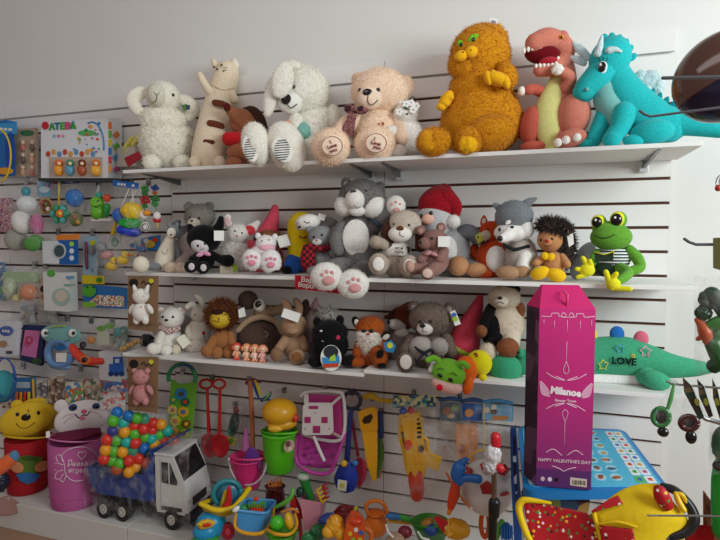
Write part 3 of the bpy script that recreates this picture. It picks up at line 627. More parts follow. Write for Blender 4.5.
for q, x, y, r_ in (([(346, 266, 14, 9), (336, 268, 26, 9.5), (330, 273, 36, 9)], 326.5, 276.5, 14.5), ([(364, 268, 14, 9), (358, 274, 26, 9.5), (354, 280, 36, 9)], 353, 284, 15)):
    T.t('leg', c, q, fuzz=1.4, nt=700); f = T.e('foot', W, x, y, r_, r_*.9, d=42, ry=9, fuzz=1.2, nt=1200); T.on('sole_pad', pk, f, x+2, y+4, 5.5, 4.2, out=.6)
    for dx, dy in ((-5, -2), (-.5, -5), (4.5, -4)): T.on('toe_pad', pk, f, x+dx+1, y+dy, 1.7, 1.9, out=.6)
T.done()
T = Toy('dog_plush', 'beige dog plush in a white printed shirt with long brown ears', 'soft toy', 398, -.24, MID)
c = fu('b3a597'); W = pl('ece8e2'); br = fu('4a2c22')
T.e('body', c, 397, 262, 15, 16, d=2, fuzz=1.2, nt=800); sh = T.e('shirt', W, 397, 251, 14, 10, d=5); h = T.e('head', fu('c9bdae'), 405, 224, 16, 13.5, d=6, fuzz=1.3, nt=1200)
m_ = T.e('muzzle', W, 400, 234, 11.5, 8, d=15, ry=8); T.on('nose', pl('6a3a28'), m_, 400, 228.5, 3.6, 2.6, out=.8); T.eyes(h, [(394, 224), (409, 225)], 1.2)
T.line('mouth', pl('6a4a40'), [(400, 231), (400, 235), (404, 237)], .3, h=m_)
T.t('ear', br, [(391, 222, 8, 4), (387, 232, 10, 6), (389, 244, 10, 5)], flat=.5, fuzz=1.2, nt=400); T.t('ear', br, [(417, 222, 4, 4), (421, 235, 8, 6), (420, 247, 10, 5)], flat=.5, fuzz=1.2, nt=400)
for x, y, w_ in ((390, 246, 2.5), (408, 250, 2.5)): T.on('shirt_print', pl('4a3a38'), sh, x, y, 2.2, 3.6, th=.2, out=.4)
for tx, y in (('мой', 248), ('тебе', 252), ('любимой', 256)): T.text(tx, 399, y, 4.2 if tx != 'любимой' else 3.6, pl('3a2a2a'), d=19.5, rot=-4, bold=.02, name='shirt_words', parent=sh['o'])
T.t('arm', c, [(387, 246, 8, 5), (380, 243, 16, 5.5)], fuzz=1, nt=200); T.e('paw', c, 376, 242, 6.5, 6, d=20, fuzz=1, nt=300)
for x, y in ((378.5, 264), (409, 266)): T.t('leg', c, [(x*.6+397*.4, 264, 10, 7), (x, y, 20, 8)], fuzz=1, nt=300); f = T.e('foot', c, x, y, 9.5, 10.5, d=26, ry=6, fuzz=1, nt=500); T.on('sole', W, f, x, y, 5.5, 6.5, th=.2, out=.4)
T.done()
T = Toy('gnome_plush', 'grey gnome plush in a red knitted cap with a white pompom', 'soft toy', 440, -.12, MID)
c = fu('a7a8aa'); R = fu('9e1726', '7a0d18'); T.e('body', c, 452, 250, 18, 24, d=0, fuzz=1, nt=900); T.e('shirt_front', pl('dfdedd'), 449, 250, 11, 15, d=10); h = T.e('head', fu('bdbec0'), 435, 220, 18, 18, d=8, fuzz=1, nt=1200)
T.eyes(dict(h, d=11), [(421, 216), (431, 213)], 2); T.on('nose', pl('e6b4a2'), h, 428, 219, 6, 5.5, th=.9, sub=False)
hc = T.t('cap', R, [(438, 205, 5, 20), (440, 199, 4, 17.5), (442, 194, 2, 13), (444, 191, 0, 8)], seg=26, sm=4, flat=.85, fuzz=.6, nt=900)
T.t('cap_tail', R, [(446, 198, 10, 10), (455, 206, 12, 7), (456, 214, 14, 4.5)], fuzz=.6, nt=300, parent=hc); T.e('pompom', fu('e6e4e2'), 453.5, 221.5, 6.5, 6.2, d=18, fuzz=1.2, nt=500)
T.t('arm', fu('6d7279'), [(458, 236, 4, 8), (468, 232, 6, 8), (478, 238, 8, 7)], fuzz=1, nt=400)
for x, y, rx, rz in ((458.5, 266, 10, 9.5), (476, 270, 10.5, 7)): T.t('leg', fu('6d7279'), [(454, 262, 6, 8), (x, y-1, 14, 7)]); T.e('boot', fu('bb8a63'), x, y, rx, rz, d=22, fuzz=.7, nt=500)
T.done()
T = Toy('small_bear_plush', 'small dusty pink-brown bear plush with a square price tag, in front of the gnome', 'soft toy', 435, -.285, MID)
c = pl('8e6a62'); T.e('body', c, 436, 263, 13, 13, d=0); h = T.e('head', c, 435, 243, 13, 11, d=2); T.e('muzzle', c, 425, 246, 6.5, 6, d=8); T.e('nose', BLK, 420.5, 245, 1.8, 1.8, d=12); T.eyes(h, [(432, 241)], 1.4); T.eyes(h, [(424, 239)], 1)
for x, y in ((441, 230), (421, 233)): e_ = T.e('ear', c, x, y, 4.8, 5, d=0, ry=2.5); T.e('ear_lining', pl('b48a80'), x-.5, y+.5, 2.6, 2.8, d=2.3, ry=.8, parent=e_['o'], n=2)
T.r('price_tag', WHT, 438, 239, 450, 249.5, d=15, th=.5); T.t('leg', c, [(427, 268, 4, 6.5), (416, 271, 10, 6), (411, 270, 13, 5.5)]); T.t('leg', c, [(440, 268, 8, 7), (433, 273, 16, 7)]); f = T.e('foot', c, 428, 276, 7, 6.5, d=22, ry=5); T.on('sole', pl('d8c0b4'), f, 427.5, 276, 4.8, 4.4, th=.2)
T.e('foot', pl('c09a8c'), 410, 269, 4.5, 6, d=17)
T.t('arm', c, [(444, 254, 6, 5), (440, 262, 12, 5)]); T.t('arm', c, [(428, 256, 6, 4.5), (421, 262, 10, 4.5)])
b_ = T.e('bow', pl('c48c90'), 428, 256, 4, 2, d=14, rot=20, n=2); T.e('bow_loop', pl('c48c90'), 434, 257, 4, 2, d=14, rot=-20, n=2, parent=b_['o']); T.done()
T = Toy('fox_plush', 'orange fox plush with round white belly, left of the husky', 'soft toy', 494, -.11, MID)
c = pl('b8431a'); T.e('body', c, 493, 259, 18, 20, d=0); T.e('belly', pl('eeebe6'), 495, 259, 12, 14.5, d=7, ry=13); h = T.e('head', c, 491, 231, 12, 10, d=2); T.t('snout', pl('c9b8a4'), [(486, 235, 10, 5), (480, 237, 15, 3.5)]); T.e('nose', BLK, 478, 237, 1.6, 1.5, d=19)
for x, y in ((484, 221), (498, 221)): e_ = T.e('ear', c, x, y, 3.6, 6, d=0, ry=2, taper=-.4); T.e('ear_lining', pl('e0ddd6'), x, y+1, 2, 4, d=1.6, ry=.8, parent=e_['o'], n=2)
T.eyes(h, [(488, 229), (495, 229)], 1); T.e('foot', c, 484, 274, 8, 5, d=16)
T.t('tail', c, [(480, 262, -4, 4), (474, 252, -6, 5), (476, 244, -6, 3)]); T.p('yellow_tag', cd_('a8a83a'), [(475, 236), (480, 232), (484, 240), (478, 244)], d=20, th=.4); T.done()
T = Toy('husky_plush', 'grey and white husky plush with black nose and tan feet between fox and hedgehog', 'soft toy', 518, -.2, MID)
c = fu('7f858b'); W = fu('eceae6'); tn = fu('b08a6a')
T.e('body', fu('bcb3aa'), 521, 256, 16, 20, d=0, fuzz=1.2, nt=900); h = T.e('head', c, 514, 216, 19, 16, d=4, fuzz=1.2, nt=1300); T.e('face', W, 511, 232, 17, 9.5, d=9, fuzz=1, nt=700); T.e('cheek', W, 525, 229, 9, 9, d=9, fuzz=1, nt=400)
T.t('snout', W, [(511, 232, 14, 8.5), (506, 236, 21, 6), (502, 238, 25, 4.5)], fuzz=.6, nt=200); T.e('nose', BLK, 500, 238, 2.8, 2.8, d=30); T.e('eye', BLK, 512, 227.5, 2.2, 2.4, d=19.2); T.e('eye', BLK, 499.5, 229, 1.4, 2, d=19)
T.e('brow_patch', W, 508, 222, 3, 2, d=19, ry=1, rot=30)
for q in ([(501, 210, 4, 4), (496, 205, 5, 3.2), (493, 205, 5, 1.5)], [(523, 206, 4, 5), (530, 201, 4, 4), (536, 198, 4, 1.5)]): T.t('ear', c, q, flat=.5)
T.t('collar', pl('2a2c30'), [(505, 245, 14, 2), (515, 249, 15, 2), (528, 246, 12, 2)]); T.t('front_leg', W, [(525, 256, 12, 7), (523, 268, 18, 7)], fuzz=1, nt=300)
T.e('foot', tn, 508, 272, 12, 6.5, d=24, fuzz=.8, nt=400); T.e('foot', tn, 522, 271, 8, 6, d=22, fuzz=.8, nt=300); T.done()
T = Toy('hedgehog_plush', 'tan hedgehog plush with dark spiky hair, yellow bow and yellow feet', 'soft toy', 553, -.23, MID)
c = pl('c08a5c'); hr = fu('2e2624', '574a44'); yl = pl('f0c21e')
T.e('body', c, 553, 264, 13, 13, d=4); T.e('spines', hr, 560, 246, 14, 24, d=-6, fuzz=4, nt=1500, ry=12); h = T.e('head', c, 550, 240, 13, 12, d=6); T.e('hair', hr, 554, 228, 17, 8, d=3, fuzz=4.5, nt=1300, rot=-15, ry=13)
m_ = T.e('snout', c, 547, 242, 5, 4, d=18); T.on('nose', pl('b5302a'), m_, 547, 241, 2, 1.8, th=.9); T.eyes(h, [(541, 240), (552, 239)], 1.4); T.line('mouth', pl('6a3a2a'), [(545, 246, 20), (548, 247, 20), (551, 245, 19.5)], .3)
e_ = T.e('ear', c, 566, 231, 3, 4, d=8); T.t('arm', c, [(544, 257, 10, 4), (536, 263, 16, 4)]); T.t('arm', c, [(562, 257, 8, 4), (567, 264, 14, 4)])
b_ = T.e('bow', yl, 545, 256, 3.6, 4, d=19, rot=20, ry=2); T.e('bow_loop', yl, 551, 257, 3.6, 4, d=19, rot=-20, ry=2, parent=b_['o'])
for x, y in ((540, 273), (556, 275)): T.e('leg', yl, x, y, 10, 6.5, d=22, rot=-15 if x > 550 else 20)
T.p('price_tag', WHT, [(567, 236), (573, 233), (574, 244), (569, 247)], d=12, th=.5); T.done()
T = Toy('shark_plush', 'pale blue-grey plush lying on its side behind the frog, mostly hidden', 'soft toy', 583, -.12, MID)
T.e('body', pl('b4bec6'), 583, 258, 10, 20, d=0, rot=-25, ry=8); T.e('belly', pl('e9ecee'), 588, 262, 6, 15, d=3, rot=-25, ry=7); T.t('fin', pl('a0acb6'), [(588, 247, 0, 4), (595, 238, 0, 2)], flat=.4); T.done()
T = Toy('frog_plush', 'green frog plush in a striped sailor shirt with bulging eyes and big yellow feet', 'soft toy', 612, -.19, MID, snap=False)
c = pl('6aa63a', '5a9430'); yl = pl('e6e02c'); D = pl('2c3c30')
b = T.e('body', mat('1f2430', 'stripe', 'e8ecec', 27), 613, 258, 18, 14, d=2); T.e('shorts', D, 608, 269, 17, 8, d=6)
h = T.e('head', c, 611, 237, 21, 13.5, d=8, ry=15); T.e('brow', c, 607, 229, 15, 8, d=8)
for x, y, r_ in ((598, 222, 7.8), (617.5, 219.5, 8.5)):
    e_ = T.e('eye_bulge', c, x+1, y+.5, r_, r_, d=8); k = T.e('eye_rim', yl, x-.2, y, r_-1, r_-.8, d=11, parent=e_['o']); T.e('pupil', BLK, x-1, y+.2, r_-2.6, r_-2.4, d=15, ry=4, parent=e_['o']); T.e('glint', WHT, x-2.5, y-2, 1.2, 1.2, d=19.5, ry=.6, parent=e_['o'], n=2)
T.line('mouth', pl('1e3312'), [(594, 235), (602, 238), (612, 236), (622, 228)], .5, h=h)
bt = T.p('green_bow_tie', D, [(594, 252), (604, 255), (614, 252), (613, 262), (604, 260), (595, 263)], d=24, th=1); 
T.line('bow_tie_edge', yl, [(594, 252), (604, 254.6), (614, 251.5), (613.3, 256)], .5, d=24.6, sm=0, parent=bt)
T.t('arm', c, [(629, 250, 4, 6), (637, 258, 8, 6), (640, 267, 12, 5.5), (632, 271, 16, 5)], seg=16); T.t('arm', c, [(597, 253, 6, 5), (592, 262, 12, 5)])
T.t('leg', c, [(620, 268, 12, 6.5), (628, 273, 30, 5.5), (622, 279, 46, 4.5), (614, 283, 50, 4)], seg=16)
f = T.e('foot', yl, 587, 270, 8, 6.5, d=28)
for q in ([(588, 266), (583, 258)], [(584, 270), (577, 269)], [(587, 274), (578, 277)], [(591, 266), (590, 261)]): T.t('toe', yl, [(q[0][0], q[0][1], 28, 3.2), (q[1][0], q[1][1], 31, 2.4)], parent=f['o'])
f = T.e('foot', yl, 613, 284, 7, 6, d=54)
for q in ([(609, 281), (606, 272)], [(612, 279), (616, 274)], [(614, 288), (630, 289)], [(609, 285), (612, 288)]): T.t('toe', yl, [(q[0][0], q[0][1], 54, 3.2), (q[1][0], q[1][1], 56, 2.6)], parent=f['o'])
T.done()
# ================================================================ lowest shelf
LR = LOW+.016
T = Toy('white_bear_plush', 'white bear plush with a red checked scarf, leftmost on the lowest shelf', 'soft toy', 170, -.22, LOW)
c = fu('efebe4'); T.e('body', c, 170, 341, 13, 15, d=2, fuzz=1.2, nt=900); h = T.e('head', c, 171, 318, 13, 10.5, d=6, fuzz=1.2, nt=900)
for x, y in ((161, 311), (181, 311)): e_ = T.e('ear', c, x, y, 4, 4, d=4, ry=2.5, fuzz=.8, nt=100); T.e('ear_lining', pl('dcb8b0'), x, y+.5, 2, 2, d=6.6, ry=.6, parent=e_['o'], n=2)
T.eyes(h, [(163, 317), (173, 317)], 1.3); T.on('nose', BLK, h, 166.5, 320, 1.8, 1.4, out=1); T.t('scarf', mat('8c3a3c', 'plaid', 'e6dcd4', 120), [(160, 328, 12, 3), (168, 331, 15, 3.2), (178, 329, 12, 3)])
T.e('arm', c, 160, 338, 5, 8, d=14, rot=-20, fuzz=1, nt=200); T.t('leg', c, [(164, 346, 14, 6), (156, 349, 22, 5.5)], fuzz=.8, nt=200); T.e('foot', c, 153, 349, 5.8, 5.8, d=24, fuzz=.8, nt=200); T.e('foot', c, 166, 350, 6, 5.5, d=24, fuzz=.8, nt=200); T.e('foot', fu('d8cdb8'), 176, 350, 5, 5.5, d=20)
T.p('price_tag', cd_('ecebd8'), [(176, 339), (184, 334), (191, 343), (183, 349)], d=24, th=.5); T.done()
T = Toy('grey_plush', 'pale grey plush lying flat at the back behind the white bear', 'soft toy', 180, -.08, LOW)
T.t('body', pl('b4b0ad'), [(166, 318, 0, 14), (180, 318, 0, 15), (192, 322, 0, 12)], seg=16); T.e('head', pl('a8a4a2'), 168, 306, 8, 7, d=2); T.done()
T = Toy('rabbit_plush', 'cream rabbit plush with tilted ears and a tiny red heart, between white bear and lion', 'soft toy', 199, -.15, LOW)
c = pl('d9d3c6'); b = T.e('body', c, 199, 332, 12, 14, d=2); h = T.e('head', c, 199, 314.5, 8.5, 8, d=5); T.eyes(h, [(203, 311)], 1); T.eyes(h, [(195, 315)], .8)
T.t('ear', c, [(196, 309, 5, 3), (192, 304, 6, 3), (187, 307, 8, 2.6)]); T.t('ear', c, [(203, 308, 4, 3), (201, 301, 4, 3.2), (196, 296, 4, 2.4)]); T.on('heart', pl('b8222c'), b, 203.5, 333, 1.6, 1.8); T.line('heart_string', pl('4a3a3a'), [(204, 335, 17), (205, 340, 17)], .3, sm=0)
T.e('skirt', mat('d8d0c2', 'dots', 'b8ac98,ffffff,a89888', 200), 196, 347, 12, 8, d=8); T.e('arm', c, 189, 333, 4, 8, d=8); T.done()
T = Toy('lion_plush', 'brown lion plush with yellow face and shaggy reddish mane', 'soft toy', 222, -.23, LOW)
c = pl('a06a40'); T.e('body', c, 223, 341, 12, 14, d=2); T.e('mane', fu('7a4522', '5c3016'), 222, 315, 15, 14.5, d=4, ry=9, fuzz=4, nt=1800, lump=.04); h = T.e('face', mat('d6b62c', 'dots', '8a6a1a', 250), 220, 319, 10.5, 9.5, d=9, ry=8)
T.on('nose', pl('3a2018'), h, 218, 312, 5, 3.2, out=.5); T.line('mouth', pl('5a3a18'), [(213, 320), (218, 322), (219, 318)], .4, h=h); T.eyes(h, [(214, 311), (223, 311)], 1)
for x, y in ((207, 351), (217, 352.5), (229, 352)): T.e('foot', c, x, y, 6, 6, d=18)
T.t('leg', c, [(214, 340, 8, 5), (210, 347, 14, 5)]); T.t('arm', c, [(230, 335, 8, 4.5), (232, 344, 12, 4.5)]); T.p('price_tag', WHT, [(238, 310), (244, 307), (246, 316), (239, 318)], d=12, th=.5); T.done()
T = Toy('turtle_plush', 'big-eyed turtle plush with domed dark brown shell behind the row of tiny dolls', 'soft toy', 259, -.11, LOW)
c = pl('55423a'); s_ = T.e('shell', c, 259, 337, 22, 19, d=4, ry=20); T.t('shell_rim', pl('b49a7c'), [(238, 330, 12, 3), (248, 321, 14, 3), (262, 317, 15, 3), (276, 322, 13, 3), (282, 332, 10, 3)], seg=10); T.e('neck', pl('b49a7c'), 266, 312, 13, 6, d=4)
T.e('head', c, 248, 300, 10, 9.5, d=2); e_ = T.e('eye', pl('e8e4dc'), 259.5, 305.5, 6, 6.2, d=12); T.e('pupil', BLK, 258.5, 304.5, 3.4, 3.8, d=16.2, ry=1.6, parent=e_['o']); T.t('flipper', pl('a88c6e'), [(272, 312, 6, 5), (282, 309, 6, 4.5), (289, 306, 6, 3)]); T.line('shell_star', pl('b49a7c'), [(265, 331), (268, 334), (266, 337)], .4, h=s_); T.done()
DL = (('d8483a', 'e8a080', 'tiny red-haired doll figure, leftmost of the four on the lowest shelf', 236.7, 341), ('ee9a68', 'f0c0a0', 'tiny orange doll figure, second from left of the four', 246.5, 340), ('ee9468', 'f4d4c8', 'tiny orange and white doll figure, third from left of the four', 254.7, 341.5), ('f0a080', 'f4b8b4', 'tiny peach and pink doll figure, rightmost of the four', 262.5, 343))
for a, b, lb, x, y in DL:
    T = Toy('small_doll', lb, 'doll', x, -.305, LOW, group='four tiny dolls on the lowest shelf')
    T.e('body', ps(b), x, y+10, 3, 5, n=3); h = T.e('head', ps('f2c8a8'), x, y+3.5, 3.4, 3.4, d=1, n=3); T.e('hair', ps(a), x, y+1.6, 4.3, 3.4, d=-.6, n=3)
    for sx in (-1, 1): T.e('hair_bunch', ps(a), x+sx*4, y+3.5, 1.6, 2.6, n=2); T.e('arm', ps('f2c8a8'), x+sx*3, y+9, 1, 2.8, rot=sx*20, d=1, n=2); T.e('foot', ps(a), x+sx*1.6, y+14.4, 1.7, 1.6, d=2, n=2)
    T.eyes(h, [(x-1.2, y+3.8), (x+1.2, y+3.8)], .5); T.done()
T = Toy('rabbit_plush', 'tan rabbit plush with a white price tag over its forehead', 'soft toy', 293, -.21, LOW)
c = pl('a8866a'); T.e('body', c, 294, 344, 12, 14, d=2); h = T.e('head', c, 294, 324, 12.5, 12, d=5); T.e('muzzle', c, 293, 330, 7, 4.5, d=13); T.line('mouth', pl('5a3a2c'), [(289, 331, 19), (293, 333, 20), (298, 331, 19)], .4)
T.t('ear', c, [(289, 314, 2, 4), (287, 304, 2, 4.2), (284, 300, 3, 3)]); T.t('ear', c, [(298, 314, 2, 4), (299, 305, 2, 4), (296, 299, 2, 3)]); T.p('price_tag', WHT, [(281, 315), (284, 306.5), (301, 312), (298, 321)], d=20, th=.5)
T.t('arm', c, [(286, 338, 8, 5), (279, 347, 14, 4.5)]); T.t('arm', c, [(302, 338, 8, 4.5), (304, 346, 12, 4.5)]); T.e('foot', pl('8c6a50'), 276.5, 353, 6, 7, d=18); f = T.e('foot', c, 297, 355, 8, 7.5, d=22); T.on('sole', pl('8a5c38'), f, 297, 355.5, 4.5, 5, th=.25); T.done()
T = Toy('long_eared_plush', 'dusty pink plush with pointed patterned ear and dark ear, behind the black cat', 'soft toy', 312, -.08, LOW)
T.e('body', pl('8f7a76'), 312, 332, 10, 23, d=2); T.e('head', pl('9a8480'), 312, 322, 9, 9, d=4); T.e('ear', pl('46302c'), 305, 308, 4.5, 9, d=2, rot=-10); e_ = T.e('ear', pl('b48c8c'), 315, 309, 5.5, 12, d=0, taper=-.5, rot=-6, ry=3); T.e('ear_lining', mat('d8a8ac', 'dots', '9a5a64', 300), 315, 311, 3, 8, d=2.6, ry=1, taper=-.5, rot=-6, parent=e_['o'])
T.e('lace_bow', fu('c8c2be'), 327, 314, 10, 6, d=10, fuzz=3.5, nt=500, rot=-10); T.done()
T = Toy('black_cat_plush', 'black fluffy cat plush with a pink cheek spot and a die-cut cartoon swing tag', 'soft toy', 330, -.24, LOW)
c = fu('17171a', '0d0d10'); T.e('body', c, 330, 345, 18, 17, d=2, fuzz=1.5, nt=1200); h = T.e('head', c, 330, 333, 17.5, 13, d=6, fuzz=1.5, nt=1200)
for x, y in ((317, 322), (340, 320)): T.e('ear', c, x, y, 4, 5, d=4, fuzz=.8, nt=100)
T.on('cheek_spot', pl('c23a60'), h, 337.8, 337.5, 2.4, 2.4, out=.8); T.on('mouth', pl('c9c9cc'), h, 325, 341, 3.6, .8, out=.8); T.on('eye', ps('d8d8dc'), h, 321, 331, 1.4, 1, out=.8)
for x in (316, 349): T.e('foot', c, x, 361, 8, 6, d=20, fuzz=1.2, nt=300)
g = T.disc('swing_tag', WHT, 331, 358, 10.5, 13, d=30, th=.6); T.disc('tag_picture', cd_('2a3038'), 331, 352, 7.5, 6.5, d=30.7, th=.4, parent=g); T.p('tag_picture', cd_('2f8fd0'), [(322, 357), (331, 359), (339, 355), (340, 363), (323, 364)], d=31, th=.3, parent=g); T.p('tag_picture', cd_('a8d04a'), [(330, 357), (335, 354), (336, 361), (329, 361)], d=31.4, th=.3, parent=g); T.p('tag_picture', cd_('c4452c'), [(323, 364), (339, 363), (338, 367), (324, 368)], d=31.2, th=.3, parent=g); T.done()
T = Toy('fox_plush', 'orange fox plush with long white beard fur and closed eyes', 'soft toy', 370, -.21, LOW)
c = pl('a8521e', '8c4016'); fw = fu('eee6dc'); T.e('body', c, 372, 351, 18, 17, d=0); h = T.e('head', fu('b45a20', '8c4016'), 370, 327, 14.5, 11, d=6, fuzz=1.4, nt=900); T.e('beard', fw, 369, 342, 9.5, 11, d=12, ry=7, fuzz=3, nt=1200, taper=.2); T.e('cheeks', fw, 368, 334, 11, 5, d=12, ry=7, fuzz=1.5, nt=400)
for x in (364, 371.5): T.on('eye', BLK, h, x, 331, 2.6, 2, out=1.8)
T.e('nose', pl('c0405a'), 368, 334, 1.8, 1.2, d=20)
for x, y, r_ in ((356, 322, 20), (385, 336, -60)): e_ = T.e('ear', pl('1c1714'), x, y, 4, 6, d=6, ry=2.5, rot=r_); T.e('ear_lining', fu('e8e0d4'), x+1, y+1, 2.6, 4, d=8, ry=1.2, rot=r_, parent=e_['o'], n=3)
T.t('arm', c, [(360, 343, 8, 5), (357, 353, 12, 5)]); T.e('foot', c, 357, 362, 8, 5, d=14)
f = T.t('leg', c, [(376, 352, 14, 8), (380, 360, 22, 8)]); T.e('paw_pad', pl('1a1412'), 380, 354, 3.5, 4.5, d=28, rot=-20, parent=f); T.e('paw_pad', pl('1a1412'), 381.5, 365.5, 4.2, 2.6, d=29, parent=f)
g = T.p('swing_tag', cd_('2f86c0'), [(384, 343), (391, 340), (396, 346), (393, 353), (385, 351)], d=26, th=.5); T.disc('tag_picture', cd_('d9d838'), 390, 345.5, 3, d=26.6, th=.4, parent=g); T.done()
T = Toy('dog_plush', 'brown and white dog plush with raised dark ears, behind fox and teddy', 'soft toy', 400, -.08, LR)
c = pl('6e3a28'); T.e('body', pl('8a7f7a'), 398, 345, 14, 22, d=0); T.e('head', c, 403, 318, 14, 12, d=2); T.t('muzzle', pl('e4ded6'), [(400, 325, 8, 7), (393, 324, 14, 5)]); T.e('nose', BLK, 388.5, 322, 1.8, 1.8, d=19); T.e('cheek', pl('d8d2ca'), 402, 333, 8, 5, d=10)
T.t('ear', pl('46241c'), [(396, 312, 4, 4), (391, 316, 8, 3.5), (386, 317, 10, 2)]); T.t('ear', c, [(403, 310, 2, 5), (409, 306, 2, 4.5), (415, 304, 2, 3)]); T.done()
T = Toy('teddy_bear', 'grey-brown teddy bear with dark ribbon bow, right of the bearded fox', 'soft toy', 428, -.19, LR)
c = fu('7c6c62', '5e5048'); cl = fu('b4aca6'); T.e('body', c, 428, 350, 24, 20, d=0, fuzz=1.5, nt=1800); h = T.e('head', c, 430, 319, 20.5, 16.5, d=6, fuzz=1.5, nt=1800); m_ = T.e('muzzle', pl('e2dcd6'), 425, 328.5, 8, 6.5, d=19, ry=6); T.on('nose', mat('181012', 'gloss'), m_, 422.5, 325.5, 3, 2.3, out=.5, sub=False); T.line('mouth', pl('4a3a38'), [(423, 328), (423, 331), (427, 332)], .35, h=m_); T.eyes(h, [(420.5, 321.5), (430.5, 321.5)], 1.7)
for x, y in ((414, 307), (449, 309)): e_ = T.e('ear', c, x, y, 6, 6, d=2, ry=3.5, fuzz=1.2, nt=300); T.e('ear_lining', pl('a89c94'), x, y+1, 3.2, 3.4, d=5, ry=1, parent=e_['o'])
T.e('tummy', cl, 421, 348, 12, 12, d=14, fuzz=1, nt=400); T.e('arm', cl, 439, 347, 9, 9, d=16, fuzz=1.2, nt=400); T.t('arm', c, [(412, 340, 8, 6), (406, 350, 14, 6)], fuzz=1.2, nt=300); T.t('arm', c, [(446, 340, 6, 7), (451, 352, 12, 6.5)], fuzz=1.2, nt=300)
bk = pl('2a3038'); b_ = T.t('ribbon_bow', bk, [(415, 347, 27, 1), (420, 351, 28, 1.6), (425, 353, 29, 1.5)]); T.t('bow_loop', bk, [(425, 353, 29, 1.4), (431, 350, 28, 1.8), (434, 353, 28, 1)], parent=b_); T.t('ribbon_tail', bk, [(425, 353, 29, 1), (419, 359, 29, 1), (417, 364, 29, .8)], parent=b_); T.t('ribbon_tail', bk, [(425, 353, 29, 1), (430, 360, 29, 1)], parent=b_, sm=0)
for x, y, d in ((405.5, 362, 30), (436, 366, 30)): f = T.e('foot', c, x, y, 8.5, 9.5, d=d, ry=7, fuzz=1.2, nt=500); T.on('sole', pl('e6e0da'), f, x+.3, y, 5.6, 7, th=.2, out=.5)
g = T.p('swing_tag', WHT, [(450, 312), (455, 310), (461, 324), (455, 326)], d=16, th=.5); T.disc('tag_picture', cd_('3a6fc0'), 454, 315, 2.4, d=16.6, th=.3, parent=g); T.disc('tag_picture', cd_('a8cc3a'), 455, 319, 2.6, d=16.8, th=.3, parent=g); T.done()
T = Toy('pointed_cushion', 'coral pink plush cushion with tall point and green hem, right of the grey-brown teddy', 'cushion', 467, -.13, LR)
c = pl('d04458'); T.t('body', c, [(463, 344, 2, 17), (466, 330, 0, 15), (472, 315, 0, 10), (477, 302, 0, 6.5), (480, 293, 0, 3.6)], seg=20); T.e('green_hem', pl('98a838'), 461, 345, 16, 5, d=9, ry=11, rot=-20); T.e('dark_base', pl('26332a'), 461, 352, 15, 6, d=6, rot=-15); T.done()
T = Toy('spotted_dog_plush', 'cream, black and brown floppy dog plush slumped above the green dinosaur head', 'soft toy', 503, -.15, LR, snap=False)
c = fu('d4c6b2'); K_ = fu('151213', '0a0909'); br = fu('8a5434'); T.e('body', c, 506, 323, 18, 23, d=2, fuzz=1.4, nt=1500); h = T.e('head', c, 504, 298, 16, 12, d=8, fuzz=1.4, nt=1200); T.e('cap_patch', K_, 508, 289, 12, 6, d=4, fuzz=1.2, nt=500)
m_ = T.e('muzzle', pl('e0d6c6'), 501, 301, 7.5, 6, d=18); T.on('nose', pl('3a2c28'), m_, 500, 298, 2.4, 1.7, out=.5); T.line('mouth', pl('3a2c28'), [(497, 303), (501, 302), (504, 304)], .4, h=m_); T.e('black_patch', K_, 493, 330, 10, 17, d=10, rot=-15, fuzz=1.2, nt=700); T.e('brown_patch', br, 519, 310, 6, 8, d=6, fuzz=1.2, nt=300)
T.t('arm', K_, [(492, 308, 8, 6), (487, 318, 14, 6), (484, 326, 18, 5.5)], fuzz=1, nt=300); T.e('paw', br, 481.5, 331, 5.5, 6, d=22, fuzz=1, nt=300)
T.t('leg', K_, [(498, 336, 12, 8), (492, 345, 20, 7.5)], fuzz=1, nt=300); T.e('foot', c, 488, 352, 8.5, 8.5, d=28, fuzz=1.2, nt=500); T.t('leg', c, [(512, 335, 12, 9), (510, 344, 20, 9)], fuzz=1, nt=300); T.e('foot', br, 508, 348, 10.5, 9.5, d=30, fuzz=1.2, nt=600); T.done()
# long green dinosaur pillow: head left, tail right
T = Toy('dinosaur_pillow', 'long mint-green dinosaur pillow with white belly and the word LOVE on its side', 'soft toy', 620, -.19, LR, face=False)
c = pl('46a882', '3e9c76'); T.e('head', pl('3a9a72'), 505, 368, 19, 15, d=22, ry=14); T.e('eye_bump', pl('3a9a72'), 520, 353, 5, 5, d=22); T.e('pupil', BLK, 518, 352, 2, 2.4, d=27)
b = T.t('body', c, [(528, 364, 10, 17), (560, 360, 6, 21), (595, 357, 2, 22), (625, 357, 2, 22.5), (648, 361, 4, 18), (672, 366, 6, 13), (695, 368, 6, 9), (712, 368, 6, 5)], seg=30, flat=.95)
T.t('belly', pl('e9ebe8'), [(528, 376, 14, 10), (565, 378, 10, 12), (600, 379, 8, 11), (635, 379, 8, 9), (660, 376, 8, 6)], seg=20)
T.e('foot', c, 655, 380, 15, 9, d=26, rot=-12); T.e('leg', c, 646, 376, 10, 9, d=20); T.e('foot', c, 545, 380, 12, 6, d=20)
for x, y, cc in ((617, 334, '2c74c8'), (641, 339, 'e07088'), (590, 335, 'e8d23c'), (560, 338, 'e07088')): T.e('back_spike', pl(cc), x, y, 7.5, 8, d=2, ry=4)
fz = T.text('LOVE', 624, 361.5, 9.4, pl('10141a'), d=25.0, bold=.03, rot=-1, sx=1.05, name='word')
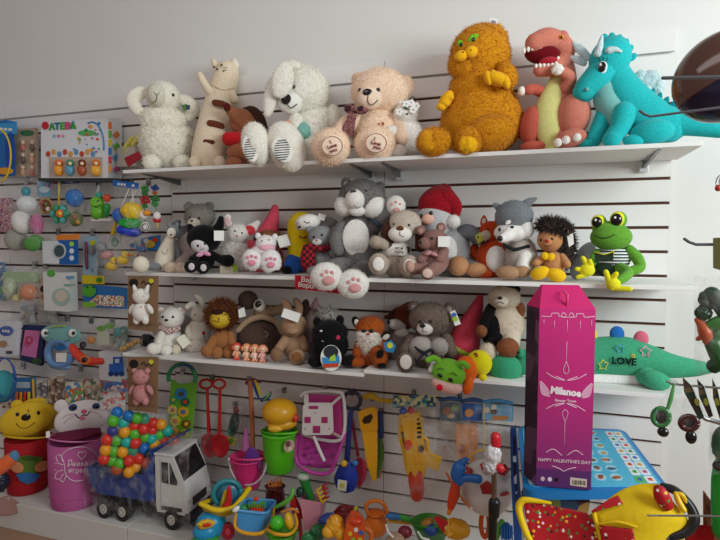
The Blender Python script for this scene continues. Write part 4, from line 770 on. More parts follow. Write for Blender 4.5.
for x, y, cc, r_ in ((603, 365, 'd8dc6a', 5.5), (645.5, 351.5, 'ecb4bc', 6), (620, 349, '4fb0c8', 5), (633, 356, 'e0d850', 2)):
    P_ = []
    for k in range(11): a = math.radians(90+k*36); q = r_*(1 if k % 2 == 0 else .55); P_.append((x+q*math.cos(a), y-q*math.sin(a), 23+(-1.5 if y < 354 else 0)+(-1 if x > 640 else 0)))
    T.line('embroidered_star', pl(cc), P_, .6, sm=0)
T.done()
# caterpillar
T = Toy('caterpillar_plush', 'colourful caterpillar plush with lime head, red nose and orange and yellow body', 'soft toy', 460, -.31, LR, snap=False, flatten=False)
g = pl('7cc43a'); og = pl('ec6a1e'); ye = pl('e4d81e'); pk = pl('eec0b8')
T.e('body_segment', ye, 479, 363, 13, 13, d=0); T.e('foot', ye, 483, 378, 4.2, 4.2, d=10); T.e('body_segment', og, 466, 370, 11, 14, d=8); T.e('foot', og, 468, 386, 5, 9, d=16, rot=-12); T.text('B', 476, 355, 6, pl('9a2018'), d=12.5, bold=.05, rot=30, name='letter'); T.p('white_star', WHT, [(461, 360), (463, 363), (467, 362), (464, 365), (465, 369), (461, 366), (458, 367), (460, 363)], d=19.5, th=.8)
h = T.e('head', g, 449, 373, 16.5, 14, d=16, rot=-15); m_ = T.e('muzzle', pk, 447, 385, 15.5, 8, d=20, rot=-15); T.e('nose', pl('d8182c'), 439.5, 387.5, 3.2, 3.2, d=34)
T.t('feeler', g, [(442, 364, 16, 3), (435, 358, 18, 3), (428, 360, 20, 3)]); T.t('feeler', g, [(456, 366, 20, 3), (462, 363, 24, 3), (467, 366, 26, 3)])
for x, y in ((440, 375.5), (450.5, 380)): e_ = T.on('eye', BLK, dict(h, d=17), x, y, 2.6, 1.9, rot=-30, out=1.2, th=.4)
for q in ([(437, 370), (440, 368), (444, 370)], [(450, 374), (453, 373), (457, 376)]): T.line('brow', BLK, q, .35, h=dict(h, d=16.5))
T.t('white_hand', WHT, [(433, 366, 12, 3), (431, 370, 14, 3)]); T.done()
# red sale sign
T = Toy('price_sign', 'red sign with white lettering hanging from the middle shelf edge behind big feet', 'sign', 317, -.352, MID, face=False, snap=False, flatten=False)
T.p('sign_board', cd_('c4122e'), [(295, 288.5), (341, 294), (341, 280), (295, 275)], d=0, th=.5); T.text('Верх', 309, 280.5, 7, WHT, d=.8, rot=-6, bold=.02); T.text('Воронеж', 312, 286.5, 6.5, WHT, d=.8, rot=-6, bold=.02); T.done()
# ================================================================ left wall: packaged toys on hooks
def WT(name, label, cat, px, py, Y, group=None):
    return Toy(name, label, cat, px, Y, at(px, py, Y).z, group, face=False, snap=False, flatten=False)
def bag(T, x0, y0, x1, y1, d=0, th=6, name='clear_bag', m=None, parent=None, sk=0):
    n = 12; V = []; Fs = []
    for s_ in (1, -1):
        for j in range(n+1):
            for i in range(n+1):
                u, v = i/n, j/n; b = (max(0, 1-(2*u-1)**4)*max(0, 1-(2*v-1)**4))**.5
                w_ = b*th*s_+math.sin(u*17+v*9+x0)*.5*b+math.sin(v*23-u*5)*.4*b
                V.append(T.L(x0+(x1-x0)*u+sk*v+math.sin(v*9+x0)*.5, y0+(y1-y0)*v+math.sin(u*8)*.5, d+w_))
    k = (n+1)**2
    for s_ in (0, 1):
        for j in range(n):
            for i in range(n):
                a = s_*k+j*(n+1)+i; q = (a, a+1, a+n+2, a+n+1); Fs.append(q if s_ else q[::-1])
    return T.add(name, V, Fs, m or CLR, parent=parent)
PR = lambda a, b, s=90: mat(a, 'print', b, s)
# hooks
HK = mat('a9abad', 'metal')
def hook(px, py, ln=.16, lab='chromed wire display hook on the slatted wall at left', grp='wire hooks on the left wall'):
    T = WT('display_hook', lab, 'hook', px, py, -.004, grp); k = ln/T.mx
    T.r('hook_plate', HK, px-2, py-3.5, px+2, py+3.5, d=1, th=1.2); T.t('hook_wire', HK, [(px, py, 1, .6), (px, py+.2, k*.9, .6), (px, py-1.5, k, .6), (px, py-3, k+.5, .6)], seg=8, sm=0); return T
for x, y, what in ((26, 181, 'tall rattle bag with the teal ball'), (59, 180, 'teal flower rattle'), (98, 182, 'green frog bath toy'), (131, 183, 'bag of beach toys with blue header'), (148, 182, 'two leaf garland rattles'), (58, 232, 'boxed toy washing machine'), (92, 232, 'pale blue card with the dark red stick'), (119, 232, 'bag of yellow ducks'), (34, 265, 'bag with the round peach toy'), (92, 271, 'blue game card with green frog face'), (45, 265, 'cream card with the black eye spot'), (67, 318, 'frog-faced bath ring'), (91, 320, 'bag with the orange ball'), (112, 322, 'green and white small animal card'), (24, 318, 'pink and navy packet'), (140, 262, 'kraft card with the white knitted cat'), (22, 366, 'blue painting set packet'), (80, 368, 'green and yellow printed card'), (118, 384, 'white card with red fruit print'), (142, 343, 'kraft card with the pink knitted teddy')): hook(x, y, .36 if 'kraft' in what else .14, 'chromed wire hook holding the '+what)
# boxed sets on top
T = WT('boxed_toy', 'blue carton with a yellow ring print at the very left edge under the top groove', 'toy box', 8, 176, -.08)
b = T.box3('carton', cd_('1f6fb8'), -8, 122, 17, 177, -6, 6); T.r('printed_header', cd_('3fa0dc'), -7, 123, 16, 134, d=6.4, parent=b); [T.r('white_print', WHT, -1.0+k*4.666666666666667, 127.7+k*.3, 2.111111111111111+k*4.666666666666667, 130+k*.3, d=6.8, th=.4, parent=b) for k in range(3)]
T.ring('yellow_ring', ps('e8cc30'), -1, 156, 12, 26, 1.2, d=6.5, parent=b, a0=-80, a1=80); T.disc('picture', cd_('1b4fa8'), 10, 152, 5, 20, d=6.6, th=.4, parent=b); T.disc('picture', cd_('e8a030'), 5, 171, 8, 3.5, d=6.9, th=.4, parent=b)
T = WT('figure_set', 'tall tan card of six little dolls, left of the big white boxed set', 'toy set', 27, 176, -.07)
b = T.box3('backing_card', cd_('b8a890'), 18, 128, 38, 177, -2, 1); T.disc('header_print', cd_('3f7a50'), 27, 133, 7, 3, d=1.4, th=.4, parent=b)
for i in range(3):
    for j in range(2):
        x, y = 23+j*9, 145+i*12.5; f = T.e('little_doll', ps(('c8604c', '6a4a3c', 'd8a078')[(i+j) % 3]), x, y+2.5, 2.6, 4, d=3, n=2); T.e('doll_head', ps('e8c4a4'), x, y-2.5, 2.1, 2.1, d=3.5, parent=f['o'], n=2)
bag(T, 19, 138, 38, 177, d=4, th=3, name='plastic_blister')
T = WT('boxed_mobile', 'big white boxed baby mobile set with coloured letters and a window of four figures', 'toy box', 80, 178, -.1)
V = [T.L(*q) for q in ((41, 178, 8), (108, 178, 8), (108, 118, 8), (41, 122.5, 8), (49, 178, -14), (122, 178.5, -14), (122, 118.5, -14), (50, 122, -14))]
b = T.add('carton', V, [(0, 1, 2, 3), (1, 5, 6, 2), (4, 7, 6, 5), (0, 3, 7, 4), (3, 2, 6, 7), (0, 4, 5, 1)], cd_('e6ecf2'), False)
T.disc('heart_logo', cd_('c8283c'), 45, 125.5, 3.4, 4, d=9, th=.5, parent=b)
for i, (ch, cc) in enumerate(zip('АТЕВА', ('3a9a48', '1c7a9c', '4aa83c', 'd84a8c', '48a048'))): T.text(ch, 52+i*5.2, 127-i*.3, 8.5, cd_(cc), d=8.6, bold=.06, parent=b)
for i, cc in enumerate(('7ac0d8', 'e07a9a', 'e8a0b0')): T.disc('print_spot', cd_(cc), 54+i*4.5, 136, 1.6, d=8.5, th=.3, parent=b)
T.ring('printed_arch', cd_('4a8ac8'), 92, 146, 12, 24, .8, d=8.4, a0=-10, a1=110, parent=b); T.disc('printed_canopy', cd_('5ab868'), 87, 133, 9, 3, d=8.6, th=.3, parent=b)
random.seed(3)
for k in range(26):
    x, y = random.uniform(72, 100), random.uniform(122, 152); T.disc('print_spot', cd_(random.choice(('4a8ad0', 'e05a4a', 'f0b030', '5ab868', 'c870b0'))), x, y, random.uniform(.6, 1.8), d=8.5+k*.01, th=.3, parent=b, n=8)
for k in range(9): T.disc('printed_figure', cd_(('c8503c', 'e8a84c', '6aa0c8')[k % 3]), 48+k*5.6, 154-(k % 2)*2, 2.2, 3, d=8.6, th=.3, parent=b, n=10)
for k in range(6): T.r('side_stripe', cd_(('e8742c', '6ab04a', 'd8c030', '4a7ac8', 'd84a5a', 'e8a03c')[k]), 107.2, 122+k*8.6, 111.5, 129+k*8.6, d=7.6-k*.01, th=.4, parent=b)
for k in range(4): T.p('side_diamond', cd_(('e0803c', '6ab848', '4a8ac0', 'c05a8c')[k]), [(113, 134+k*11.5, 5), (117, 131+k*11.5, -2), (119.5, 135+k*11.5, -7), (115.5, 138+k*11.5, 0)], th=1.2, parent=b)
wn = T.r('window', cd_('c9b8a8'), 49, 157, 102, 177, d=8.7, th=.4, parent=b)
for x, cc, c3 in ((59, 'f0a02c', 'e8642c'), (70, '5a9ab8', '3a8a6a'), (82, 'a8502c', '6a3020'), (96, 'f0b038', 'e0782c')):
    f = T.e('rattle_figure', ps(cc), x, 170, 5, 5.5, d=11, ry=3, n=3); T.e('figure_head', ps(c3), x, 163, 4, 3.6, d=11.5, ry=3, parent=f['o'], n=3); T.e('figure_face', ps('f0d0a0'), x, 163.5, 2, 1.8, d=14, ry=1, parent=f['o'], n=2)
T.p('shelf_lip', cd_('3a3a3c'), [(38, 181), (122, 181.5), (122, 178.5), (38, 178)], d=6, th=16)
T = WT('squeeze_toy_box', 'small yellow and red printed carton behind the white lamb, left of the top shelf', 'toy box', 132, 165, -.06)
b = T.box3('carton', cd_('c9c6ba'), 123, 148, 141, 168, -4, 5); T.p('red_corner', cd_('b8303c'), [(124, 158), (139, 151), (142, 158), (128, 167)], d=5.6, th=.4, parent=b)
for x, y in ((126, 146), (130, 141), (134, 143), (137, 139), (128, 150)): T.e('yellow_toy', ps('e6e070'), x, y, 2.6, 5.5, d=2, rot=-25, n=2)
# bags and cards, row two
T = WT('rattle_bag', 'tall clear bag with teal ball, white rattle, pink and green soft toys', 'bagged toy', 24, 182, -.12)
T.e('teal_ball', ps('2f93a8'), 26, 191.5, 5, 5, d=2); T.e('white_rattle', ps('dfe6e6'), 27, 204, 11, 8.5, d=1); T.e('dotted_oval', mat('f0f0ee', 'dots', 'a8b0a0,c8c0b0', 220), 22, 222, 11, 12, d=2, rot=10); T.e('pink_toy', pl('c8749c'), 37, 224, 7, 10.5, d=0); T.e('green_toy', pl('5c9a4c'), 34, 243, 11, 8, d=1, rot=25); T.e('grey_toy', pl('a4a69a'), 16, 240, 12, 11, d=0); bag(T, 4, 178, 42, 252, d=1, th=9)
T = WT('small_doll_card', 'pink card of tiny dolls at the far left edge beside the rattle bag', 'toy set', 5, 198, -.06)
b = T.r('backing_card', PR('c8889c', 'e8d0d8,6a4a7c,b84a6a,e8c8b8', 160), -3, 198, 12, 232)
T = WT('teething_ring', 'light blue teether in packet with pink ring, right of the tall rattle bag', 'teether', 44, 180, -.06)
b = T.r('backing_card', cd_('7fb4d4'), 37, 181, 50, 196); T.disc('ring', ps('cfe4f0'), 44, 189.5, 5, 3.4, d=1.5, parent=b); T.ring('pink_ring', ps('e08ab8'), 50, 184, 3, 3.5, .8, d=2)
T = WT('round_rattle', 'small round gold and red rattle below the light blue teether', 'rattle', 45, 198, -.06)
T.ring('rim', ps('c0a060'), 45.5, 206, 7, 7, 1.2, d=2); T.disc('face', ps('8a5a48'), 45.5, 206, 6.4, d=2, th=1); T.e('red_bead', ps('b83a34'), 43, 203, 2.4, 2.2, d=4); T.e('white_bead', ps('e8e0d0'), 48, 209, 2.4, 2.4, d=4); T.e('green_bead', ps('5a9a4c'), 46, 204, 1.6, 1.6, d=4)
T = WT('flower_rattle', 'teal flower rattle with orange centre hanging on a yellow handle', 'rattle', 59, 181, -.08)
T.t('handle', ps('e6c84a'), [(59, 181, 2, 1), (59, 192, 2, 1), (59, 205, 2, 1.2)], sm=0); f = T.e('flower', ps('4ab0a8'), 60, 214, 4, 4, d=3)
for k in range(6): a = k*1.047; T.e('petal', ps('4ab0a8' if k % 2 else '3a9a70'), 60+6.5*math.cos(a), 214+6.5*math.sin(a), 4, 4, d=2, ry=2, n=3)
T.e('orange_centre', ps('ee7a28'), 60, 213.5, 4, 4, d=6, ry=2); T.e('yellow_spot', ps('f4d03c'), 60, 213.5, 1.8, 1.8, d=8, ry=1)
T = WT('ball_rattle_pack', 'clear packet with blue header, blue ridged ball and green-brown rattle below', 'bagged toy', 72, 178, -.08)
h_ = T.p('header_card', cd_('1c3f78'), [(62, 184), (79, 183), (79, 174), (62, 175)], d=3); T.disc('green_logo', cd_('4ab04a'), 75, 177, 3, 2, d=3.6, th=.4, parent=h_); [T.r('white_print', WHT, 64.5+k*3.0, 179.7+k*.3, 66.5+k*3.0, 182+k*.3, d=3.6, th=.4, parent=h_) for k in range(3)]
b = T.e('blue_ball', ps('2a78cc'), 74.5, 198, 9.5, 9, d=2, lump=.05, ls=12); T.e('rattle', ps('6a7a3c'), 76, 219, 7, 7.5, d=2, lump=.06); T.e('brown_bead', ps('a0583c'), 75, 217, 3, 3, d=6, n=2); T.e('brown_bead', ps('c8943c'), 78, 222, 2.5, 2.5, d=6, n=2); bag(T, 65, 183, 84, 226, d=2, th=8)
T = WT('frog_bath_toy', 'green frog bath toy with a green cup and red ball on a white strip', 'bath toy', 98, 183, -.08)
h = T.e('head', ps('7ac83c'), 97, 203, 7.5, 6.5, d=3); b = T.e('body', ps('6aba34'), 98, 212, 8, 8, d=2); T.eyes(h, [(94, 201), (98, 201)], 1); T.line('mouth', pl('2a4a1a'), [(92, 204), (96, 207), (101, 205)], .5, h=h); T.e('teal_cap', ps('4ab0a0'), 99, 195, 3.5, 3, d=2); T.e('red_ball', ps('e0583c'), 107, 198, 4, 4, d=3); T.t('cup', ps('3a9a4a'), [(107, 207, 2, 4), (106, 215, 2, 3)], sm=0); T.r('base_strip', WHT, 91, 218.5, 111, 221, d=4, th=6); T.t('hanger', mat('d8dcde', 'tint'), [(99, 184, 2, .5), (98, 190, 2, 1.5), (97, 197, 2, 2.5)])
T = WT('beach_toy_bag', 'clear bag with blue header card holding yellow, blue and green beach toys', 'bagged toy', 127, 184, -.14)
h_ = T.p('header_card', cd_('1c6fc0'), [(113, 186), (138, 189), (138, 183), (113, 180)], d=2); [T.r('white_print', WHT, 117.5+k*3.0, 182.89999999999998+k*.3, 119.5+k*3.0, 185.2+k*.3, d=2.7, th=.4, parent=h_) for k in range(3)]; T.disc('white_spot', WHT, 133, 185.6, 1.4, d=2.6, th=.3, parent=h_)
T.e('blue_ball', ps('1c62c4'), 119.6, 215.6, 7.5, 8, d=4); T.e('yellow_pail', ps('f0ca1c'), 132, 211, 11, 9, d=4, lump=.1); T.e('green_mould', ps('1e9a3c'), 130, 223, 11, 6, d=6, lump=.16, ls=7); T.e('blue_bowl', ps('1c3cc0'), 129, 231, 13, 6, d=3, rot=-10); T.t('yellow_shovel', ps('e6c41c'), [(113, 233, 3, 2.4), (116, 222, 3, 1.8)], sm=0)
for q in ([(129, 189), (119, 212)], [(136, 190), (128, 208)], [(132, 190), (134, 206)]): T.t('white_string', WHT, [(q[0][0], q[0][1], 3, .5), (q[1][0], q[1][1], 4, .5)], sm=0)
bag(T, 113, 186, 141, 239, d=4, th=9)
T = WT('leaf_garland_rattle', 'hanging rattle of red and green flowers with a white bead face, left strand', 'rattle', 145, 184, -.12)
T.t('string', ps('3a8a4a'), [(144, 184, 2, .5), (145, 226, 2, .5)], sm=0)
for y, cc, r_ in ((189, '3a9a44', 3.6), (194, '2f8a3c', 3), (200, 'c02c34', 4.6), (206, '2f8a3c', 2.6)): 
    for k in range(4): a = k*1.57+.5; T.e('petal', ps(cc), 145+r_*.7*math.cos(a), y+r_*.6*math.sin(a), r_*.6, r_*.5, d=3, n=2)
T.e('duck', ps('f0ece4'), 144, 215, 5.5, 4.5, d=3); T.e('duck_wing', ps('f09a2c'), 147, 213, 4, 3, d=5); T.e('white_face', WHT, 145.5, 227, 4.5, 5, d=3); T.ring('face_outline', ps('3a4048'), 145.5, 227, 3, 3.4, .4, d=7.6)
T = WT('leaf_garland_rattle', 'hanging rattle of green leaves ending in a red and white float, right strand', 'rattle', 155, 184, -.12)
T.t('string', ps('3a8a4a'), [(155, 184, 2, .5), (157, 226, 2, .5)], sm=0)
for y, cc, r_ in ((188, '2f5ab0', 3.4), (193, 'd8803c', 2.5), (199, '2f8a3c', 4), (204, '3aa04c', 3)): 
    for k in range(4): a = k*1.57+.2; T.e('petal', ps(cc), 155+r_*.7*math.cos(a), y+r_*.6*math.sin(a), r_*.6, r_*.5, d=3, n=2)
T.e('white_float', ps('f0eeea'), 157, 216, 4, 4.5, d=3); T.e('red_band', ps('c8242c'), 157, 220, 4.3, 3, d=3); T.t('float_tip', ps('c8a84c'), [(157, 223, 3, 1.6), (158, 229, 3, .8)], sm=0)
# row three
T = WT('toy_washing_machine', 'boxed toy washing machine, white with dark porthole and blue side of three dots', 'toy box', 65, 262, -.1)
b = T.box3('carton', cd_('dde4ea'), 52, 241, 67, 263, -6, 6); s_ = T.box3('blue_side', cd_('1f62b0'), 67, 240, 78, 264, -6, 5.5); T.p('orange_top', cd_('e0822c'), [(56, 240.5, 5), (78, 239.5, 5), (78, 234, 3), (57, 235, 3)], th=2)
T.disc('porthole', cd_('c8d0d8'), 59, 251, 6.8, 8, d=6.6, th=.5, parent=b); T.disc('porthole_glass', mat('2a4a50', 'gloss'), 59, 251, 5, 6, d=7.2, th=.4, parent=b)
for y in (244, 251, 258): T.disc('white_dot', cd_('a8d84a' if y < 250 else 'dfeaf4'), 71.5, y, 2.2, 2.6, d=6.1, th=.4, parent=s_)
T = WT('blowing_toy_card', 'pale blue card with a dark red recorder-like stick, right of the boxed washing machine', 'toy set', 90, 238, -.07)
b = T.p('backing_card', cd_('9cc4dc'), [(83, 274), (97, 276), (97, 236), (83, 236)]); T.t('red_stick', ps('7a2428'), [(86, 243, 2.5, 1.5), (86, 255, 2.5, 1.8), (87, 268, 2.5, 1.5)], sm=0); T.r('yellow_print', cd_('c8d03c'), 90, 240, 95, 245, d=.8, th=.4, parent=b); T.e('grey_part', ps('8a8c90'), 92, 250, 3, 5, d=3, n=2)
T = WT('cutlery_bag', 'clear bag of grey and pink play dishes with a round clear lid', 'bagged toy', 105, 238, -.1)
T.e('pink_toy', ps('c88c8c'), 107, 255, 7, 4.5, d=3, rot=15); T.e('grey_dome', ps('8e9094'), 101, 247, 6, 5, d=3); T.ring('lid_ring', ps('a8b4ac'), 115, 242, 6, 7, .9, d=4); T.e('lid_fill', ps('6a8a70'), 115, 242, 4, 5, d=2, ry=1.5)
for k in range(4): T.t('fork', ps('9a9ca0'), [(97+k*3.4, 252, 3, .7), (98+k*3.4, 268, 3, .7)], sm=0)
bag(T, 95, 236, 122, 272, d=3, th=6)
T = WT('duck_bag', 'bag of yellow rubber ducks with red beaks left of the round cream plush foot', 'bagged toy', 118, 250, -.12)
for x, y in ((112, 266), (123, 260)): b = T.e('duck_body', ps('ecc62a'), x, y, 6.5, 5, d=2); T.e('duck_head', ps('f0cc30'), x+2, y-5.5, 3.6, 3.6, d=4); T.e('beak', ps('e0642c'), x+6, y-5, 2, 1, d=5, n=2); T.e('duck_eye', BLK, x+3, y-6.5, .6, .6, d=7, n=2)
bag(T, 103, 248, 130, 275, d=3, th=6)
T = WT('bubble_toy_card', 'printed blue and yellow card behind the hanging strands, above the middle shelf end', 'toy set', 151, 238, -.06)
b = T.p('backing_card', cd_('2f7ac0'), [(141, 252), (160, 250), (160, 235), (141, 238)]); T.disc('picture', cd_('d8b838'), 150, 244, 5, 4, d=.8, th=.3, parent=b); T.disc('picture', cd_('c8442c'), 155, 240, 3, 2.6, d=1, th=.3, parent=b); T.disc('picture', cd_('f0e8e0'), 146, 241, 2.6, 2.4, d=1, th=.3, parent=b)
T = WT('bead_bag', 'clear crumpled bag of mixed blue, red and yellow beads beside the shelf end', 'bagged toy', 137, 240, -.1)
random.seed(11)
for k in range(16): T.e('bead', ps(random.choice(('3a6ab0', 'c04a3c', 'd8b43c', '7a9a8a', 'b0a8a0'))), random.uniform(131, 146), random.uniform(241, 264), 2.2, 2.2, d=random.uniform(1, 4), n=2)
bag(T, 128, 236, 149, 268, d=3, th=5)
T = WT('baby_toy_box', 'white boxed baby toy with a pale round picture, under the boxed washing machine', 'toy box', 66, 309, -.1)
b = T.box3('carton', cd_('dfe3e2'), 54, 272, 77, 309, -7, 6); T.disc('round_picture', cd_('a8c8c0'), 61, 297, 9, 9, d=6.6, th=.4, parent=b); T.disc('round_picture', cd_('d8d0c0'), 61, 296, 6, 6, d=7.1, th=.3, parent=b); T.r('blue_print', cd_('6aa0c8'), 66, 276, 74, 279, d=6.6, th=.4, parent=b); T.disc('green_print', cd_('5ab04a'), 51, 273.5, 4, 3.5, d=6.6, th=.5)
T.r('print_line', cd_('8ab8a0'), 64, 284, 75, 286, d=6.6, th=.4, parent=b)
T = WT('peach_ball_bag', 'clear bag with round peach toy and pale green card at the left', 'bagged toy', 25, 268, -.1)
T.e('peach_toy', ps('d88a68'), 29, 292, 9.5, 8.5, d=2); T.r('green_card', cd_('a8c49a'), 3, 272, 38, 282, d=0); T.e('pale_toy', ps('b8c4a8'), 10, 288, 8, 11, d=1, lump=.1); T.e('yellow_part', ps('d8d08a'), 17, 298, 5, 4, d=3); bag(T, -2, 266, 40, 305, d=2, th=8)
T = WT('animal_card', 'cream card with one big black eye spot between peach ball and white baby box', 'toy set', 46, 282, -.08)
b = T.r('backing_card', cd_('cfcab4'), 39, 279, 52, 304); T.disc('black_spot', BLK, 43, 289, 3, 3.4, d=1.2, th=.5, parent=b); T.disc('tan_spot', cd_('b8804c'), 45, 297, 4, 3, d=1, th=.4, parent=b); T.disc('green_spot', cd_('4aa83c'), 51, 273, 4, 3, d=1, th=.5)
T = WT('bath_book_card', 'colourful blue printed game card with green frog face and yellow header', 'toy set', 105, 279, -.07)
b = T.p('backing_card', cd_('2a76be'), [(83, 307), (127, 309), (127, 288), (83, 284)]); T.p('yellow_header', cd_('e0cc24'), [(82, 284), (104, 284), (104, 276), (82, 275)], d=1, parent=b); T.disc('header_spot', cd_('3a8a2c'), 99, 280, 3, 2.6, d=1.8, th=.4, parent=b)
T.disc('frog_face', cd_('58b83a'), 89, 291, 7, 6, d=1.4, th=.5, parent=b); T.disc('frog_face', cd_('3a5a2a'), 87, 287, 1.2, d=2, th=.4, parent=b); T.disc('frog_face', cd_('3a5a2a'), 93, 287, 1.2, d=2, th=.4, parent=b); T.p('picture_strip', PR('e8e4d8', 'd8442c,4a8a3c,e8c030,e8e8e0,3a5ac0,ffffff', 170), [(84, 305), (124, 307), (124, 296), (98, 295)], d=1.2, th=.4, parent=b); T.r('green_strip', cd_('8ac83c'), 83, 302, 95, 307, d=1.6, th=.4, parent=b)
# row four
T = WT('nappy_pack', 'white and blue printed packet in clear film at the far left edge', 'packet', 8, 325, -.12)
b = T.p('printed_card', cd_('dfe4ea'), [(-6, 356), (15, 356), (18, 322), (-6, 320)], d=3, th=5); T.disc('blue_logo', cd_('2f5ab0'), 6, 331, 7, 5, d=4, th=.5, parent=b); [T.r('white_print', WHT, 2.0+k*2.6666666666666665, 329.7+k*.3, 3.7777777777777777+k*2.6666666666666665, 332+k*.3, d=4.7, th=.4, parent=b) for k in range(3)]; T.disc('print_spot', cd_('b88a6a'), 3, 344, 4, 3.5, d=3.7, th=.4, parent=b); T.r('barcode', cd_('30343a'), 6, 351, 12, 354, d=3.8, th=.4, parent=b); bag(T, -8, 306, 21, 360, d=4, th=8)
T = WT('swim_vest_pack', 'pink packet with a navy border and red swirl, left of the frog bath seat', 'packet', 31, 325, -.1)
b = T.p('packet', cd_('1f2a5c'), [(19, 360), (41, 366), (44, 326), (23, 325)], d=0, th=4); T.p('pink_front', cd_('d87ab4'), [(21, 355), (36, 358), (40, 331), (25, 330)], d=.6, th=.5, parent=b); T.ring('red_swirl', ps('c8284c'), 29, 340, 3, 3.4, .6, d=1.2, parent=b); T.ring('red_swirl', ps('c8284c'), 27, 344, 2, 2, .5, d=1.2, parent=b); T.disc('dark_print', cd_('3c5a30'), 37, 361, 5, 3, d=.9, th=.4, parent=b)
T = WT('frog_bath_ring', 'light blue frog-faced bath ring with two white eyes, hanging among the packets', 'bath toy', 60, 322, -.12)
h = T.e('frog_head', ps('7ab8b8'), 61, 335, 20, 10.5, d=4, ry=5); sR = T.ring('ring_seat', ps('6a94c8'), 60, 353, 12, 12.5, 4.2, d=5); T.e('seat_bottom', ps('7aa4d0'), 60, 366, 11, 4, d=4, ry=4)
for x in (45, 72.5): e_ = T.e('eye', WHT, x, 333, 4, 4, d=9, ry=2.5); T.e('pupil', BLK, x+1, 333, 1.8, 1.8, d=11, ry=1, parent=e_['o'], n=2)
T.line('mouth', ps('3a6a70'), [(50, 338), (61, 342), (70, 339)], .4, h=h); T.r('white_sticker', WHT, 56, 353, 66, 362, d=9, th=.5); T.disc('blue_sticker', cd_('1f6aa8'), 60, 348, 6, 3, d=9, th=.5); T.line('yellow_brow', ps('b8c83c'), [(50, 328, 9), (57, 326, 9), (66, 326, 9)], .8)
T = WT('orange_whistle', 'bent orange-red plastic horn right of the blue frog ring seat', 'toy horn', 80, 346, -.12)
T.t('body', ps('e0402c'), [(72, 347, 5, 4), (78, 355, 5, 5), (88, 361, 5, 5), (102, 361, 4, 3.6)], seg=16); T.e('black_hole', BLK, 85, 360, 3.4, 2.8, d=9.5, ry=1.2); T.ring('yellow_trim', ps('e8a04c'), 85, 360, 4.6, 3.8, .6, d=9.6)
T = WT('small_animals_bag', 'bag with an orange ball and green and white card above the orange horn', 'bagged toy', 95, 324, -.08)
T.e('orange_ball', ps('d88a2c'), 91.5, 340, 4, 4, d=3); T.e('dark_ball', ps('3a3a3a'), 83, 345, 3.6, 3.6, d=3); b = T.r('card', cd_('d0d8c0'), 97, 332, 109, 345, d=1); T.disc('green_print', cd_('6ab02c'), 101, 328.5, 4.5, 3, d=2); T.disc('green_print', cd_('6ab02c'), 109, 326, 4, 3, d=2); T.r('teal_print', cd_('4a9a98'), 114, 328, 121, 336, d=2); bag(T, 80, 322, 124, 348, d=3, th=5)
T = WT('wooden_bead_toy', 'row of pale wooden beads hooked at the left end of the lowest shelf', 'toy', 128, 344, -.2)
for k in range(6): T.e('wooden_bead', ps('c8a468'), 122+k*3.4, 349-k*1.8+(k % 2), 2.8, 2.8, d=2, n=2)
T.t('string', ps('6a5a48'), [(120, 351, 2, .5), (143, 337, 2, .5)], sm=0)
T = WT('net_bag', 'dark blue mesh bag by the left end of the lowest shelf', 'bag', 146, 338, -.12); T.e('bag_body', ps('2a3440'), 147, 340, 7, 6, d=2, lump=.14, ls=7); T.e('bag_body', ps('34404c'), 154, 344, 5, 5, d=2, lump=.14, ls=7)
T = WT('train_box', 'white carton with a blue toy train picture left of the pink bear card', 'toy box', 115, 377, -.12)
b = T.box3('carton', cd_('d8dce0'), 105, 352, 126, 378, -4, 4); tr = T.r('train_print', cd_('2a6ac8'), 109, 364, 123, 373, d=4.6, parent=b); T.r('train_print', cd_('2458b0'), 113, 357, 122, 364, d=4.6, parent=b); T.r('train_window', cd_('c8dcec'), 115, 359, 119, 363, d=5.2, parent=b)
for x in (110.5, 116, 121.5): T.disc('train_wheel', cd_('173a80'), x, 374, 2.4, d=5, parent=b)
for yy, nm, lb, kc in ((276, 'white', 'kraft card holding a white knitted cat with a yellow sticker', 'eeebe4'), (357, 'pink', 'kraft card holding a pink knitted teddy below the shelf end', 'c88c8c')):
    T = WT('knitted_toy_card', lb, 'toy set', 142, yy+2, -.37)
    b = T.p('kraft_card', cd_('8f7054'), [(128, yy+53), (157, yy+56), (158, yy), (128, yy)], d=0, th=1.2); T.r('fold', cd_('7d6048'), 128.5, yy+48, 156.5, yy+49.2, d=.5, th=.4, parent=b); T.disc('black_logo', cd_('221c1c'), 133.5, yy+7, 4.4, d=.6, th=.4, parent=b); T.disc('yellow_sticker', cd_('dcdc30'), 151, yy+5, 2.4, d=.8, th=.4, parent=b)
    T.line('script_print', cd_('2a2020'), [(141, yy+8, .6), (144, yy+5, .6), (146, yy+9, .6), (149, yy+6, .6), (151, yy+9, .6), (153, yy+7, .6)], .4, parent=b)
    kc_ = fu(kc); h = T.e('head', kc_, 141, yy+20, 8.5, 7.5, d=5, fuzz=.6, nt=300)
    if yy < 300:
        for sx in (-1, 1): T.t('ear', kc_, [(141+sx*5, yy+16, 5, 3), (141+sx*7, yy+10, 4, 1.6)], sm=0)
    else:
        for sx in (-1, 1): T.e('ear', kc_, 141+sx*6.5, yy+14, 3, 3, d=4)
    b2 = T.e('body', kc_, 141, yy+36, 9 if yy < 300 else 8, 9.5, d=4, fuzz=.6, nt=400)
    for sx in (-1, 1): T.e('arm', kc_, 141+sx*9, yy+33, 3, 5.5, d=5, rot=sx*25); T.e('leg', kc_, 141+sx*4.5, yy+44, 3.6, 4.5, d=5)
    T.e('tiny_heart', pl('c84a5a'), 141, yy+31, .9, .9, d=12.4, n=2); T.eyes(h, [(138, yy+20), (144, yy+20)], .6)
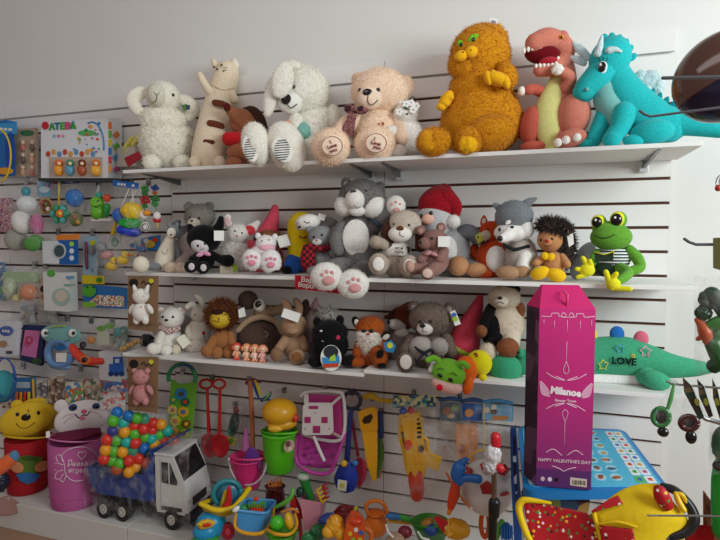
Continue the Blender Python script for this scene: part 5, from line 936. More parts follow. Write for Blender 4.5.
# row five, behind the baskets
T = WT('paint_set', 'blue painting set packet with orange and yellow tubes above the yellow bear lid', 'packet', 23, 378, -.1)
b = T.r('packet', cd_('3a78b8'), 12, 378, 34, 404, th=3); T.r('white_print', cd_('c8d8e8'), 15, 382, 30, 388, d=.7, th=.4, parent=b)
for k, cc in enumerate(('e8642c', 'e8a02c', 'd83a2c', 'e8c838')): T.t('tube', ps(cc), [(17+k*4, 403, 2, 1.6), (17+k*4, 393, 2, 1.6)], sm=0)
T.t('yellow_pen', ps('e8c030'), [(34, 404, 3, 1.2), (33, 380, 3, 1.2)], sm=0)
T = WT('ridged_ball_net', 'large teal ridged ball in a blue net at the left edge', 'ball', 4, 370, -.2); T.e('ball', mat('2f8a98', 'stripe', '56b0b4', 55), 3, 386, 13, 16, d=0); T.ring('net', ps('2458a8'), 3, 380, 13, 22, .9, d=4); T.ring('net', ps('2458a8'), 5, 378, 9, 20, .8, d=10)
for i, (x0, y0, x1, y1, a, bb, lb) in enumerate(((36, 380, 47, 404, '6a6a70', 'a8a098,d8d0c8,5a5a60', 'grey crinkly packet behind the two basket lids'), (48, 376, 64, 403, '7a5a48', 'a88a70,c8b8a0,5a4030', 'brown printed pouch behind the white cat lid'), (65, 382, 82, 403, '6ab04a', 'e8e0a0,3a8ac0,f0f0e8,d8702c', 'green and yellow printed card above the white cat lid'), (83, 378, 103, 404, '8a8270', 'c05a4c,d8d0c0,4a6a50,b8a888', 'busy printed bag right of the green and yellow card'), (103, 391, 124, 409, 'eceae6', 'd8482c,eceae6,eceae6,e8a0a0', 'white card with red fruit print left of the pink bear card'), (104, 379, 127, 391, '2a5aa0', 'b8402c,2a5aa0,3a7ac0,d8c8b8', 'blue and red carton under the train carton'))):
    T = WT('toy_packet', lb, 'packet', (x0+x1)/2, y0, -.12-.01*(i % 3)); T.p('printed_card', PR(a, bb, 45), [(x0, y1), (x1, y1+1), (x1-.5, y0), (x0+.5, y0+1)], th=2); bag(T, x0-1, y0-3, x1+1, y1+1, d=2, th=3)
for x0, y0, x1, y1, a, bb, sc_, lb in ((-6, 262, 4, 300, '2a6aa8', '4aa83c,2a6aa8,d8e0d0,2a6aa8', 40, 'blue and green printed packet cut by the left edge, beside the peach ball bag'), (38, 305, 56, 322, 'b8b4ac', 'a8a49c,c8c4bc,98a098', 30, 'pale crinkled packet under the cream card with the black spot'), (113, 326, 127, 348, '8ab0a4', 'c8d0c0,5a9a8c,d8d4c8,8a8a70', 40, 'pale green blister card left of the net bag'), (2, 392, 12, 408, '8a2c2c', '8a2c2c,3a5a9a,d8c8a8', 30, 'dark red packet behind the yellow bear ear'), (20, 305, 34, 322, 'c4c8cc', 'c4c8cc,9ab0c0,b0a898', 30, 'small silvery packet above the pink and navy packet')):
    T = WT('toy_packet', lb, 'packet', (x0+x1)/2, y0, -.05); T.p('printed_card', PR(a, bb, sc_), [(x0, y1), (x1, y1+1), (x1-.5, y0), (x0+.5, y0+1)], th=2); bag(T, x0-1, y0-3, x1+1, y1+1, d=2, th=3)
# ================================================================ floor plinth: baskets and truck
def upz(px, py, z):
    r = ray(px, py); return CAM+r*((z-CAM.z)/r.z)
T = Toy('laundry_basket', 'red pop-up basket with a yellow bear-faced lid and rounded ears at left', 'basket', 30, -.23, POD)
RD = mat('b01c24', 'fabric'); YL = mat('dcb52a', 'fabric')
b = T.lathe('basket_body', RD, 28, [(19, T.py), (20.5, T.py-1), (22, 478), (23, 455), (24, 436), (23, 436), (20, 478), (18, T.py-3)]); T.ring('wire_hoop', RD, 28, 455, 23.6, 3.2, .6, tilt=23, parent=b)
T.ring('basket_rim', YL, 28, 434, 25.5, 4, 1.1, tilt=24)
lid = T.e('lid', YL, 27, 419, 28, 17, d=4, ry=9, rot=8); T.e('back_panel', YL, 36, 417, 24, 20, d=-10, ry=5, rot=5)
for x, y in ((17, 405), (62, 401)): T.e('ear', YL, x, y, 6.5, 5.5, d=0, ry=3, rot=20 if x > 40 else 0)
hh = lid; T.on('nose', BLK, hh, 26, 417, 4.6, 3.4, out=.3, th=.4); T.on('eye', BLK, hh, 17.5, 414, 1.7, 2, out=.3); T.on('eye', BLK, hh, 38.5, 412.5, 1.7, 2.2, out=.3)
T.line('smile', pl('5c3a10'), [(16, 423), (20, 427), (27, 427.5), (35, 422)], .5, h=hh); T.line('brow', pl('5c3a10'), [(28, 409), (28.5, 412)], .4, h=hh, sm=0)
hb = dict(b=b, o=b, px=28, py=470, rx=24.5, rz=900, ry=24.5, d=0, rot=0)
el = lambda x, y, rx, ry, r_=0: [(x+rx*math.cos(t)*math.cos(r_)+ry*math.sin(t)*math.sin(r_), y-rx*math.cos(t)*math.sin(r_)+ry*math.sin(t)*math.cos(r_)) for t in [math.pi*k/8 for k in range(16)]]
T.patch('printed_jumper', cd_('587a2a'), hb, [(15, 457), (28, 455), (43, 457), (40, 465), (38, 472), (28, 475), (18, 472), (16, 465)], .9); T.patch('printed_pocket', cd_('2f6aa8'), hb, [(16, 474), (28, 472), (41, 474), (36, 481), (28, 484), (20, 481)], 1.2)
T.patch('printed_arm', cd_('d08a5c'), hb, el(17, 467, 7, 5.5, -.3), 1.5); T.patch('printed_arm', cd_('d08a5c'), hb, el(42, 466, 8, 5, .4), 1.5); T.patch('printed_jar', cd_('3f5c1e'), hb, el(29, 458, 8, 2.6), 1.3)
T.done()
T = Toy('laundry_basket', 'pink mesh pop-up basket with white cat-faced lid and cursive white lettering', 'basket', 76, -.262, POD)
PK = mat('c0609c', 'fabric'); WF = mat('dcd4d4', 'fabric')
b = T.lathe('basket_body', PK, 76, [(24, T.py), (25, T.py-1), (26, 490), (27.5, 470), (28, 438), (27, 438), (25, 470), (23, T.py-4)]); T.ring('basket_rim', mat('d47cb0', 'fabric'), 76, 437.5, 28, 4.5, .9, tilt=27)
for y in (470, 497): T.ring('wire_hoop', mat('b05890', 'fabric'), 76, y, 26.8, 3, .6, tilt=26, parent=b)
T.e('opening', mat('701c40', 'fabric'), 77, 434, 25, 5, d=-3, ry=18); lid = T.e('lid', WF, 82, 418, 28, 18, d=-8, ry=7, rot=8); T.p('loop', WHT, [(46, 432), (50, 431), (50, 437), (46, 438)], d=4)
for x, y in ((61, 406), (104, 405)): T.e('ear', WF, x, y, 7, 6.5, d=-10, ry=3)
hh = lid
for x, y, r_ in ((73, 407.5, -25), (96, 406.5, 25)): e_ = T.on('eye', cd_('24407a'), hh, x, y, 4.2, 3.6, rot=r_, out=.3, th=.3); T.on('pupil', BLK, hh, x+.5, y, 2, 2, out=1.4, th=.3)
T.on('nose', cd_('d05a7a'), hh, 84, 411.5, 3, 2.2, out=.3, th=.3); T.line('mouth', pl('5a2034'), [(75, 414), (79, 418), (83, 415), (87, 415), (90, 411)], .6, h=hh); T.e('tongue', cd_('e07a9a'), 82.5, 418, 2.6, 2, d=0, ry=.8)
for q in ([(90, 411), (97, 413), (102, 417)], [(90, 409), (98, 409), (104, 411)], [(74, 416), (68, 419), (64, 423)], [(74, 414), (67, 415), (63, 418)]): T.line('whisker', pl('c890a0'), q, .35, h=hh)
Ws = mat('ecd4e4', 'card')
def onb(x): return (max(0, 26.5**2-(x-76)**2))**.5+2.2
def bl(pts, w_=.5): T.line('swirl_print', Ws, [(x, y, onb(x)) for x, y in pts], w_, parent=b)
bl([(63+0, 463), (62, 455), (70, 449), (82, 447), (92, 450), (97, 456)]); bl([(64, 463), (66, 475), (74, 481), (84, 480)])
bl([(64, 462), (60, 455), (56, 457), (58, 462)]); bl([(63, 465), (56, 463), (52, 467), (56, 470)]); bl([(63, 470), (57, 472), (55, 478), (60, 479), (63, 474)]); bl([(66, 476), (63, 482), (60, 480)])
bl([(82, 460), (78, 455), (80, 451.5), (82, 453), (85, 451), (86, 455), (82, 460)])
for tx, x, y in (('Д', 70, 463), ('а', 74.6, 464), ('в', 78.4, 464), ('а', 82, 464), ('й', 86, 464), ('и', 70, 470.5), ('г', 73.6, 470.5), ('р', 77.2, 471), ('а', 81, 470.5), ('т', 84.6, 470.5), ('ь', 88.2, 470)): T.text(tx, x, y, 7.2 if tx == 'Д' else 6, Ws, d=onb(x), rot=6, bold=.02, parent=b)
T.done()
# toy dump truck: built in metres, then set down at an angle
A_, B_ = upz(168, 530, POD), upz(100, 517, POD)
tk = bpy.data.objects.new('toy_dump_truck', None); COL.objects.link(tk); tk.scale = (.95, 1, 1.15); ang = math.radians(3)
tk.location = (-1.885, -.235, POD); tk.rotation_euler = (0, 0, ang); tag(tk, 'large toy dump truck with white cab and blue bed, wrapped in clear film', 'toy truck')
def mb(name, m, *a, parent=tk, sm=False, taper=None):
    V, Fs = boxmesh(*a[:6], a[6] if len(a) > 6 else .004)
    if taper: V = [taper(*v) for v in V]
    return newobj(name, V, Fs, m, parent, sm)
BLU = ps('233f8c'); WC = ps('d9d9d6'); DK = ps('17181a')
def prism_y(name, m, pts, y0, y1, parent=tk):
    n = len(pts); V = [(x, y0, z) for x, z in pts]+[(x, y1, z) for x, z in pts]
    return newobj(name, V, [tuple(range(n)), tuple(range(2*n-1, n-1, -1))]+[(i, i+n, (i+1) % n+n, (i+1) % n) for i in range(n)], m, parent, False)
mb('chassis', DK, -.30, .28, -.06, .06, .055, .10)
mb('bumper', DK, .27, .31, -.11, .11, .04, .08)
prism_y('bed', BLU, [(-.33, .235), (-.31, .15), (-.25, .115), (.08, .115), (.08, .30), (.02, .225)], -.115, -.105); prism_y('bed_side', BLU, [(-.33, .235), (-.31, .15), (-.25, .115), (.08, .115), (.08, .30), (.02, .225)], .105, .115)
mb('bed_floor', BLU, -.30, .08, -.105, .105, .113, .123); mb('tailgate', BLU, -.325, -.312, -.105, .105, .14, .235)
mb('bed_headboard', BLU, .07, .082, -.115, .115, .115, .34); prism_y('bed_canopy', BLU, [(.07, .335), (.16, .37), (.16, .378), (.07, .345)], -.115, .115)
for x in (-.26, -.13, -.0): mb('bed_rib', ps('1b3274'), x-.006, x+.006, -.121, -.105, .12, .225, .002)
cab = prism_y('cab', WC, [(.095, .10), (.095, .325), (.20, .325), (.262, .215), (.285, .14), (.285, .07), (.10, .07)], -.105, .105)
gl = mat('1c2022', 'gloss')
prism_y('side_window', gl, [(.135, .205), (.135, .295), (.185, .295), (.228, .215), (.225, .2)], -.108, -.1055, cab)
prism_y('window_post', WC, [(.178, .2), (.178, .298), (.183, .298), (.183, .2)], -.110, -.106, cab)
V = [(.204, -.095, .319), (.204, .095, .319), (.2615, .098, .219), (.2615, -.098, .219), (.198, -.095, .315), (.198, .095, .315), (.255, .098, .215), (.255, -.098, .215)]
newobj('windshield', V, [(0, 3, 2, 1), (4, 5, 6, 7), (0, 1, 5, 4), (1, 2, 6, 5), (2, 3, 7, 6), (3, 0, 4, 7)], gl, cab, False)
mb('roof', WC, .09, .205, -.11, .11, .322, .333); mb('grille', DK, .284, .29, -.06, .06, .10, .135, .001)
for y in (-.085, .085): mb('headlight', ps('c9c9c4'), .284, .292, y-.015, y+.015, .085, .11, .002)
mb('door_line', ps('9a9a98'), .125, .127, -.1065, -.105, .08, .31, .0003); mb('mudguard', DK, .13, .25, -.112, -.06, .085, .1); mb('mudguard', DK, .13, .25, .06, .112, .085, .1)
for x in (-.235, -.115, .19):
    for sy in (-1, 1):
        V, Fs = tubemesh([(x, sy*.07, .045), (x, sy*.112, .045)], [.045, .045], 24, False); w_ = newobj('wheel', V, Fs, ps('1a1a1b'), tk, False)
        V, Fs = tubemesh([(x, sy*.10, .045), (x, sy*.115, .045)], [.024, .022], 18, False); newobj('hub', V, Fs, ps('d0cec8'), w_, False)
        for k in range(6): a = k*1.047; V, Fs = tubemesh([(x+.013*math.cos(a), sy*.11, .045+.013*math.sin(a)), (x+.013*math.cos(a), sy*.1165, .045+.013*math.sin(a))], [.003, .003], 6, False); newobj('hub_hole', V, Fs, DK, w_, False)
# film round the truck
n = 14; V = []; Fs = []
for i in range(n+1):
    x = -.35+.66*i/n; hgt = .26+.13*min(1, max(0, (i/n-.45)*3)); wv = .012*math.sin(i*2.1)
    for k in range(21):
        a = 2*math.pi*k/20; cy = .128*np.sign(math.cos(a))*abs(math.cos(a))**.45; cz = hgt/2+hgt/2*np.sign(math.sin(a))*abs(math.sin(a))**.45
        V.append((x+.004*math.sin(k*3), cy*(1+wv), max(.002, cz+.006*math.sin(k*2.7+i))))
for i in range(n):
    for k in range(20): a = i*21+k; Fs.append((a, a+1, a+22, a+21))
newobj('clear_film', V, Fs, CLR, tk)
# net bag of balls on the truck bed
T = Toy('ball_bag', 'clear bag of many small coloured plastic balls resting on the truck bed', 'bag of balls', 138, -.23, POD+.13, snap=False, flatten=False)
BP = [(117, 412.5, 'b'), (128.5, 416, 'b'), (113, 421, 'g'), (123.5, 423, 't'), (137, 418, 'g'), (144, 419, 'n'), (153, 423, 'r'), (161, 424.5, 'o'), (112.5, 431, 'p'), (124.5, 432, 'o'), (134.5, 426, 'r'), (134.5, 434, 'g'), (143.5, 429, 'r'), (152, 430, 'r'), (107, 440, 'r'), (116.5, 440.5, 'g'), (126.5, 442, 't'), (135.5, 443, 'r'), (145, 437, 'g'), (151.5, 439, 't'), (159, 435, 'g'), (167, 431, 't'), (105.5, 450, 'o'), (113.5, 451.5, 'g'), (122.5, 452, 'o'), (133, 450, 'n'), (144, 448.5, 'b'), (155, 445.5, 'o'), (164, 442.5, 'r'), (104, 459, 'r'), (112, 460.5, 'g'), (119.5, 463.5, 'g'), (129, 461, 'r'), (139, 458.5, 'r'), (147, 463, 'r'), (135.5, 467, 'o'), (117, 469, 's'), (129, 472, 'o'), (159, 460, 's'), (174, 441, 's')]
BC = dict(b='1f6fc0', g='5ab836', t='28b0a4', r='d8382c', o='eca024', p='3c3c8c', n='3f9a7c', s='b8583a')
for i, (x, y, c_) in enumerate(BP): T.e('ball', ps(BC[c_]), x, y, 5.6, 5.6, d=26+(i*7 % 5)-abs(x-138)*.12, ry=5.4, n=3)
random.seed(4)
for i in range(26): T.e('ball', ps(random.choice(list(BC.values()))), random.uniform(110, 164), random.uniform(422, 464), 5.4, 5.4, d=random.uniform(-4, 8), ry=5.4, n=2)
bag(T, 101, 406, 177, 477, d=14, th=15)
T.e('bag_neck', CLR, 158, 417, 8, 4, d=14, lump=.3)
# ================================================================ hanging toys under the shelves
def hk(px, py, what, ln=.12): return hook(px, py, ln, 'chromed wire hook holding the '+what, 'wire hooks under the shelves')
hk(182, 371, 'green racket board with gears'); hk(212, 378, 'two red spades'); hk(249, 380, 'pink bucket and its ribbon'); hk(284, 390, 'green bucket'); hk(325, 389, 'white square basket'); hk(352, 392, 'blue spade'); hk(372, 398, 'yellow saw'); hk(414, 393, 'yellow and orange water gun'); hk(381, 412, 'blue and green tool handles', .04); hk(460, 397, 'starfish header packets'); hk(235, 405, 'small fish packet')
T = WT('gear_board', 'lime green toy board with coloured gear pictures and a blue-green ring handle', 'toy', 182, 378, -.1)
g = ps('6cb02e'); b = T.p('board', g, [(167, 437), (190, 444), (196, 380), (188, 384), (178, 384), (171, 380)], d=2, th=2.5); T.ring('handle', ps('3a9a60'), 182, 378, 13.5, 14, 2.2, d=1, a0=-15, a1=195); T.ring('handle_inset', ps('2f6ab0'), 184, 374, 11, 9, 1.2, d=2.6, a0=30, a1=120)
for x, y, r_, cc, c3 in ((181, 394, 5.5, '2f8ac0', '5a4a2c'), (173, 400, 3.4, '3aa06a', 'e0c030'), (185, 402, 4, '2c6a50', 'd8482c'), (172, 410, 4.2, 'e4c42c', 'c04a2c'), (183, 412, 5, 'e8b42c', '4a7ab0'), (175, 421, 5, 'd8d03c', 'e0702c'), (186, 424, 4, '8a5a2c', 'e8d03c'), (173, 432, 4.5, 'e89a2c', '5a8a2c'), (184, 434, 4, 'e0c83c', '8a3a6a')):
    for k in range(8): a = k*.785; T.disc('gear_tooth', ps(cc), x+r_*.95*math.cos(a), y+r_*.95*math.sin(a), 1.1, d=2.9, th=.6, n=6, parent=b)
    T.disc('gear', ps(cc), x, y, r_, d=3, th=.7, parent=b); T.disc('gear_hub', ps(c3), x, y, r_*.45, d=3.7, th=.6, parent=b)
for dx, lb in ((0, 'long red plastic spade with ring handle, left of the hanging pair'), (13, 'long red plastic spade, right of the hanging pair')):
    T = WT('toy_spade', lb, 'spade', 208+dx*.7, 380, -.08-dx*.003); r_ = ps('b81c22')
    T.ring('handle', r_, 206+dx, 384, 6, 4.5, 1.3, d=1); T.t('shaft', r_, [(207+dx, 389, 1, 1.7), (208+dx*.9, 410, 1, 1.7), (209+dx*.8, 434, 1, 2)]); T.sheet('blade', r_, [[(202+dx*.8, 436, 2), (209+dx*.8, 433, 4), (217+dx*.8, 437, 2)], [(201+dx*.8, 446, 1), (210+dx*.8, 447, 0), (219+dx*.8, 447, 1)], [(205+dx*.8, 455, 2), (210+dx*.8, 458, 2), (216+dx*.8, 455, 2)]], 1.4)
T = WT('fish_packet', 'small clear packet with a dark green toy fish and yellow star at the bottom', 'bagged toy', 235, 408, -.08)
T.e('dark_fish', ps('27403c'), 234, 424, 5, 12, d=3, rot=-10, lump=.08); T.e('green_head', ps('3a7a5a'), 232, 430, 4.5, 6, d=5); T.e('red_top', ps('8a2c34'), 236, 410, 3, 4, d=4)
P_ = []
for k in range(10): a = math.radians(90+k*36); q = 6.5*(1 if k % 2 == 0 else .55); P_.append((231+q*math.cos(a), 441-q*math.sin(a)))
T.p('yellow_star', ps('c8c82c'), P_, d=5, th=2); T.disc('star_centre', ps('5aa03c'), 231, 441, 2.4, d=5.7, th=.7); bag(T, 225, 406, 243, 449, d=4, th=4, sk=-3)
T = WT('toy_bucket', 'hot pink bucket with white handle hanging, holding purple rake and a wooden-handled net', 'bucket', 248, 455, -.17)
T.lathe('bucket_body', ps('e2347c'), 248, [(11, 487), (12, 486), (15, 470), (17.5, 457), (18.5, 456), (18.5, 458), (16, 458), (13, 475), (10, 482)], d=2); T.ring('rim', ps('ea4a8a'), 248, 456.5, 18.3, 3.4, 1, d=2, tilt=17)
T.ring('handle', ps('dcd4d6'), 248, 458, 19, 27, .9, d=14, a0=180, a1=360); T.t('wooden_shaft', ps('a8643c'), [(250, 382, 2, 2.2), (252, 415, 2, 2.4), (253, 452, 4, 2.4)], sm=0)
f = T.sheet('purple_rake', ps('6a3a9a'), [[(247, 450, 8), (252, 447, 9), (258, 451, 8)], [(242, 462, 9), (251, 460, 10), (262, 464, 9)]], 1.2)
for k in range(5): T.t('rake_tine', ps('8a5ab8'), [(244+k*4, 462, 11, .7), (242+k*4.2, 468, 11, .6)], parent=f, sm=0)
T.t('pink_net', mat('c870b0', 'tint'), [(246, 430, 3, 2), (246, 448, 4, 5)], sm=0)
T = WT('ribbon_toy', 'blue and yellow plastic ribbon tied around the hook above the pink bucket', 'ribbon', 257, 385, -.12)
for q, cc in (([(252, 380, 2, 2.2), (256, 388, 4, 2.4), (259, 398, 3, 1.4)], '2a5ab8'), ([(255, 381, 4, 1.4), (258, 388, 6, 1.6), (260, 396, 5, 1)], 'd8c42c'), ([(262, 400, 3, 2), (268, 397, 4, 2.2), (271, 392, 3, 1)], '2a5ab0'), ([(264, 400, 5, 1), (268, 396, 6, 1.2), (270, 392, 5, .8)], '7ab84a'), ([(247, 383, 1, 2), (253, 380, 3, 2), (260, 382, 1, 1.2)], '7a2434'), ([(271, 392, 3, .4), (280, 388, 3, .4), (287, 386, 0, .4)], 'c8c8c8')): T.t('ribbon', ps(cc), q)
T = WT('toy_bucket', 'bright green bucket with a yellow domed lid mould on top and a sticker', 'bucket', 279, 430, -.17)
T.lathe('bucket_body', ps('52b81c'), 279.5, [(13, 470), (14.5, 468), (16, 450), (17.3, 433), (18.3, 430), (18.3, 433), (15, 436), (12, 465)], d=2); T.ring('rim', ps('5cc422'), 279.5, 431, 18.4, 3, 1.1, d=2, tilt=17)
T.e('yellow_dome', ps('d89e1c'), 279.5, 411.5, 17.5, 13, d=8, ry=16); T.e('yellow_mould', ps('dca424'), 282, 423, 15, 7, d=8); T.e('small_yellow_mould', ps('e0b030'), 276, 428, 8, 4, d=16); T.e('red_mould', ps('c83a24'), 295, 418, 3.5, 4, d=8)
s_ = T.disc('sticker', cd_('c8b49a'), 289, 446, 5, 6.5, d=19.5, th=.5, rot=-20); T.disc('sticker_print', cd_('7a4a5a'), 288, 444, 2.4, 3, d=20.1, th=.4, parent=s_); T.disc('sticker_print', cd_('e8d8c0'), 290, 449, 2.2, d=20.1, th=.4, parent=s_)
T = WT('square_basket', 'white plastic square basket with four cut-out holes, seen from its underside', 'basket', 322, 400, -.14)
Wp = ps('dcd6d6'); T.p('inside', ps('b83a80'), [(304, 432), (343, 438), (341, 396), (306, 394)], d=4, th=2)
b = T.p('base', Wp, [(302, 433), (303, 406), (306, 403), (329, 403), (332, 406), (333, 432), (330, 435), (305, 435)], d=14, th=2)
for x0, y0, x1, y1 in ((309, 406, 318, 409), (304.5, 417, 310.5, 423), (321.5, 417, 327.5, 423), (313, 426, 320, 433)): T.r('hole', ps('a8306e'), x0, y0, x1, y1, d=14.6, th=.5, parent=b)
for x, y in ((315, 413), (305, 429), (329, 429)): T.disc('rivet', ps('555055'), x, y, .6, d=14.5, th=.4, parent=b, n=8)
T.t('rim', Wp, [(301, 396, 4, 1.6), (306, 392, 4, 1.6), (322, 391, 4, 1.6), (338, 392, 4, 1.8), (343, 396, 4, 1.8), (345, 418, 4, 1.8), (343, 436, 4, 1.8), (335, 441, 4, 1.8), (318, 439, 4, 1.6), (303, 434, 4, 1.6)], sm=4)
for q in ([(306, 404), (306, 394)], [(331, 405), (341, 396)], [(332, 433), (341, 438)]): T.p('corner_strut', Wp, [(q[0][0]-2, q[0][1], 12), (q[0][0]+2, q[0][1], 12), (q[1][0]+2, q[1][1], 5), (q[1][0]-2, q[1][1], 5)], th=1.5)
T.t('handle', Wp, [(314, 437, 12, 1.5), (319, 449, 16, 1.7), (324, 460, 18, 1.6)], sm=0)
T = WT('sand_sieve', 'magenta pink scoop tray with round holes, hanging below the white basket', 'sieve', 318, 442, -.12)
m_ = ps('cc48ac'); T.sheet('tray', m_, [[(299, 434, 8), (318, 434, 4), (344, 432, 6)], [(297, 450, 7), (317, 450, 0), (340, 450, 5)], [(299, 464, 8), (317, 468, 3), (334, 468, 7)]], 1.5)
T.t('rim', m_, [(299, 432, 8, 1.5), (295, 448, 9, 1.7), (297, 462, 10, 1.8), (308, 471, 11, 1.9), (322, 474, 11, 1.9), (332, 470, 10, 1.8), (338, 455, 9, 1.6), (345, 434, 8, 1.5)])
for x, y in ((308, 448), (318, 445), (328, 447), (305, 455), (313, 458), (323, 459), (331, 455), (318, 465), (310, 465), (326, 465), (316, 452), (322, 452)): T.ring('sieve_hole', ps('8a2c74'), x, y, 2, 1.2, .6, d=6.5, n=10)
T = WT('toy_spade', 'navy blue spade with round dark handle, yellow knob and white price sticker', 'spade', 350, 400, -.14)
b = ps('1c2c6c'); T.ring('handle', ps('20243c'), 352, 400.5, 8.5, 8.5, 2, d=2); T.t('shaft', b, [(351, 410, 2, 2.4), (349, 435, 2, 2.6), (347, 460, 2, 3)], sm=0)
bl_ = T.sheet('blade', ps('1f3ca0'), [[(340, 464, 4), (348, 461, 8), (356, 466, 4)], [(334, 478, 4), (346, 478, 11), (358, 480, 4)], [(337, 490, 4), (346, 493, 7), (354, 491, 4)]], 1.6); T.e('yellow_knob', ps('e0a820'), 344, 463.5, 3.4, 3.4, d=12); T.e('blue_knob', ps('2f7ac0'), 355, 463, 3, 3, d=8)
s_ = T.p('price_sticker', cd_('dcdcc8'), [(337, 490), (346, 491.5), (347, 481), (338, 479.5)], d=13, th=.5); T.disc('sticker_print', cd_('c8c03c'), 342, 485.5, 2.2, d=13.6, th=.4, parent=s_)
T = WT('toy_spade', 'red and pink spade mostly hidden behind the navy blue spade', 'spade', 361, 440, -.08); T.t('shaft', ps('a83050'), [(352, 420, 0, 1.5), (358, 455, 0, 1.8)], sm=0); T.sheet('blade', ps('b83a4c'), [[(354, 460, 2), (361, 457, 4), (366, 462, 2)], [(353, 474, 2), (362, 474, 4), (367, 474, 2)], [(353, 484, 2), (360, 487, 4), (364, 482, 2)]], 1.4)
T = WT('toy_saw', 'yellow toy handsaw hanging with its handle up beside the navy spade', 'toy saw', 367, 410, -.13)
b = T.p('saw_blade', ps('e0a418'), [(362, 430), (366, 460), (372, 480), (376, 481), (377, 460), (376.5, 428)], d=3, th=1.6); T.p('saw_handle', ps('dd9c14'), [(358, 412), (364, 409), (373, 407), (376.5, 410), (377, 430), (361, 431)], d=4.5, th=3.5); T.p('grip_hole', pl('3a2a1c'), [(362, 421), (364, 417), (371, 414), (373, 417), (370, 423), (364, 424)], d=5, th=.6)
for k in range(12): T.p('saw_tooth', ps('d89c18'), [(363+k*.9, 434+k*3.9), (361.6+k*.9, 436+k*3.9), (363.5+k*.9, 438+k*3.9)], d=2.8, th=1.2, parent=b)
T = WT('tool_set', 'blue and green toy tool handles tucked behind the yellow saw', 'toy tools', 381, 415, -.07)
T.t('blue_handle', ps('2a4080'), [(380, 414, 0, 3), (381, 436, 0, 3)], sm=0); T.t('green_handle', ps('4a7a2c'), [(380, 438, 0, 2.4), (381, 455, 0, 3.4), (376, 476, 0, 3)]); T.t('orange_handle', ps('c8702c'), [(382, 456, -2, 1.8), (379, 476, -2, 2)], sm=0)
T = WT('netting_strip', 'thin strip of yellow netting stretched between two hooks', 'netting', 378, 398, -.12); T.t('netting', fu('c8a02c'), [(364, 397, 2, 2.6), (372, 396, 3, 3.4), (380, 400, 2, 2), (391, 401, 2, 2.6)], fuzz=1, nt=300)
T = WT('water_gun', 'yellow water gun with orange-red nozzle pointing down, in a clear packet', 'water gun', 412, 400, -.12)
Y = ps('e4ae18'); rr = ps('e24420')
b = T.p('gun_body', Y, [(399, 417), (402, 412), (418, 413), (422, 430), (425, 452), (427, 468), (424, 478), (408, 478), (405, 470), (402, 452), (398, 436)], d=5, th=6); T.p('gun_ridge', Y, [(402, 418), (410, 416), (415, 474), (408, 474)], d=7.5, th=2.5, parent=b)
T.p('gun_grip', Y, [(422, 449), (430, 454), (441, 459), (438, 471), (424, 465)], d=4.5, th=5); T.t('trigger_guard', Y, [(420, 436, 2, 1.8), (427, 440, 2, 1.8), (428, 450, 2, 1.8)])
for k in range(5): T.r('grip_tooth', Y, 417, 418+k*4.4, 421.5, 420.6+k*4.4, d=5, th=5, parent=b)
T.t('nozzle', rr, [(416, 470, 2, 7.4), (416, 480, 2, 8), (417, 490, 2, 7.4), (417, 495, 2, 6.6)], sm=3); T.p('nozzle_collar', Y, [(406, 466), (426, 466), (424, 474), (419, 470), (415, 478), (411, 471), (407, 475)], d=10.5, th=2)
T.disc('red_button', rr, 408, 445, 3.8, 5, d=8.6, th=1.4); T.disc('trigger_hole', pl('5a2a14'), 421, 449, 2.8, 3.6, d=5.8, th=.6); T.p('body_slot', pl('5a4410'), [(401, 432), (403, 432), (406, 448), (404, 448)], d=5.8, th=.5); T.e('blue_cap', ps('2a50a8'), 403, 411, 4, 3.4, d=4); T.e('red_cap', ps('c8283c'), 411, 410, 3, 4, d=4)
h_ = T.p('header_card', mat('3f7a88', 'print', '8ab0a8,c8c080,2f5a70,d8d0a0', 70), [(392, 408), (436, 407), (435, 395), (393, 396)], d=4); bag(T, 396, 405, 437, 500, d=5, th=10, sk=2)
T = WT('water_gun', 'orange see-through water gun in a clear packet behind the white and red ball', 'water gun', 466, 415, -.06)
og = mat('e08a30', 'plastic'); b = T.p('gun_body', og, [(456, 424), (474, 424), (477, 440), (474, 462), (458, 462), (456, 445)], d=3, th=4); T.disc('red_button', ps('b84a24'), 462, 449, 3.4, 4.4, d=3.8, th=1, parent=b)
for k in range(5): T.r('grip_tooth', og, 474, 426+k*5, 478, 429+k*5, d=2.6, th=3, parent=b)
bag(T, 453, 418, 480, 468, d=4, th=6)
for i, (x0, x1, cc, sp, lb) in enumerate(((439, 464, '5a6a78', (('9a6a4a', 447, 411, 5, 4), ('7a9a5a', 455, 408, 4, 3), ('c8a888', 451, 416, 4, 2.4)), 'grey-blue printed header card with brown animals, leftmost of three'), (461, 486, '1c4f9a', (('d88a3c', 469, 413, 4.4, 4), ('2f7ac8', 478, 407, 4, 3)), 'deep blue header card with an orange starfish, middle of three'), (482, 512, '6aa8cc', (('e8d8c8', 494, 408, 3, 3.4), ('7a3a2c', 494, 412, 3.4, 2.6), ('c8803c', 500, 418, 9, 2.4), ('e0c8a8', 487, 410, 3, 3)), 'light blue header card with a small boy and boat, rightmost of three'))):
    T = WT('packet_header', lb, 'header card', (x0+x1)/2, 410, -.1-.012*i); b = T.p('header_card', cd_(cc), [(x0, 420-i*.3), (x1, 421.5), (x1+1, 403+i*1.5), (x0+1, 402+i)], d=2)
    for c3, x, y, rx, rz in sp: T.disc('printed_figure', cd_(c3), x, y, rx, rz, d=2.6, th=.4, parent=b)
    T.t('crimped_film', mat('27508a' if i < 2 else '4a90c0', 'gloss'), [(x0+1, 400+i, 2, 1.6), ((x0+x1)/2, 398.5+i, 3, 2.2), (x1, 401+i, 2, 1.6)])
    bag(T, x0, 402, x1, 462, d=3, th=3)
T = WT('football', 'white football with red pentagon panels hanging in front of the wall', 'ball', 487, 487, -.3)
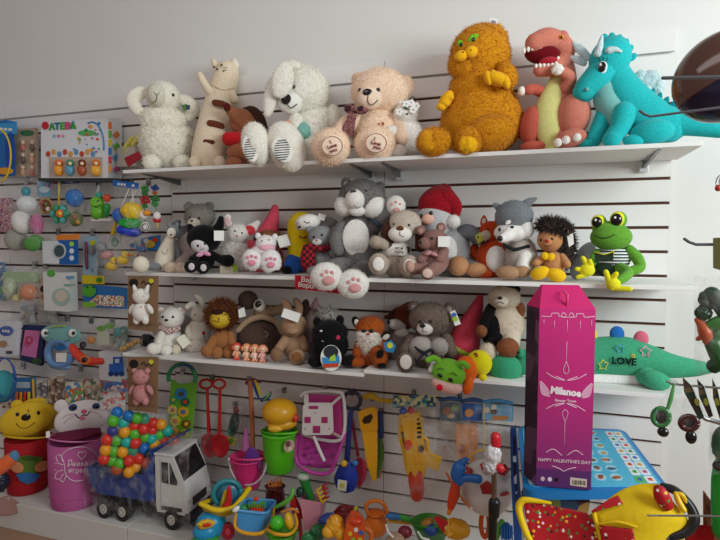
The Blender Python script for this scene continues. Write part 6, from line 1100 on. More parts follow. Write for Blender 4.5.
b = T.e('ball', mat('dcd8d4', 'plastic'), 487, 487, 27, 27, d=0, ry=27, n=4)
for x, y, r_, rt_ in ((487, 488, 7, 0), (467, 472, 6, 10), (468, 499, 6.5, 25), (503, 470, 6, -20), (506, 497, 6, -10), (487, 508, 4.5, 36), (485, 466, 5, 0)):
    T.patch('red_panel', ps('a8242c'), b, [(x+r_*1.1*math.cos(math.radians(90+rt_+72*k)), y-r_*1.1*math.sin(math.radians(90+rt_+72*k))) for k in range(5)], 1.1)
T.ring('net_loop', ps('d8a82c'), 484, 470, 20, 20, .9, d=8, a0=20, a1=170); T.t('net_cord', ps('d8a82c'), [(484, 450, 8, .5), (484, 425, 4, .5), (484, 404, 2, .5)], sm=0)
T = WT('water_gun', 'chunky blue plastic water gun in front of the football', 'water gun', 465, 472, -.42)
T.t('gun_body', ps('2468b8'), [(459, 468, 4, 7), (457, 476, 4, 6.5), (460, 482, 4, 4)]); T.t('gun_barrel', ps('2468b8'), [(457, 479, 4, 5), (468, 478, 4, 4.2), (478, 479, 4, 4.6)]); T.t('gun_handle', ps('2468b8'), [(461, 464, 4, 4.5), (466, 460, 4, 3)])
T = WT('toy_plane', 'small orange-red toy plane with stick wings below the blue water gun', 'toy plane', 453, 495, -.38)
T.t('body', ps('e0441c'), [(456, 484, 3, 4.5), (454, 495, 3, 5.5), (451, 506, 3, 4)]); T.t('tail', ps('e08c24'), [(451, 507, 3, 3), (449, 513, 3, 2.2)], sm=0); T.t('wing', ps('e06a24'), [(446, 472, 4, .9), (454, 487, 4, 1.4)], sm=0); T.t('wing', ps('d8843c'), [(458, 493, 4, 1.3), (470, 508, 4, 1.1)], sm=0); T.e('white_tip', WHT, 471, 509, 1.4, 2.4, d=4, rot=-20)
# ================================================================ sand toys on the plinth
def ST(name, label, cat, px, Y, group=None): return Toy(name, label, cat, px, Y, POD, group, snap=False, flatten=False)
def bucket(T, m, px, top, bot, rt, rb, d=0, name='bucket_body', rim=None, sq=1):
    b = T.lathe(name, m, px, [(rb-1, bot), (rb, bot-1), ((rt+rb)/2, (top+bot)/2), (rt, top+1), (rt+1, top), (rt, top-.3), (rt-1.5, top+1), (rb-1, bot-3)], d, sq=sq); T.ring('rim', rim or m, px, top, rt+.8, max(1.5, rt*.22), 1, d=d, tilt=rt*.98*sq); return b
T = ST('wagon_bucket', 'turquoise toy car bucket with yellow rim carrying a teal bowl and red spade', 'sand toy set', 218, -.36)
T.e('car_body', ps('1f98cc'), 211, 524, 15, 14, d=8, lump=.03); T.e('car_bonnet', ps('1f98cc'), 206, 531, 13, 9, d=14); T.e('green_bumper', ps('3a9a3c'), 205, 539, 14, 3, d=18)
fl = T.e('flame_print', ps('e8b82c'), 206, 524, 8, 4.5, d=22, ry=2.5, lump=.2, ls=8); T.e('flame_print', ps('c8402c'), 207, 525, 4.5, 2.2, d=24.5, ry=1, parent=fl['o']); w_ = T.disc('wheel', ps('a8243c'), 228, 532, 7, 8, d=16, th=5); T.disc('wheel_hub', ps('d84a5a'), 228, 532, 3, 3.4, d=17, th=1, parent=w_)
T.t('yellow_rim', ps('e8c414'), [(201, 504, 14, 2.4), (216, 510, 22, 2.6), (232, 508, 20, 2.6), (242, 498, 12, 2.6), (249, 489, 4, 2.8)]); T.t('yellow_back_rim', ps('e8c414'), [(201, 504, 14, 2.2), (212, 500, -4, 2.2), (232, 497, -8, 2.2), (248, 489, 2, 2.4)]); T.sheet('wagon_tray', ps('ddb814'), [[(201, 505, 12), (216, 511, 20), (236, 507, 17)], [(205, 514, 6), (218, 518, 12), (234, 514, 10)]], 1.4)
b = T.ring('teal_bowl', ps('2f8a94'), 227, 493, 14, 12, 2.6, d=4, rot=20); T.e('bowl_inside', ps('3a7f9c'), 228, 493, 13, 11, d=0, ry=6, rot=20); T.t('yellow_scoop', ps('e0c42c'), [(222, 508, 10, 3), (226, 492, 12, 2.4)], sm=0); T.t('red_spade', ps('c8202c'), [(225, 508, 16, 3.6), (229, 500, 17, 3.2), (229, 488, 18, 2)], sm=4)
T = ST('toy_bucket', 'light blue square bucket with a yellow handle in front and rakes inside', 'bucket', 256, -.34)
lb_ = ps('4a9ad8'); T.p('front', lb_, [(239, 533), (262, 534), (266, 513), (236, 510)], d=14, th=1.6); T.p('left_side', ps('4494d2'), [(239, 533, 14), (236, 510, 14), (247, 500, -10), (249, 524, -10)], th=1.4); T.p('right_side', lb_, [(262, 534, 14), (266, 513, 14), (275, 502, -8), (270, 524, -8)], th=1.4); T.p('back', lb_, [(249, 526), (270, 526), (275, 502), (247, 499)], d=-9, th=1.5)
T.t('rim', ps('5aa4e0'), [(235, 510, 15, 1.4), (251, 512, 15, 1.4), (266, 513, 15, 1.4), (271, 508, 3, 1.4), (275, 501, -9, 1.4), (261, 500, -10, 1.4), (247, 499, -10, 1.4), (241, 504, 2, 1.4), (235, 510, 15, 1.4)], sm=3)
T.t('handle', ps('e0a41c'), [(236, 514, 16, 1.3), (235, 526, 20, 1.5), (242, 532, 24, 1.7), (255, 534, 25, 1.9), (265, 531, 24, 1.7), (272, 520, 8, 1.4), (274, 508, -2, 1.3)])
f = T.sheet('red_rake', ps('d8482c'), [[(249, 506, 8), (257, 504, 9), (264, 506, 8)], [(250, 515, 8), (258, 514, 9), (264, 514, 8)]], 1.5)
for k in range(7): T.t('rake_tine', ps('5ab02c'), [(249+k*2.6, 507, 9, .9), (249.5+k*2.6, 502, 10, .7)], parent=f, sm=0)
T.e('green_mould', ps('2f8a4c'), 243, 508, 6, 4, d=4); T.e('white_spade', WHT, 236, 509, 4, 2.4, d=20, rot=35); T.e('red_knob', ps('d83a2c'), 256, 499, 3, 2, d=2)
T = ST('toy_bucket', 'dark red see-through bucket with an orange rake, behind the light blue bucket', 'bucket', 275, -.18)
bucket(T, mat('6a1c1c', 'tint'), 275, 486, 510, 9, 11); T.e('red_filling', ps('a02420'), 275, 500, 9, 7, d=0); f = T.sheet('orange_rake', ps('d87a3c'), [[(268, 487, 6), (275, 482, 7), (282, 481, 6)], [(270, 490, 6), (276, 487, 7), (282, 486, 6)]], 1.5)
for k in range(5): T.t('rake_tine', ps('d87a3c'), [(269+k*3, 486-k*1, 7, .8), (268+k*3, 481-k, 8, .7)], parent=f, sm=0)
T.t('rake_handle', ps('c8702c'), [(276, 488, 5, 1.4), (275, 504, 4, 1.4)], sm=0)
T = ST('toy_bucket', 'lime green bowl bucket holding a green ball and a yellow mould', 'bucket', 282, -.36)
bucket(T, ps('52b424'), 282, 531, 546, 15, 11, d=4); T.e('green_ball', ps('4ac02c'), 276.7, 523, 7, 7, d=8); T.e('yellow_mould', ps('f0b824'), 289, 521, 4.5, 9, d=8, rot=10); T.t('yellow_handle', ps('e8a824'), [(268, 530, 10, 1.4), (276, 534, 22, 1.6), (290, 534, 22, 1.6), (297, 525, 10, 1.4), (295, 514, 0, 1.4)])
T.t('green_handle', ps('5aa83c'), [(276, 507, -4, 1.8), (284, 503, 0, 2.2), (291, 497, 0, 2.4), (293, 489, -3, 1.8)]); T.t('orange_handle', ps('d8843c'), [(282, 512, 0, 1.4), (292, 509, 2, 1.4), (298, 512, 0, 1.2)])
T = ST('toy_sail', 'red pointed plastic spade blade with white print leaning beside the pink pot', 'spade', 297, -.27)
b = T.sheet('blade', ps('cc2430'), [[(292, 493, 4), (293.5, 492, 5), (295, 494, 4)], [(290, 506, 3), (296, 507, 6), (301, 508, 3)], [(294, 516, 3), (299, 519, 5), (303, 519, 3)]], 1.5); T.disc('white_print', WHT, 296.5, 510, 1.8, d=8, th=.6); T.t('shaft', ps('c02430'), [(299, 518, 2, 2), (302, 545, 2, 2)], sm=0)
T = ST('sand_pot', 'pale pink square pot with green spade and red and yellow rakes standing in it', 'pot', 310, -.26)
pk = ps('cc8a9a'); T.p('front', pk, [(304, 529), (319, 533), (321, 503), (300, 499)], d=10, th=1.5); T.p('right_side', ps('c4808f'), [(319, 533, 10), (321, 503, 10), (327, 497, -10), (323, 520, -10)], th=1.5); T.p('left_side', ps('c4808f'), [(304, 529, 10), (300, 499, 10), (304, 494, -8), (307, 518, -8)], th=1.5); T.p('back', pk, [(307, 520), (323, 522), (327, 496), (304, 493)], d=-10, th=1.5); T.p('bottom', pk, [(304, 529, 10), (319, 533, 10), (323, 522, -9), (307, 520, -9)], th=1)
T.t('green_spade', ps('1c7a34'), [(303, 477, 4, 5), (306, 485, 4, 4.5), (309, 493, 4, 4), (312, 502, 2, 3.4)]); T.e('white_top', ps('a8b4a8'), 303, 477, 6, 3.4, d=6, rot=-10); T.e('dark_mould', ps('1c3a34'), 300, 492, 4, 5, d=6)
for q, cc in ((((317, 490), (322, 503)), 'e8c42c'), (((323, 486), (325, 500)), 'b8242c')):
    f = T.t('rake', ps(cc), [(q[0][0], q[0][1], 6, 1.3), (q[1][0], q[1][1], 5, 1.4)], sm=0)
    for k in range(4): t_ = k/3.2; x, y = q[0][0]*(1-t_)+q[1][0]*t_, q[0][1]*(1-t_)+q[1][1]*t_; T.t('rake_tine', ps(cc), [(x, y, 7, 1), (x+4, y-2.5, 8, .9)], parent=f, sm=0)
T = ST('toy_bucket', 'dark red bucket with a small yellow spade between the pink pot and orange watering can', 'bucket', 346, -.2)
bucket(T, ps('8c1c20'), 346, 512, 534, 11, 8.5); T.t('handle', ps('7c181c'), [(335, 512, 4, 1.2), (341, 506, 6, 1.2), (352, 507, 6, 1.2), (358, 512, 4, 1.2)]); T.t('yellow_spade', ps('c8b83c'), [(352, 516, 8, 1.6), (356, 508, 9, 2.2)], sm=0)
T = ST('watering_can', 'orange plastic watering can with round loop handle', 'watering can', 377, -.22)
og = ps('e0761c'); T.e('can_body', og, 376, 524, 11.5, 13, d=0, ry=10, taper=-.12); T.e('can_top', ps('d86c18'), 376, 513, 9, 2.6, d=0, ry=9); T.t('handle', og, [(368, 514, 2, 1.9), (366, 506, 2, 1.9), (372, 501, 2, 1.9), (381, 502, 2, 1.9), (386, 508, 2, 1.9), (387, 516, 2, 1.9)]); T.t('spout', og, [(369, 526, 6, 3), (362, 520, 10, 2), (359, 515, 12, 2)])
T = ST('sand_mould', 'yellow flower-shaped sand mould in front of the blue and green moulds', 'sand mould', 335, -.4)
T.e('mould', ps('e4a020'), 335, 526, 9, 11, d=8, lump=.14, ls=6); T.e('mould_petal', ps('e8a828'), 328, 532, 6, 6, d=12); T.e('mould_petal', ps('e8a828'), 340, 533, 6, 7, d=12)
T = ST('sand_mould', 'dark blue sand mould peeping out left of the yellow mould', 'sand mould', 326, -.3); T.e('mould', ps('34489a'), 327, 519, 9, 5, d=4, lump=.12, rot=15)
T = ST('sand_mould', 'dark green castle sand mould at the bottom between bowl and yellow mould', 'sand mould', 316, -.38); T.e('mould', ps('1f6a3c'), 318, 532, 8, 8, d=8, lump=.16, ls=7); T.e('mould', ps('2a7a44'), 309, 538, 7, 5, d=10, lump=.16, ls=7)
T = ST('toy_truck', 'orange-red toy with printed face panel and coloured dots at the bottom edge', 'sand toy', 353, -.42)
b = T.p('body', ps('e05a24'), [(343, 545), (364, 545), (365, 526), (359, 519), (351, 518), (346, 526)], d=10, th=14); T.e('cap', ps('d8401c'), 356, 521, 7, 4, d=8)
for x, y, cc in ((350, 534, 'e8c42c'), (356, 530, 'f0e8d8'), (361, 533, '2f6ac0'), (353, 540, '8ac83c'), (360, 540, 'e8c42c')): T.disc('print_dot', ps(cc), x, y, 2.2, d=11, th=.8, parent=b)
T.t('side_handle', ps('e0742c'), [(364, 528, 6, 2.4), (371, 532, 8, 2.4), (371, 542, 8, 2.4)])
T = ST('dish_brush', 'toy brush with blue head, green neck and yellow handle lying right of the watering can', 'brush', 400, -.25)
T.t('brush_head', ps('2f78b8'), [(389, 516, 6, 3), (398, 517, 6, 3)], sm=0); T.t('brush_neck', ps('3aa83c'), [(400, 517, 5, 2.6), (408, 519, 5, 2.8), (414, 521, 5, 1.6)]); T.t('yellow_handle', ps('d89c2c'), [(389, 521, 4, 1.6), (418, 524, 4, 1.6)], sm=0)
T = ST('net_bag', 'red net bag of moulds with a white plastic strap at the bottom edge', 'bag', 398, -.38)
T.e('net_body', fu('b89a80'), 396, 541, 10, 8, d=6, lump=.1); T.e('dark_mould', ps('7a2030'), 405, 532, 7, 6, d=2); T.t('white_strap', WHT, [(386, 525, 12, .9), (388, 532, 12, 1.4), (393, 537, 12, 1)], sm=0)
T = ST('sand_bowl', 'large dark green bowl filled with a red fish mould and other sand toys', 'bowl', 433, -.28)
bucket(T, ps('3a8a24'), 431, 523, 545, 19, 11, d=0, name='bowl_body'); T.e('blue_ball', ps('1f4a8c'), 431, 530, 7, 6, d=16); T.e('brown_mould', ps('b07a2c'), 427, 523, 7, 4, d=12, rot=30); T.p('red_fish', ps('c8202c'), [(434, 519), (438, 517), (452, 525), (458, 532), (452, 536), (442, 531)], d=20, th=3); T.disc('fish_print', ps('e8d07a'), 447, 528, 2.4, d=20.6, th=.6); T.t('white_strap', WHT, [(418, 532, 22, .9), (422, 538, 22, 1.2), (429, 540, 22, 1.2)], sm=0)
T = ST('sand_bowl', 'yellow scalloped shell bowl leaning against the dark green bowl', 'bowl', 457, -.3)
T.e('shell', ps('e0a01c'), 456, 529, 14, 10, d=6, ry=9, lump=.08, ls=14); 
for k in range(6): T.t('shell_rib', ps('e8ac2c'), [(448, 536, 15, 1), (449+k*3.6, 521+k*1.6, 10, 1.4)], sm=0)
T = ST('quoit_ring', 'orange ring toy standing behind the black pole', 'ring', 485, -.2); T.ring('ring', ps('e05a1c'), 485, 524, 4, 13, 2.4, d=0)
T = ST('toy_rake', 'blue toy rake with green stem right of the black pole', 'rake', 503, -.25); T.t('stem', ps('5ab43c'), [(495, 540, 2, 3.4), (499, 528, 4, 3.6), (502, 522, 4, 3)])
f = T.sheet('rake_head', ps('1f62b0'), [[(500, 525, 6), (507, 522, 8), (513, 528, 6)], [(501, 538, 6), (507, 540, 8), (513, 538, 6)]], 1.5)
for k in range(5): T.t('rake_tine', ps('2a70c0'), [(501.5+k*2.6, 524+abs(k-2), 9, .8), (502+k*2.6, 541, 9, .7)], parent=f, sm=0)
# ================================================================ right side: table, boxed doll, pram, hook stand
TB = .79
def onz(px, py, z): p = upz(px, py, z); return p
BLt = ps('1c7cc4'); tb = bpy.data.objects.new('activity_table', None); COL.objects.link(tb); o0 = onz(575, 470, TB); tb.location = (o0.x, o0.y, 0)
tag(tb, 'bright blue activity table with printed animal ovals and letter cards, under the doll box', 'table')
Cn = [onz(*q, TB) for q in ((518, 425), (624, 429), (671, 490), (524, 491))]   # back left, back right, front right, front left
def bil(u, v, z=TB): p = (Cn[0]*(1-u)+Cn[1]*u)*(1-v)+(Cn[3]*(1-u)+Cn[2]*u)*v; return Vector((p.x-o0.x, p.y-o0.y, z))
def slab(name, m, uv, z0, z1, parent):
    V = [bil(u, v, z1) for u, v in uv]+[bil(u, v, z0) for u, v in uv]; n = len(uv)
    return newobj(name, V, [tuple(range(n))[::-1], tuple(range(n, 2*n))]+[(i, (i+1) % n, (i+1) % n+n, i+n) for i in range(n)], m, parent, False)
def rr(u0, v0, u1, v1, r, k=5):
    P = []
    for cu, cv, a0 in ((u1-r, v1-r, 0), (u0+r, v1-r, 90), (u0+r, v0+r, 180), (u1-r, v0+r, 270)):
        for i in range(k+1): a = math.radians(a0+90*i/k); P.append((cu+r*math.cos(a), cv+r*math.sin(a)))
    return P
top = slab('table_top', BLt, rr(0, 0, 1, 1, .08), TB-.03, TB-.002, tb); pr = slab('printed_sheet', cd_('58bce0'), rr(.035, .04, .965, .95, .06), TB-.004, TB, top)
random.seed(9); AC = ('c8783c', '3a8a4a', '8a5a34', 'd8a040', '6a4a3c', 'c04a3c', '4a6a8a', 'a8683c')
for i in range(6):
    for j in range(7):
        u, v = .1+.115*i, .1+.122*j; slab('animal_oval', cd_('a8dcec'), [(u+.045*math.cos(a*.524), v+.048*math.sin(a*.524)) for a in range(12)], TB, TB+.0006, pr)
        for k in range(2): uu, vv = u+random.uniform(-.015, .015), v+random.uniform(-.012, .012); rx, ry = random.uniform(.018, .032), random.uniform(.014, .026); slab('animal_print', cd_(random.choice(AC)), [(uu+rx*math.cos(a*.785), vv+ry*math.sin(a*.785)) for a in range(8)], TB+.0006, TB+.0010+k*.0004, pr)
for j in range(8):
    for i in range(2):
        u0, v0 = .80+i*.075, .07+j*.107; cc = ('d8482c', '3a9a4a', '2f6ac0', 'd8a030', 'c04a8c')[(i*3+j) % 5]
        slab('letter_card', cd_('e8eef0') if not (j == 7 and i == 0) else cd_('5ab86a'), rr(u0, v0, u0+.068, v0+.092, .012, 2), TB, TB+.0008, pr); slab('card_print', cd_(cc), [(u0+.02, v0+.03), (u0+.02, v0+.06), (u0+.05, v0+.066), (u0+.048, v0+.024)], TB+.0008, TB+.0014, pr)
slab('maker_sticker', cd_('c8dce8'), rr(.04, .86, .10, .92, .01, 2), TB, TB+.001, top)
for u, v in ((.08, .06), (.9, .06), (.9, .9), (.1, .9)):
    p = bil(u, v, 0); V, Fs = tubemesh([(p.x, p.y, TB-.03), (p.x, p.y, .004)], [.011, .011], 12, False); newobj('leg', V, Fs, ps('d8dce0'), tb)
# tall pink doll box
A = [onz(*q, TB+.002) for q in ((536, 486), (591, 490), (523.5, 474.5))]; A.append(A[2]+A[1]-A[0])
bx_ = bpy.data.objects.new('doll_box', None); COL.objects.link(bx_); bx_.location = A[0]; tag(bx_, 'tall magenta and purple doll carton with winged logo, standing on the blue table', 'toy box')
def hz(px, py, p): r = ray(px, py); t_ = math.hypot(p.x-CAM.x, p.y-CAM.y)/math.hypot(r.x, r.y); return CAM.z+r.z*t_
H0 = hz(536.5, 308, A[0])-TB-.002; ex = (A[1]-A[0]); ey = (A[2]-A[0]); ey = ey/ey.length*min(ey.length, .16)
pm = bpy.data.materials.new('box_print'); pm.use_nodes = True; nt = pm.node_tree; tc = nt.nodes.new('ShaderNodeTexCoord'); sp = nt.nodes.new('ShaderNodeSeparateXYZ'); rp = nt.nodes.new('ShaderNodeValToRGB'); mr_ = nt.nodes.new('ShaderNodeMath'); mr_.operation = 'DIVIDE'; mr_.inputs[1].default_value = H0
nt.links.new(tc.outputs['Object'], sp.inputs[0]); nt.links.new(sp.outputs[2], mr_.inputs[0]); nt.links.new(mr_.outputs[0], rp.inputs[0]); nt.links.new(rp.outputs[0], nt.nodes['Principled BSDF'].inputs['Base Color'])
e_ = rp.color_ramp.elements; e_[0].position = 0.0; e_[0].color = lin('5e2c6e'); e_[1].position = 1; e_[1].color = lin('d42e80'); q_ = rp.color_ramp.elements.new(.10); q_.color = lin('5e2c6e'); q_ = rp.color_ramp.elements.new(.105); q_.color = lin('8a3078'); q_ = rp.color_ramp.elements.new(.55); q_.color = lin('c02878')
nt.nodes['Principled BSDF'].inputs['Roughness'].default_value = .35
def bq(u, h, w_=0, out=0):    # front-face coordinates: u 0..1 across, h metres up, w_ 0..1 back
    nrm = Vector((ex.y, -ex.x, 0)).normalized(); p = ex*u+ey*w_+nrm*out; return Vector((p.x, p.y, h))
V = [bq(0, 0), bq(1, 0), bq(1, 0, 1), bq(0, 0, 1), bq(0, H0), bq(1, H0), bq(1, H0, 1), bq(0, H0, 1)]
body = newobj('carton', V, [(3, 2, 1, 0), (0, 1, 5, 4), (1, 2, 6, 5), (2, 3, 7, 6)], pm, bx_, False)
sd = newobj('window_side', [bq(0, 0), bq(0, 0, 1), bq(0, H0, 1), bq(0, H0)], [(0, 1, 2, 3)][::-1], mat('4a2440', 'print', '3a2038,5a3a58,7a4a6a,2c1c30', 14), bx_, False)
rh = .072
V = [bq(0, H0), bq(1, H0), bq(1, H0, 1), bq(0, H0, 1), bq(.15, H0+rh, .45), bq(.82, H0+rh, .45), bq(.82, H0+rh, .55), bq(.15, H0+rh, .55)]
newobj('gable_top', V, [(0, 1, 5, 4), (1, 2, 6, 5), (2, 3, 7, 6), (3, 0, 4, 7), (4, 5, 6, 7)], mat('d0206f', 'card'), bx_, False)
V, Fs = tubemesh([bq(.5, H0+.012, .05), bq(.5, H0+.045, .12, .02), bq(.48, H0+.055, .3, .01)], [.004, .004, .003], 8); newobj('handle', V, Fs, ps('d8487c'), bx_)
LG = cd_('ecc4dc')
def bline(P, w_=.0014, nm='line_print', m=LG):
    Q = smoothpath([(u, h) for u, h in P], 5) if len(P) > 2 else P
    V, Fs = tubemesh([bq(q[0], q[1], 0, .0006) for q in Q], [w_]*len(Q), 5, False); return newobj(nm, V, Fs, m, body)
def fh(py): return H0*(488-py)/(488-308)
bline([(.02, fh(316)), (.2, fh(316)), (.22, fh(313)), (.34, fh(313)), (.36, fh(316)), (.64, fh(316)), (.66, fh(313)), (.78, fh(313)), (.8, fh(316)), (.98, fh(315))])
for s_ in (-1, 1): bline([(.5+s_*.02, fh(315)), (.5+s_*.07, fh(312)), (.5+s_*.11, fh(315)), (.5+s_*.05, fh(317))])
for u, a, b in ((.08, 319, 324), (.27, 320, 327), (.5, 319, 331), (.73, 320, 328), (.93, 319, 325), (.5, 340, 362)): bline([(u, fh(a)), (u, fh(b))], .0009)
for y0, fl_ in ((374, 1), (407, -1)):
    for s_ in (-1, 1): bline([(.5+s_*.36, fh(y0-2*fl_)), (.5+s_*.2, fh(y0+3*fl_)), (.5+s_*.02, fh(y0+5*fl_)), (.5+s_*.2, fh(y0+1*fl_))]); bline([(.5, fh(y0-14*fl_)), (.5+s_*.05, fh(y0-5*fl_)), (.5, fh(y0-1*fl_))], .001)
bline([(.5, fh(420)), (.5, fh(444))], .0008)
for s_ in (-1, 1): bline([(.5+s_*.34, fh(453)), (.5+s_*.2, fh(449)), (.5+s_*.04, fh(455))]); bline([(.5+s_*.22, fh(466)), (.5+s_*.1, fh(468)), (.5, fh(471))])
def bpoly(P, m, nm='print', out=.0012):
    V = [bq(u, h, 0, out) for u, h in P]+[bq(u, h, 0, 0) for u, h in P]; n = len(P); return newobj(nm, V, [tuple(range(n)), tuple(range(2*n-1, n-1, -1))]+[(i, i+n, (i+1) % n+n, (i+1) % n) for i in range(n)], m, body, False)
for s_ in (-1, 1): bpoly([(.5+s_*u, fh(y)) for u, y in ((.28, 394), (.33, 388), (.4, 384), (.46, 381), (.455, 388), (.42, 394), (.34, 396))], cd_('dca0c0'), 'wing_print'); bline([(.5+s_*u, fh(y)) for u, y in ((.28, 394), (.33, 388), (.46, 381), (.455, 388), (.42, 394), (.28, 396))], .0012)
def btext(tx, u, py, size, m, rot=0, bold=.03, sx=1):
    c = bpy.data.curves.new('t', 'FONT'); c.body = tx; c.align_x = c.align_y = 'CENTER'; c.extrude = .02; c.resolution_u = 2; c.offset = bold
    o = bpy.data.objects.new('t', c); me = bpy.data.meshes.new_from_object(o); exn = ex.normalized(); a = math.radians(rot); V = []
    for v in me.vertices:
        x, y = v.co.x*size*sx, v.co.y*size; x, y = x*math.cos(a)-y*math.sin(a), x*math.sin(a)+y*math.cos(a); p = bq(u, fh(py)+y, 0, .0014+v.co.z*.03)+exn*x; V.append(p)
    Fs = [tuple(q.vertices) for q in me.polygons]; bpy.data.objects.remove(o); bpy.data.curves.remove(c); bpy.data.meshes.remove(me); return newobj('lettering', V, Fs, m, body, False)
btext('Milanoe', .5, 390.5, .031, cd_('f4e4ec'), -5, .05, .95)
btext('Flower Town', .5, 399.5, .012, LG); btext("HAPPY VALENTINE'S DAY", .5, 460.5, .0142, LG, 0, .02, 1.0)
for u, cc in ((.12, 'd8c0d0'), (.25, 'e8dce4'), (.37, '201420')): bpoly([(u+.04*math.cos(a*.6), fh(480)+.0075*math.sin(a*.6)) for a in range(10)], cd_(cc), 'round_mark')
bc = bpoly([(.62, fh(484.5)), (.92, fh(485.5)), (.92, fh(477.5)), (.62, fh(476.5))], cd_('d8ccc0'), 'barcode')
for k in range(9): u = .66+k*.027; newobj('bar', [bq(u, fh(483.5), 0, .0018), bq(u+.009+.004*(k % 3), fh(483.6), 0, .0018), bq(u+.009+.004*(k % 3), fh(479), 0, .0018), bq(u, fh(478.9), 0, .0018)], [(0, 1, 2, 3)], cd_('2a2024'), bc, False)
# second folding table, folded flat against the first
T = Toy('folded_table', 'second blue activity table folded upright with patterned edge, left of the doll box', 'table', 515, -.5, 0, snap=False, flatten=False)
T.p('table_leaf', ps('1c4f9a'), [(519, 640), (524, 640), (521, 500), (516, 428), (510, 431), (511, 480)], d=0, th=10); T.p('patterned_face', mat('16204a', 'print', '2f6ab0,16204a,c8d8e8,16204a', 30), [(513, 470), (517, 505), (516, 440), (513, 434)], d=.8, th=.6)
T = Toy('toy_packet', 'busy printed packets lying under the front edge of the blue table', 'packet', 560, -.52, .55, snap=False, flatten=False)
T.p('packet', mat('6a7a4a', 'print', '3a5a7a,8a9a5a,c8a060,5a3a3a', 18), [(521, 496), (590, 503), (586, 525), (527, 520)], d=0, th=20)
T = Toy('hanging_header', 'small light blue packet with a header, hanging left of the folded table', 'packet', 508, -.1, 1.0, snap=False, flatten=False); T.p('header_card', cd_('3aa0cc'), [(502, 420), (513, 421), (513, 406), (503, 404)], th=1)
# tall pole wrapped in film
T = Toy('pole_stand', 'grey metal pole with red tip and silver film wrapping, black lower sleeve, before the football', 'stand', 493, -.78, 0, snap=False, flatten=False)
T.t('pole', mat('8a7a70', 'metal'), [(494, 440, 0, 2.6), (494, 512, 0, 2.6)], sm=0); T.t('sleeve', mat('141416', 'plastic'), [(494, 503, 0, 4.8), (493, 516, 0, 4.6), (492, 560, 0, 4)], sm=0); T.t('sleeve_collar', mat('141416', 'plastic'), [(494.5, 503, 0, 6), (494, 514, 0, 5.6)], sm=0)
q0 = T.L(492, 556, 0); V, Fs = tubemesh([(q0.x, q0.y, q0.z), (q0.x, q0.y, .03)], [.013, .013], 14, False); T.add('lower_pole', V, Fs, ps('141416')); V, Fs = tubemesh([(q0.x, q0.y, .03), (q0.x, q0.y, .001)], [.05, .13], 28, False); T.add('base', V, Fs, ps('1a1a1c'))
FM = mat('c4c2c4', 'metal'); T.e('film_wrap', mat('d0ced0', 'gloss'), 492.5, 455, 8, 11, d=1, lump=.16, ls=8, ry=8); T.e('film_wrap', mat('c0bec0', 'gloss'), 490, 466, 7, 7, d=2, lump=.2, ls=9); T.t('red_tip', ps('c8202c'), [(496, 444, 0, 5), (495.5, 437, 0, 5)], sm=0); T.e('red_clip', ps('c8202c'), 500, 468, 5, 4, d=3, rot=-30)
# doll pram
T = Toy('doll_pram', 'yellow and red patterned doll pushchair with black padded handle before the blue table', 'doll pram', 600, -.92, 0, snap=False, flatten=False)
PT = mat('b81c24', 'dots', 'e8c030,b81c24,f0e8e0,2a2a2a,b81c24,4a8a3c,b81c24', 95); YF = mat('ecc81a', 'fabric'); BK = mat('1c1d20', 'plastic')
st = T.sheet('seat_back', PT, [[(524, 500, 10), (548, 505, 8), (574, 510, 8), (594, 515, 12)], [(526, 520, 16), (552, 522, 12), (578, 526, 12), (599, 530, 16)], [(534, 545, 22), (556, 548, 18), (584, 550, 18), (604, 552, 22)]], 2)
T.t('yellow_piping', YF, [(534, 548, 24, 3.4), (525, 530, 19, 3.6), (519, 510, 13, 3.8), (521, 502, 11, 3.8), (528, 500, 10, 3.2), (550, 503, 9, 1.6)], seg=12); T.t('yellow_piping', YF, [(594, 514, 13, 2.4), (598, 528, 17, 2.4), (604, 552, 23, 2.4)])
T.sheet('yellow_hood', YF, [[(590, 514, 12), (618, 492, 2), (640, 484, -4), (663, 484, -6)], [(598, 520, 16), (624, 505, 12), (650, 500, 8), (672, 500, 2)], [(600, 532, 18), (630, 520, 20), (660, 516, 18), (688, 520, 8)], [(604, 548, 22), (636, 548, 26), (660, 546, 22), (684, 540, 12)]], 1.6)
T.sheet('side_panel', PT, [[(591, 511, 15), (606, 501, 12), (618, 495, 8)], [(593, 513, 17), (608, 508, 15), (623, 504, 13)]], 1.4); T.sheet('lower_panel', PT, [[(599, 525, 20), (616, 527, 22), (633, 529, 23)], [(602, 545, 24), (620, 546, 26), (636, 547, 27)]], 1.6)
T.e('rolled_pouch', PT, 663, 498, 7.5, 12, d=14, rot=28, ry=6, lump=.05); T.t('yellow_trim', YF, [(598, 524, 21, 1.2), (618, 522, 23, 1.4), (636, 527, 24, 1.2)])
T.t('padded_handle', BK, [(664, 487, 0, 4.2), (674, 490, 0, 4.4), (684, 499, 2, 4.8), (692, 510, 4, 5), (694, 522, 8, 5), (686, 532, 12, 4.6), (672, 537, 16, 4)], seg=16); T.t('frame_tube', mat('8c8e92', 'metal'), [(670, 537, 16, 3), (650, 541, 18, 3), (630, 548, 20, 3)])
T.t('yellow_buckle', ps('ecc018'), [(676, 494, 6, 2.6), (679, 502, 8, 3), (684, 510, 10, 2.6)]); T.t('yellow_buckle', ps('ecc018'), [(676, 494, 6, 2), (682, 495, 6, 2.4), (686, 502, 6, 1.6)]); T.sheet('red_cloth', mat('b4141c', 'fabric'), [[(686, 530, 0), (700, 525, 0), (712, 526, 0)], [(684, 548, 0), (702, 548, 0), (716, 548, 0)]], 2)
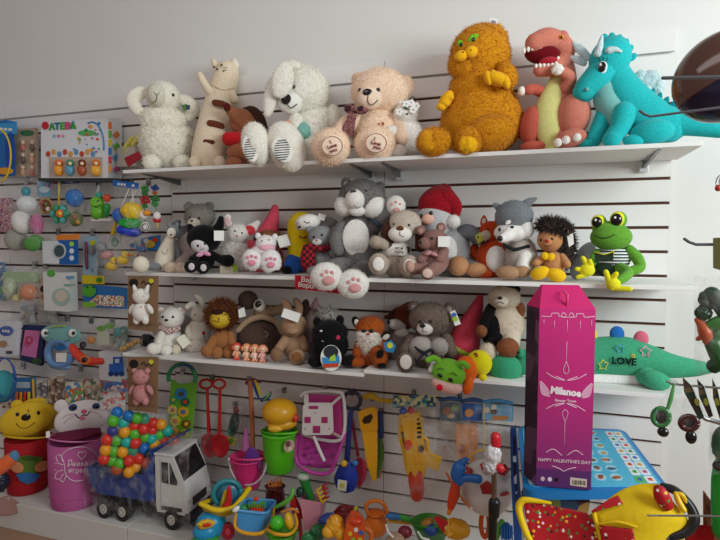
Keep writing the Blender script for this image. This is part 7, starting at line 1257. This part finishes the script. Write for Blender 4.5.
for x, d in ((540, 30), (640, 34), (560, -10), (670, -4)):
    q0 = T.L(x, 545, d); V, Fs = tubemesh([(q0.x, q0.y, q0.z), (q0.x*.9, q0.y-.04 if d > 20 else q0.y+.06, .06)], [.007, .007], 10, False); l_ = T.add('leg', V, Fs, mat('8c8e92', 'metal'))
    p = (q0.x*.9, q0.y-.04 if d > 20 else q0.y+.06); V, Fs = tubemesh([(p[0]-.012, p[1], .056), (p[0]+.012, p[1], .056)], [.055, .055], 20, False); T.add('wheel', V, Fs, BK, parent=l_)
# hook stand at the right edge
yR = -1.02
T = Toy('display_rack', 'grey metal hook rack standing beyond the right edge, hooks pointing left', 'display rack', 716, yR, 0, face=False, snap=False, flatten=False)
RM = mat('7c7a7c', 'metal'); GR = mat('55555a', 'plastic'); X0 = .95; lx = lambda p: (p[0]-T.w0.x, p[1]-T.w0.y, p[2])
def rod(name, pts, r=.004, m=RM): V, Fs = tubemesh([lx(p) for p in pts], [r]*len(pts), 10); return T.add(name, V, Fs, m)
for dy in (-.02, .5): rod('post', [(X0, yR+dy, .01), (X0, yR+dy, 2.3)], .014)
rod('foot', [(X0, yR-.25, .012), (X0, yR+.7, .012)], .014)
for z in (.3, .9, 1.5, 2.1): rod('crossbar', [(X0, yR-.02, z), (X0, yR+.5, z)], .008)
def rhook(pts, r=.004, m=GR):
    w3 = [tuple(at(px, py, yR)) for px, py in pts]; w3.append((X0, yR, w3[-1][2])); rod('hook', w3, r, m)
rhook([(663, 78), (720, 77)], .0042); rhook([(640, 111), (644, 114), (650, 116.5), (720, 107.5)], .003); rhook([(684.6, 239), (689, 242), (696, 244.5), (720, 244.5)], .0035); rhook([(667, 381.5), (672, 384), (720, 388)], .003, mat('a9abad', 'metal')); rhook([(700, 415), (706, 419), (720, 423)], .0055, mat('a9abad', 'metal')); rhook([(648, 515.5), (720, 516)], .0024, mat('a9abad', 'metal'))
def RT_(name, label, cat, px, py, dy=0.0): return Toy(name, label, cat, px, yR+dy, at(px, py, yR+dy).z, None, snap=False, flatten=False)
T = RT_('glossy_toy_helmet', 'huge glossy dark brown and violet rounded shell at the upper right edge', 'toy helmet', 724, 110, .3)
I, Fi = ico(5); c0 = np.array(T.L(727, 76, 0)); a_ = math.radians(34); sc = np.array([60*T.mx, 40*T.mx, 44*T.mz]); rot = np.array([[math.cos(a_), 0, -math.sin(a_)], [0, 1, 0], [math.sin(a_), 0, math.cos(a_)]])
for nm, sgn, mm, kk in (('upper_shell', 1, mat('5c3c30', 'gloss'), 1.0), ('lower_shell', -1, mat('191634', 'gloss'), .985)):
    V = I.copy(); zc = V[:, 2]+.12*V[:, 0]+.12; V[:, 2] = np.where(sgn*zc < 0, -.12*V[:, 0]-.12, V[:, 2]); V = (V*sc*kk)@rot.T+c0; T.add(nm, V, Fi, mm)
T.t('seam', mat('3a2620', 'gloss'), [(672, 96, 6, .8), (690, 88, 26, .8), (712, 76, 36, .8), (740, 58, 38, .8)])
T = RT_('frog_toy_bag', 'clear bag of dark green rubber toys with an orange one at the right edge', 'bagged toy', 712, 300, .02)
dk = ps('103a1a'); T.e('green_toy', dk, 709, 300, 11, 10, d=2, lump=.12, ls=6); T.e('green_toy', dk, 703, 313, 9, 8, d=4, lump=.12, rot=30, ls=6); T.t('green_leg', dk, [(712, 294, 3, 9), (722, 306, 3, 10), (730, 320, 3, 9)]); T.t('orange_toy', ps('b8522a'), [(701, 324, 6, 5), (705, 332, 6, 7.5), (708, 341, 5, 6)]); T.t('orange_arm', ps('b8522a'), [(702, 326, 6, 5), (697, 320, 6, 3)], sm=0); T.t('orange_arm', ps('b8522a'), [(703, 336, 6, 4), (698, 339, 6, 2.6)], sm=0)
T.t('light_green_leg', ps('3a8a24'), [(710, 326, 3, 7), (720, 322, 4, 8), (728, 322, 4, 8)]); T.t('green_tail', ps('1f5a20'), [(714, 344, 3, 10), (718, 354, 3, 10), (722, 364, 3, 9)]); T.e('green_toy', dk, 714, 366, 8, 7, d=4, lump=.1); T.e('green_toy', ps('2f7a2c'), 719, 337, 11, 9, d=0, lump=.12); bag(T, 694, 276, 740, 374, d=2, th=12)
T = RT_('olive_card', 'small olive brown card hanging on the grey hook at the right edge', 'card', 718, 240, -.01); T.p('backing_card', cd_('6a6a40'), [(713, 268), (726, 272), (728, 237), (713, 238)], th=1.5)
T = RT_('ring_toy', 'silver ring with a red bead hanging at the right edge under the dark shell', 'toy', 720, 176, .0); T.ring('silver_ring', HK, 722, 183, 6, 8, .7, d=0); T.e('red_bead', ps('b8342c'), 718, 188, 3.4, 3.4, d=1); T.e('white_part', WHT, 722, 181, 3.5, 5, d=-1)
T = RT_('goggle_packet', 'clear triangular packet with round green and black tinted toy goggles', 'bagged toy', 661, 384, .0)
T.ring('green_ring', mat('2c7a3c', 'gloss'), 661, 417, 8, 8.5, 3, d=2); T.e('dark_lens', mat('20140f', 'gloss'), 662, 418, 8, 8, d=1, ry=3); T.e('black_part', BLK, 663, 432, 6, 5, d=2); T.t('green_strap', mat('4a9a4c', 'gloss'), [(674, 384, 0, 1.2), (671, 398, 1, 2.4), (668, 408, 2, 2)])
T.p('clear_film', CLR, [(652, 418), (662, 440), (678, 424), (686, 404), (678, 383), (674, 383)], d=5, th=9)
T = RT_('goggle_packet', 'packet with a dark brown tinted ring, right of the green goggles', 'bagged toy', 690, 388, .0)
T.ring('brown_ring', mat('4a1c1a', 'gloss'), 689, 423, 8, 6.5, 3.6, d=2); T.e('dark_lens', mat('2a1414', 'gloss'), 689, 423, 5, 4, d=1, ry=2); T.e('black_part', BLK, 691, 437, 6, 7, d=2); T.p('clear_film', CLR, [(680, 420), (690, 446), (700, 432), (704, 410), (694, 388), (686, 388)], d=5, th=8)
for i, (q, y2, lb) in enumerate((([(682.5, 377), (692, 386), (704, 417), (699, 420), (684, 392)], (697, 402), 'dark pointed feather-shaped card with yellow patch, leftmost of three on the wire'), ([(697, 379), (704, 386), (713, 416), (709, 418), (699, 396)], (706, 402), 'dark pointed feather-shaped card, middle of three on the wire'), ([(712, 378), (717, 388), (724, 418), (720, 420), (713, 398)], (717, 402), 'dark pointed feather-shaped card, rightmost of three on the wire'))):
    T = RT_('pointed_card', lb, 'toy card', q[0][0], q[0][1], .012*(i-1)); b = T.p('card', mat('3a2c28', 'print', '3a2c28,54403a,6a5a3c,2c3c34', 40), [(p[0], p[1]) for p in q][::-1], d=0, th=1.4); T.disc('yellow_patch', ps('8a8430'), y2[0], y2[1], 2.4, 4, d=1, th=.6, rot=20, parent=b); T.line('pale_edge', ps('9ab0a4'), [(q[0][0], q[0][1]), (q[1][0], q[1][1]), (q[2][0], q[2][1])], .4, d=.6, sm=0, parent=b)
T = RT_('green_toy_bag', 'dark green rounded toy in clear film at the right edge below the pointed cards', 'bagged toy', 720, 424, .03); T.e('green_toy', ps('1c5a2c'), 722, 444, 11, 18, d=0, lump=.05); T.e('dark_part', BLK, 718, 466, 6, 5, d=1); bag(T, 709, 420, 736, 474, d=2, th=12)
T = RT_('green_pipe_toy', 'bright green smooth toy tube at the right edge beside the wooden frame', 'toy', 722, 462, .06); T.t('tube', ps('1fa838'), [(724, 466, 0, 11), (722, 486, 0, 11.5), (723, 530, 0, 12)], seg=22)
T = RT_('wooden_crate', 'reddish brown wooden crate standing at the lower right corner', 'crate', 716, 540, .1)
wd = ps('7a4630'); T.p('frame_left', wd, [(703, 491), (706, 494), (708, 560), (703, 560)], th=3); T.p('frame_rail', wd, [(703, 491), (734, 530), (734, 536), (703, 500)], th=3); T.p('frame_back', ps('8f5a3c'), [(706, 499), (734, 535), (734, 560), (706, 560)], d=-3, th=2); T.p('frame_slot', ps('3a2018'), [(707, 502), (722, 520), (722, 523), (707, 506)], d=-2, th=1)
T = Toy('orange_noodle', 'orange foam tube with a blue end poking in at the lower left edge', 'foam toy', 4, -.62, POD, snap=False, flatten=False); T.t('tube', pl('e0683c'), [(-14, 474, 0, 9), (0, 467, 0, 9), (10, 460, 0, 8)]); T.e('blue_end', pl('5a88b0'), 14, 456.5, 5.5, 6, d=2)
T = Toy('floor_packet', 'dark crumpled packet at the lower left edge beside the bear basket', 'packet', 3, -.4, POD, snap=False, flatten=False); T.e('dark_toy', ps('1f2a40'), 0, 482, 10, 10, d=0, lump=.12); T.sheet('pink_film', mat('b08078', 'tint'), [[(-6, 500, 12), (8, 496, 14), (20, 503, 12)], [(-6, 514, 16), (8, 516, 18), (24, 511, 14)]], .8)
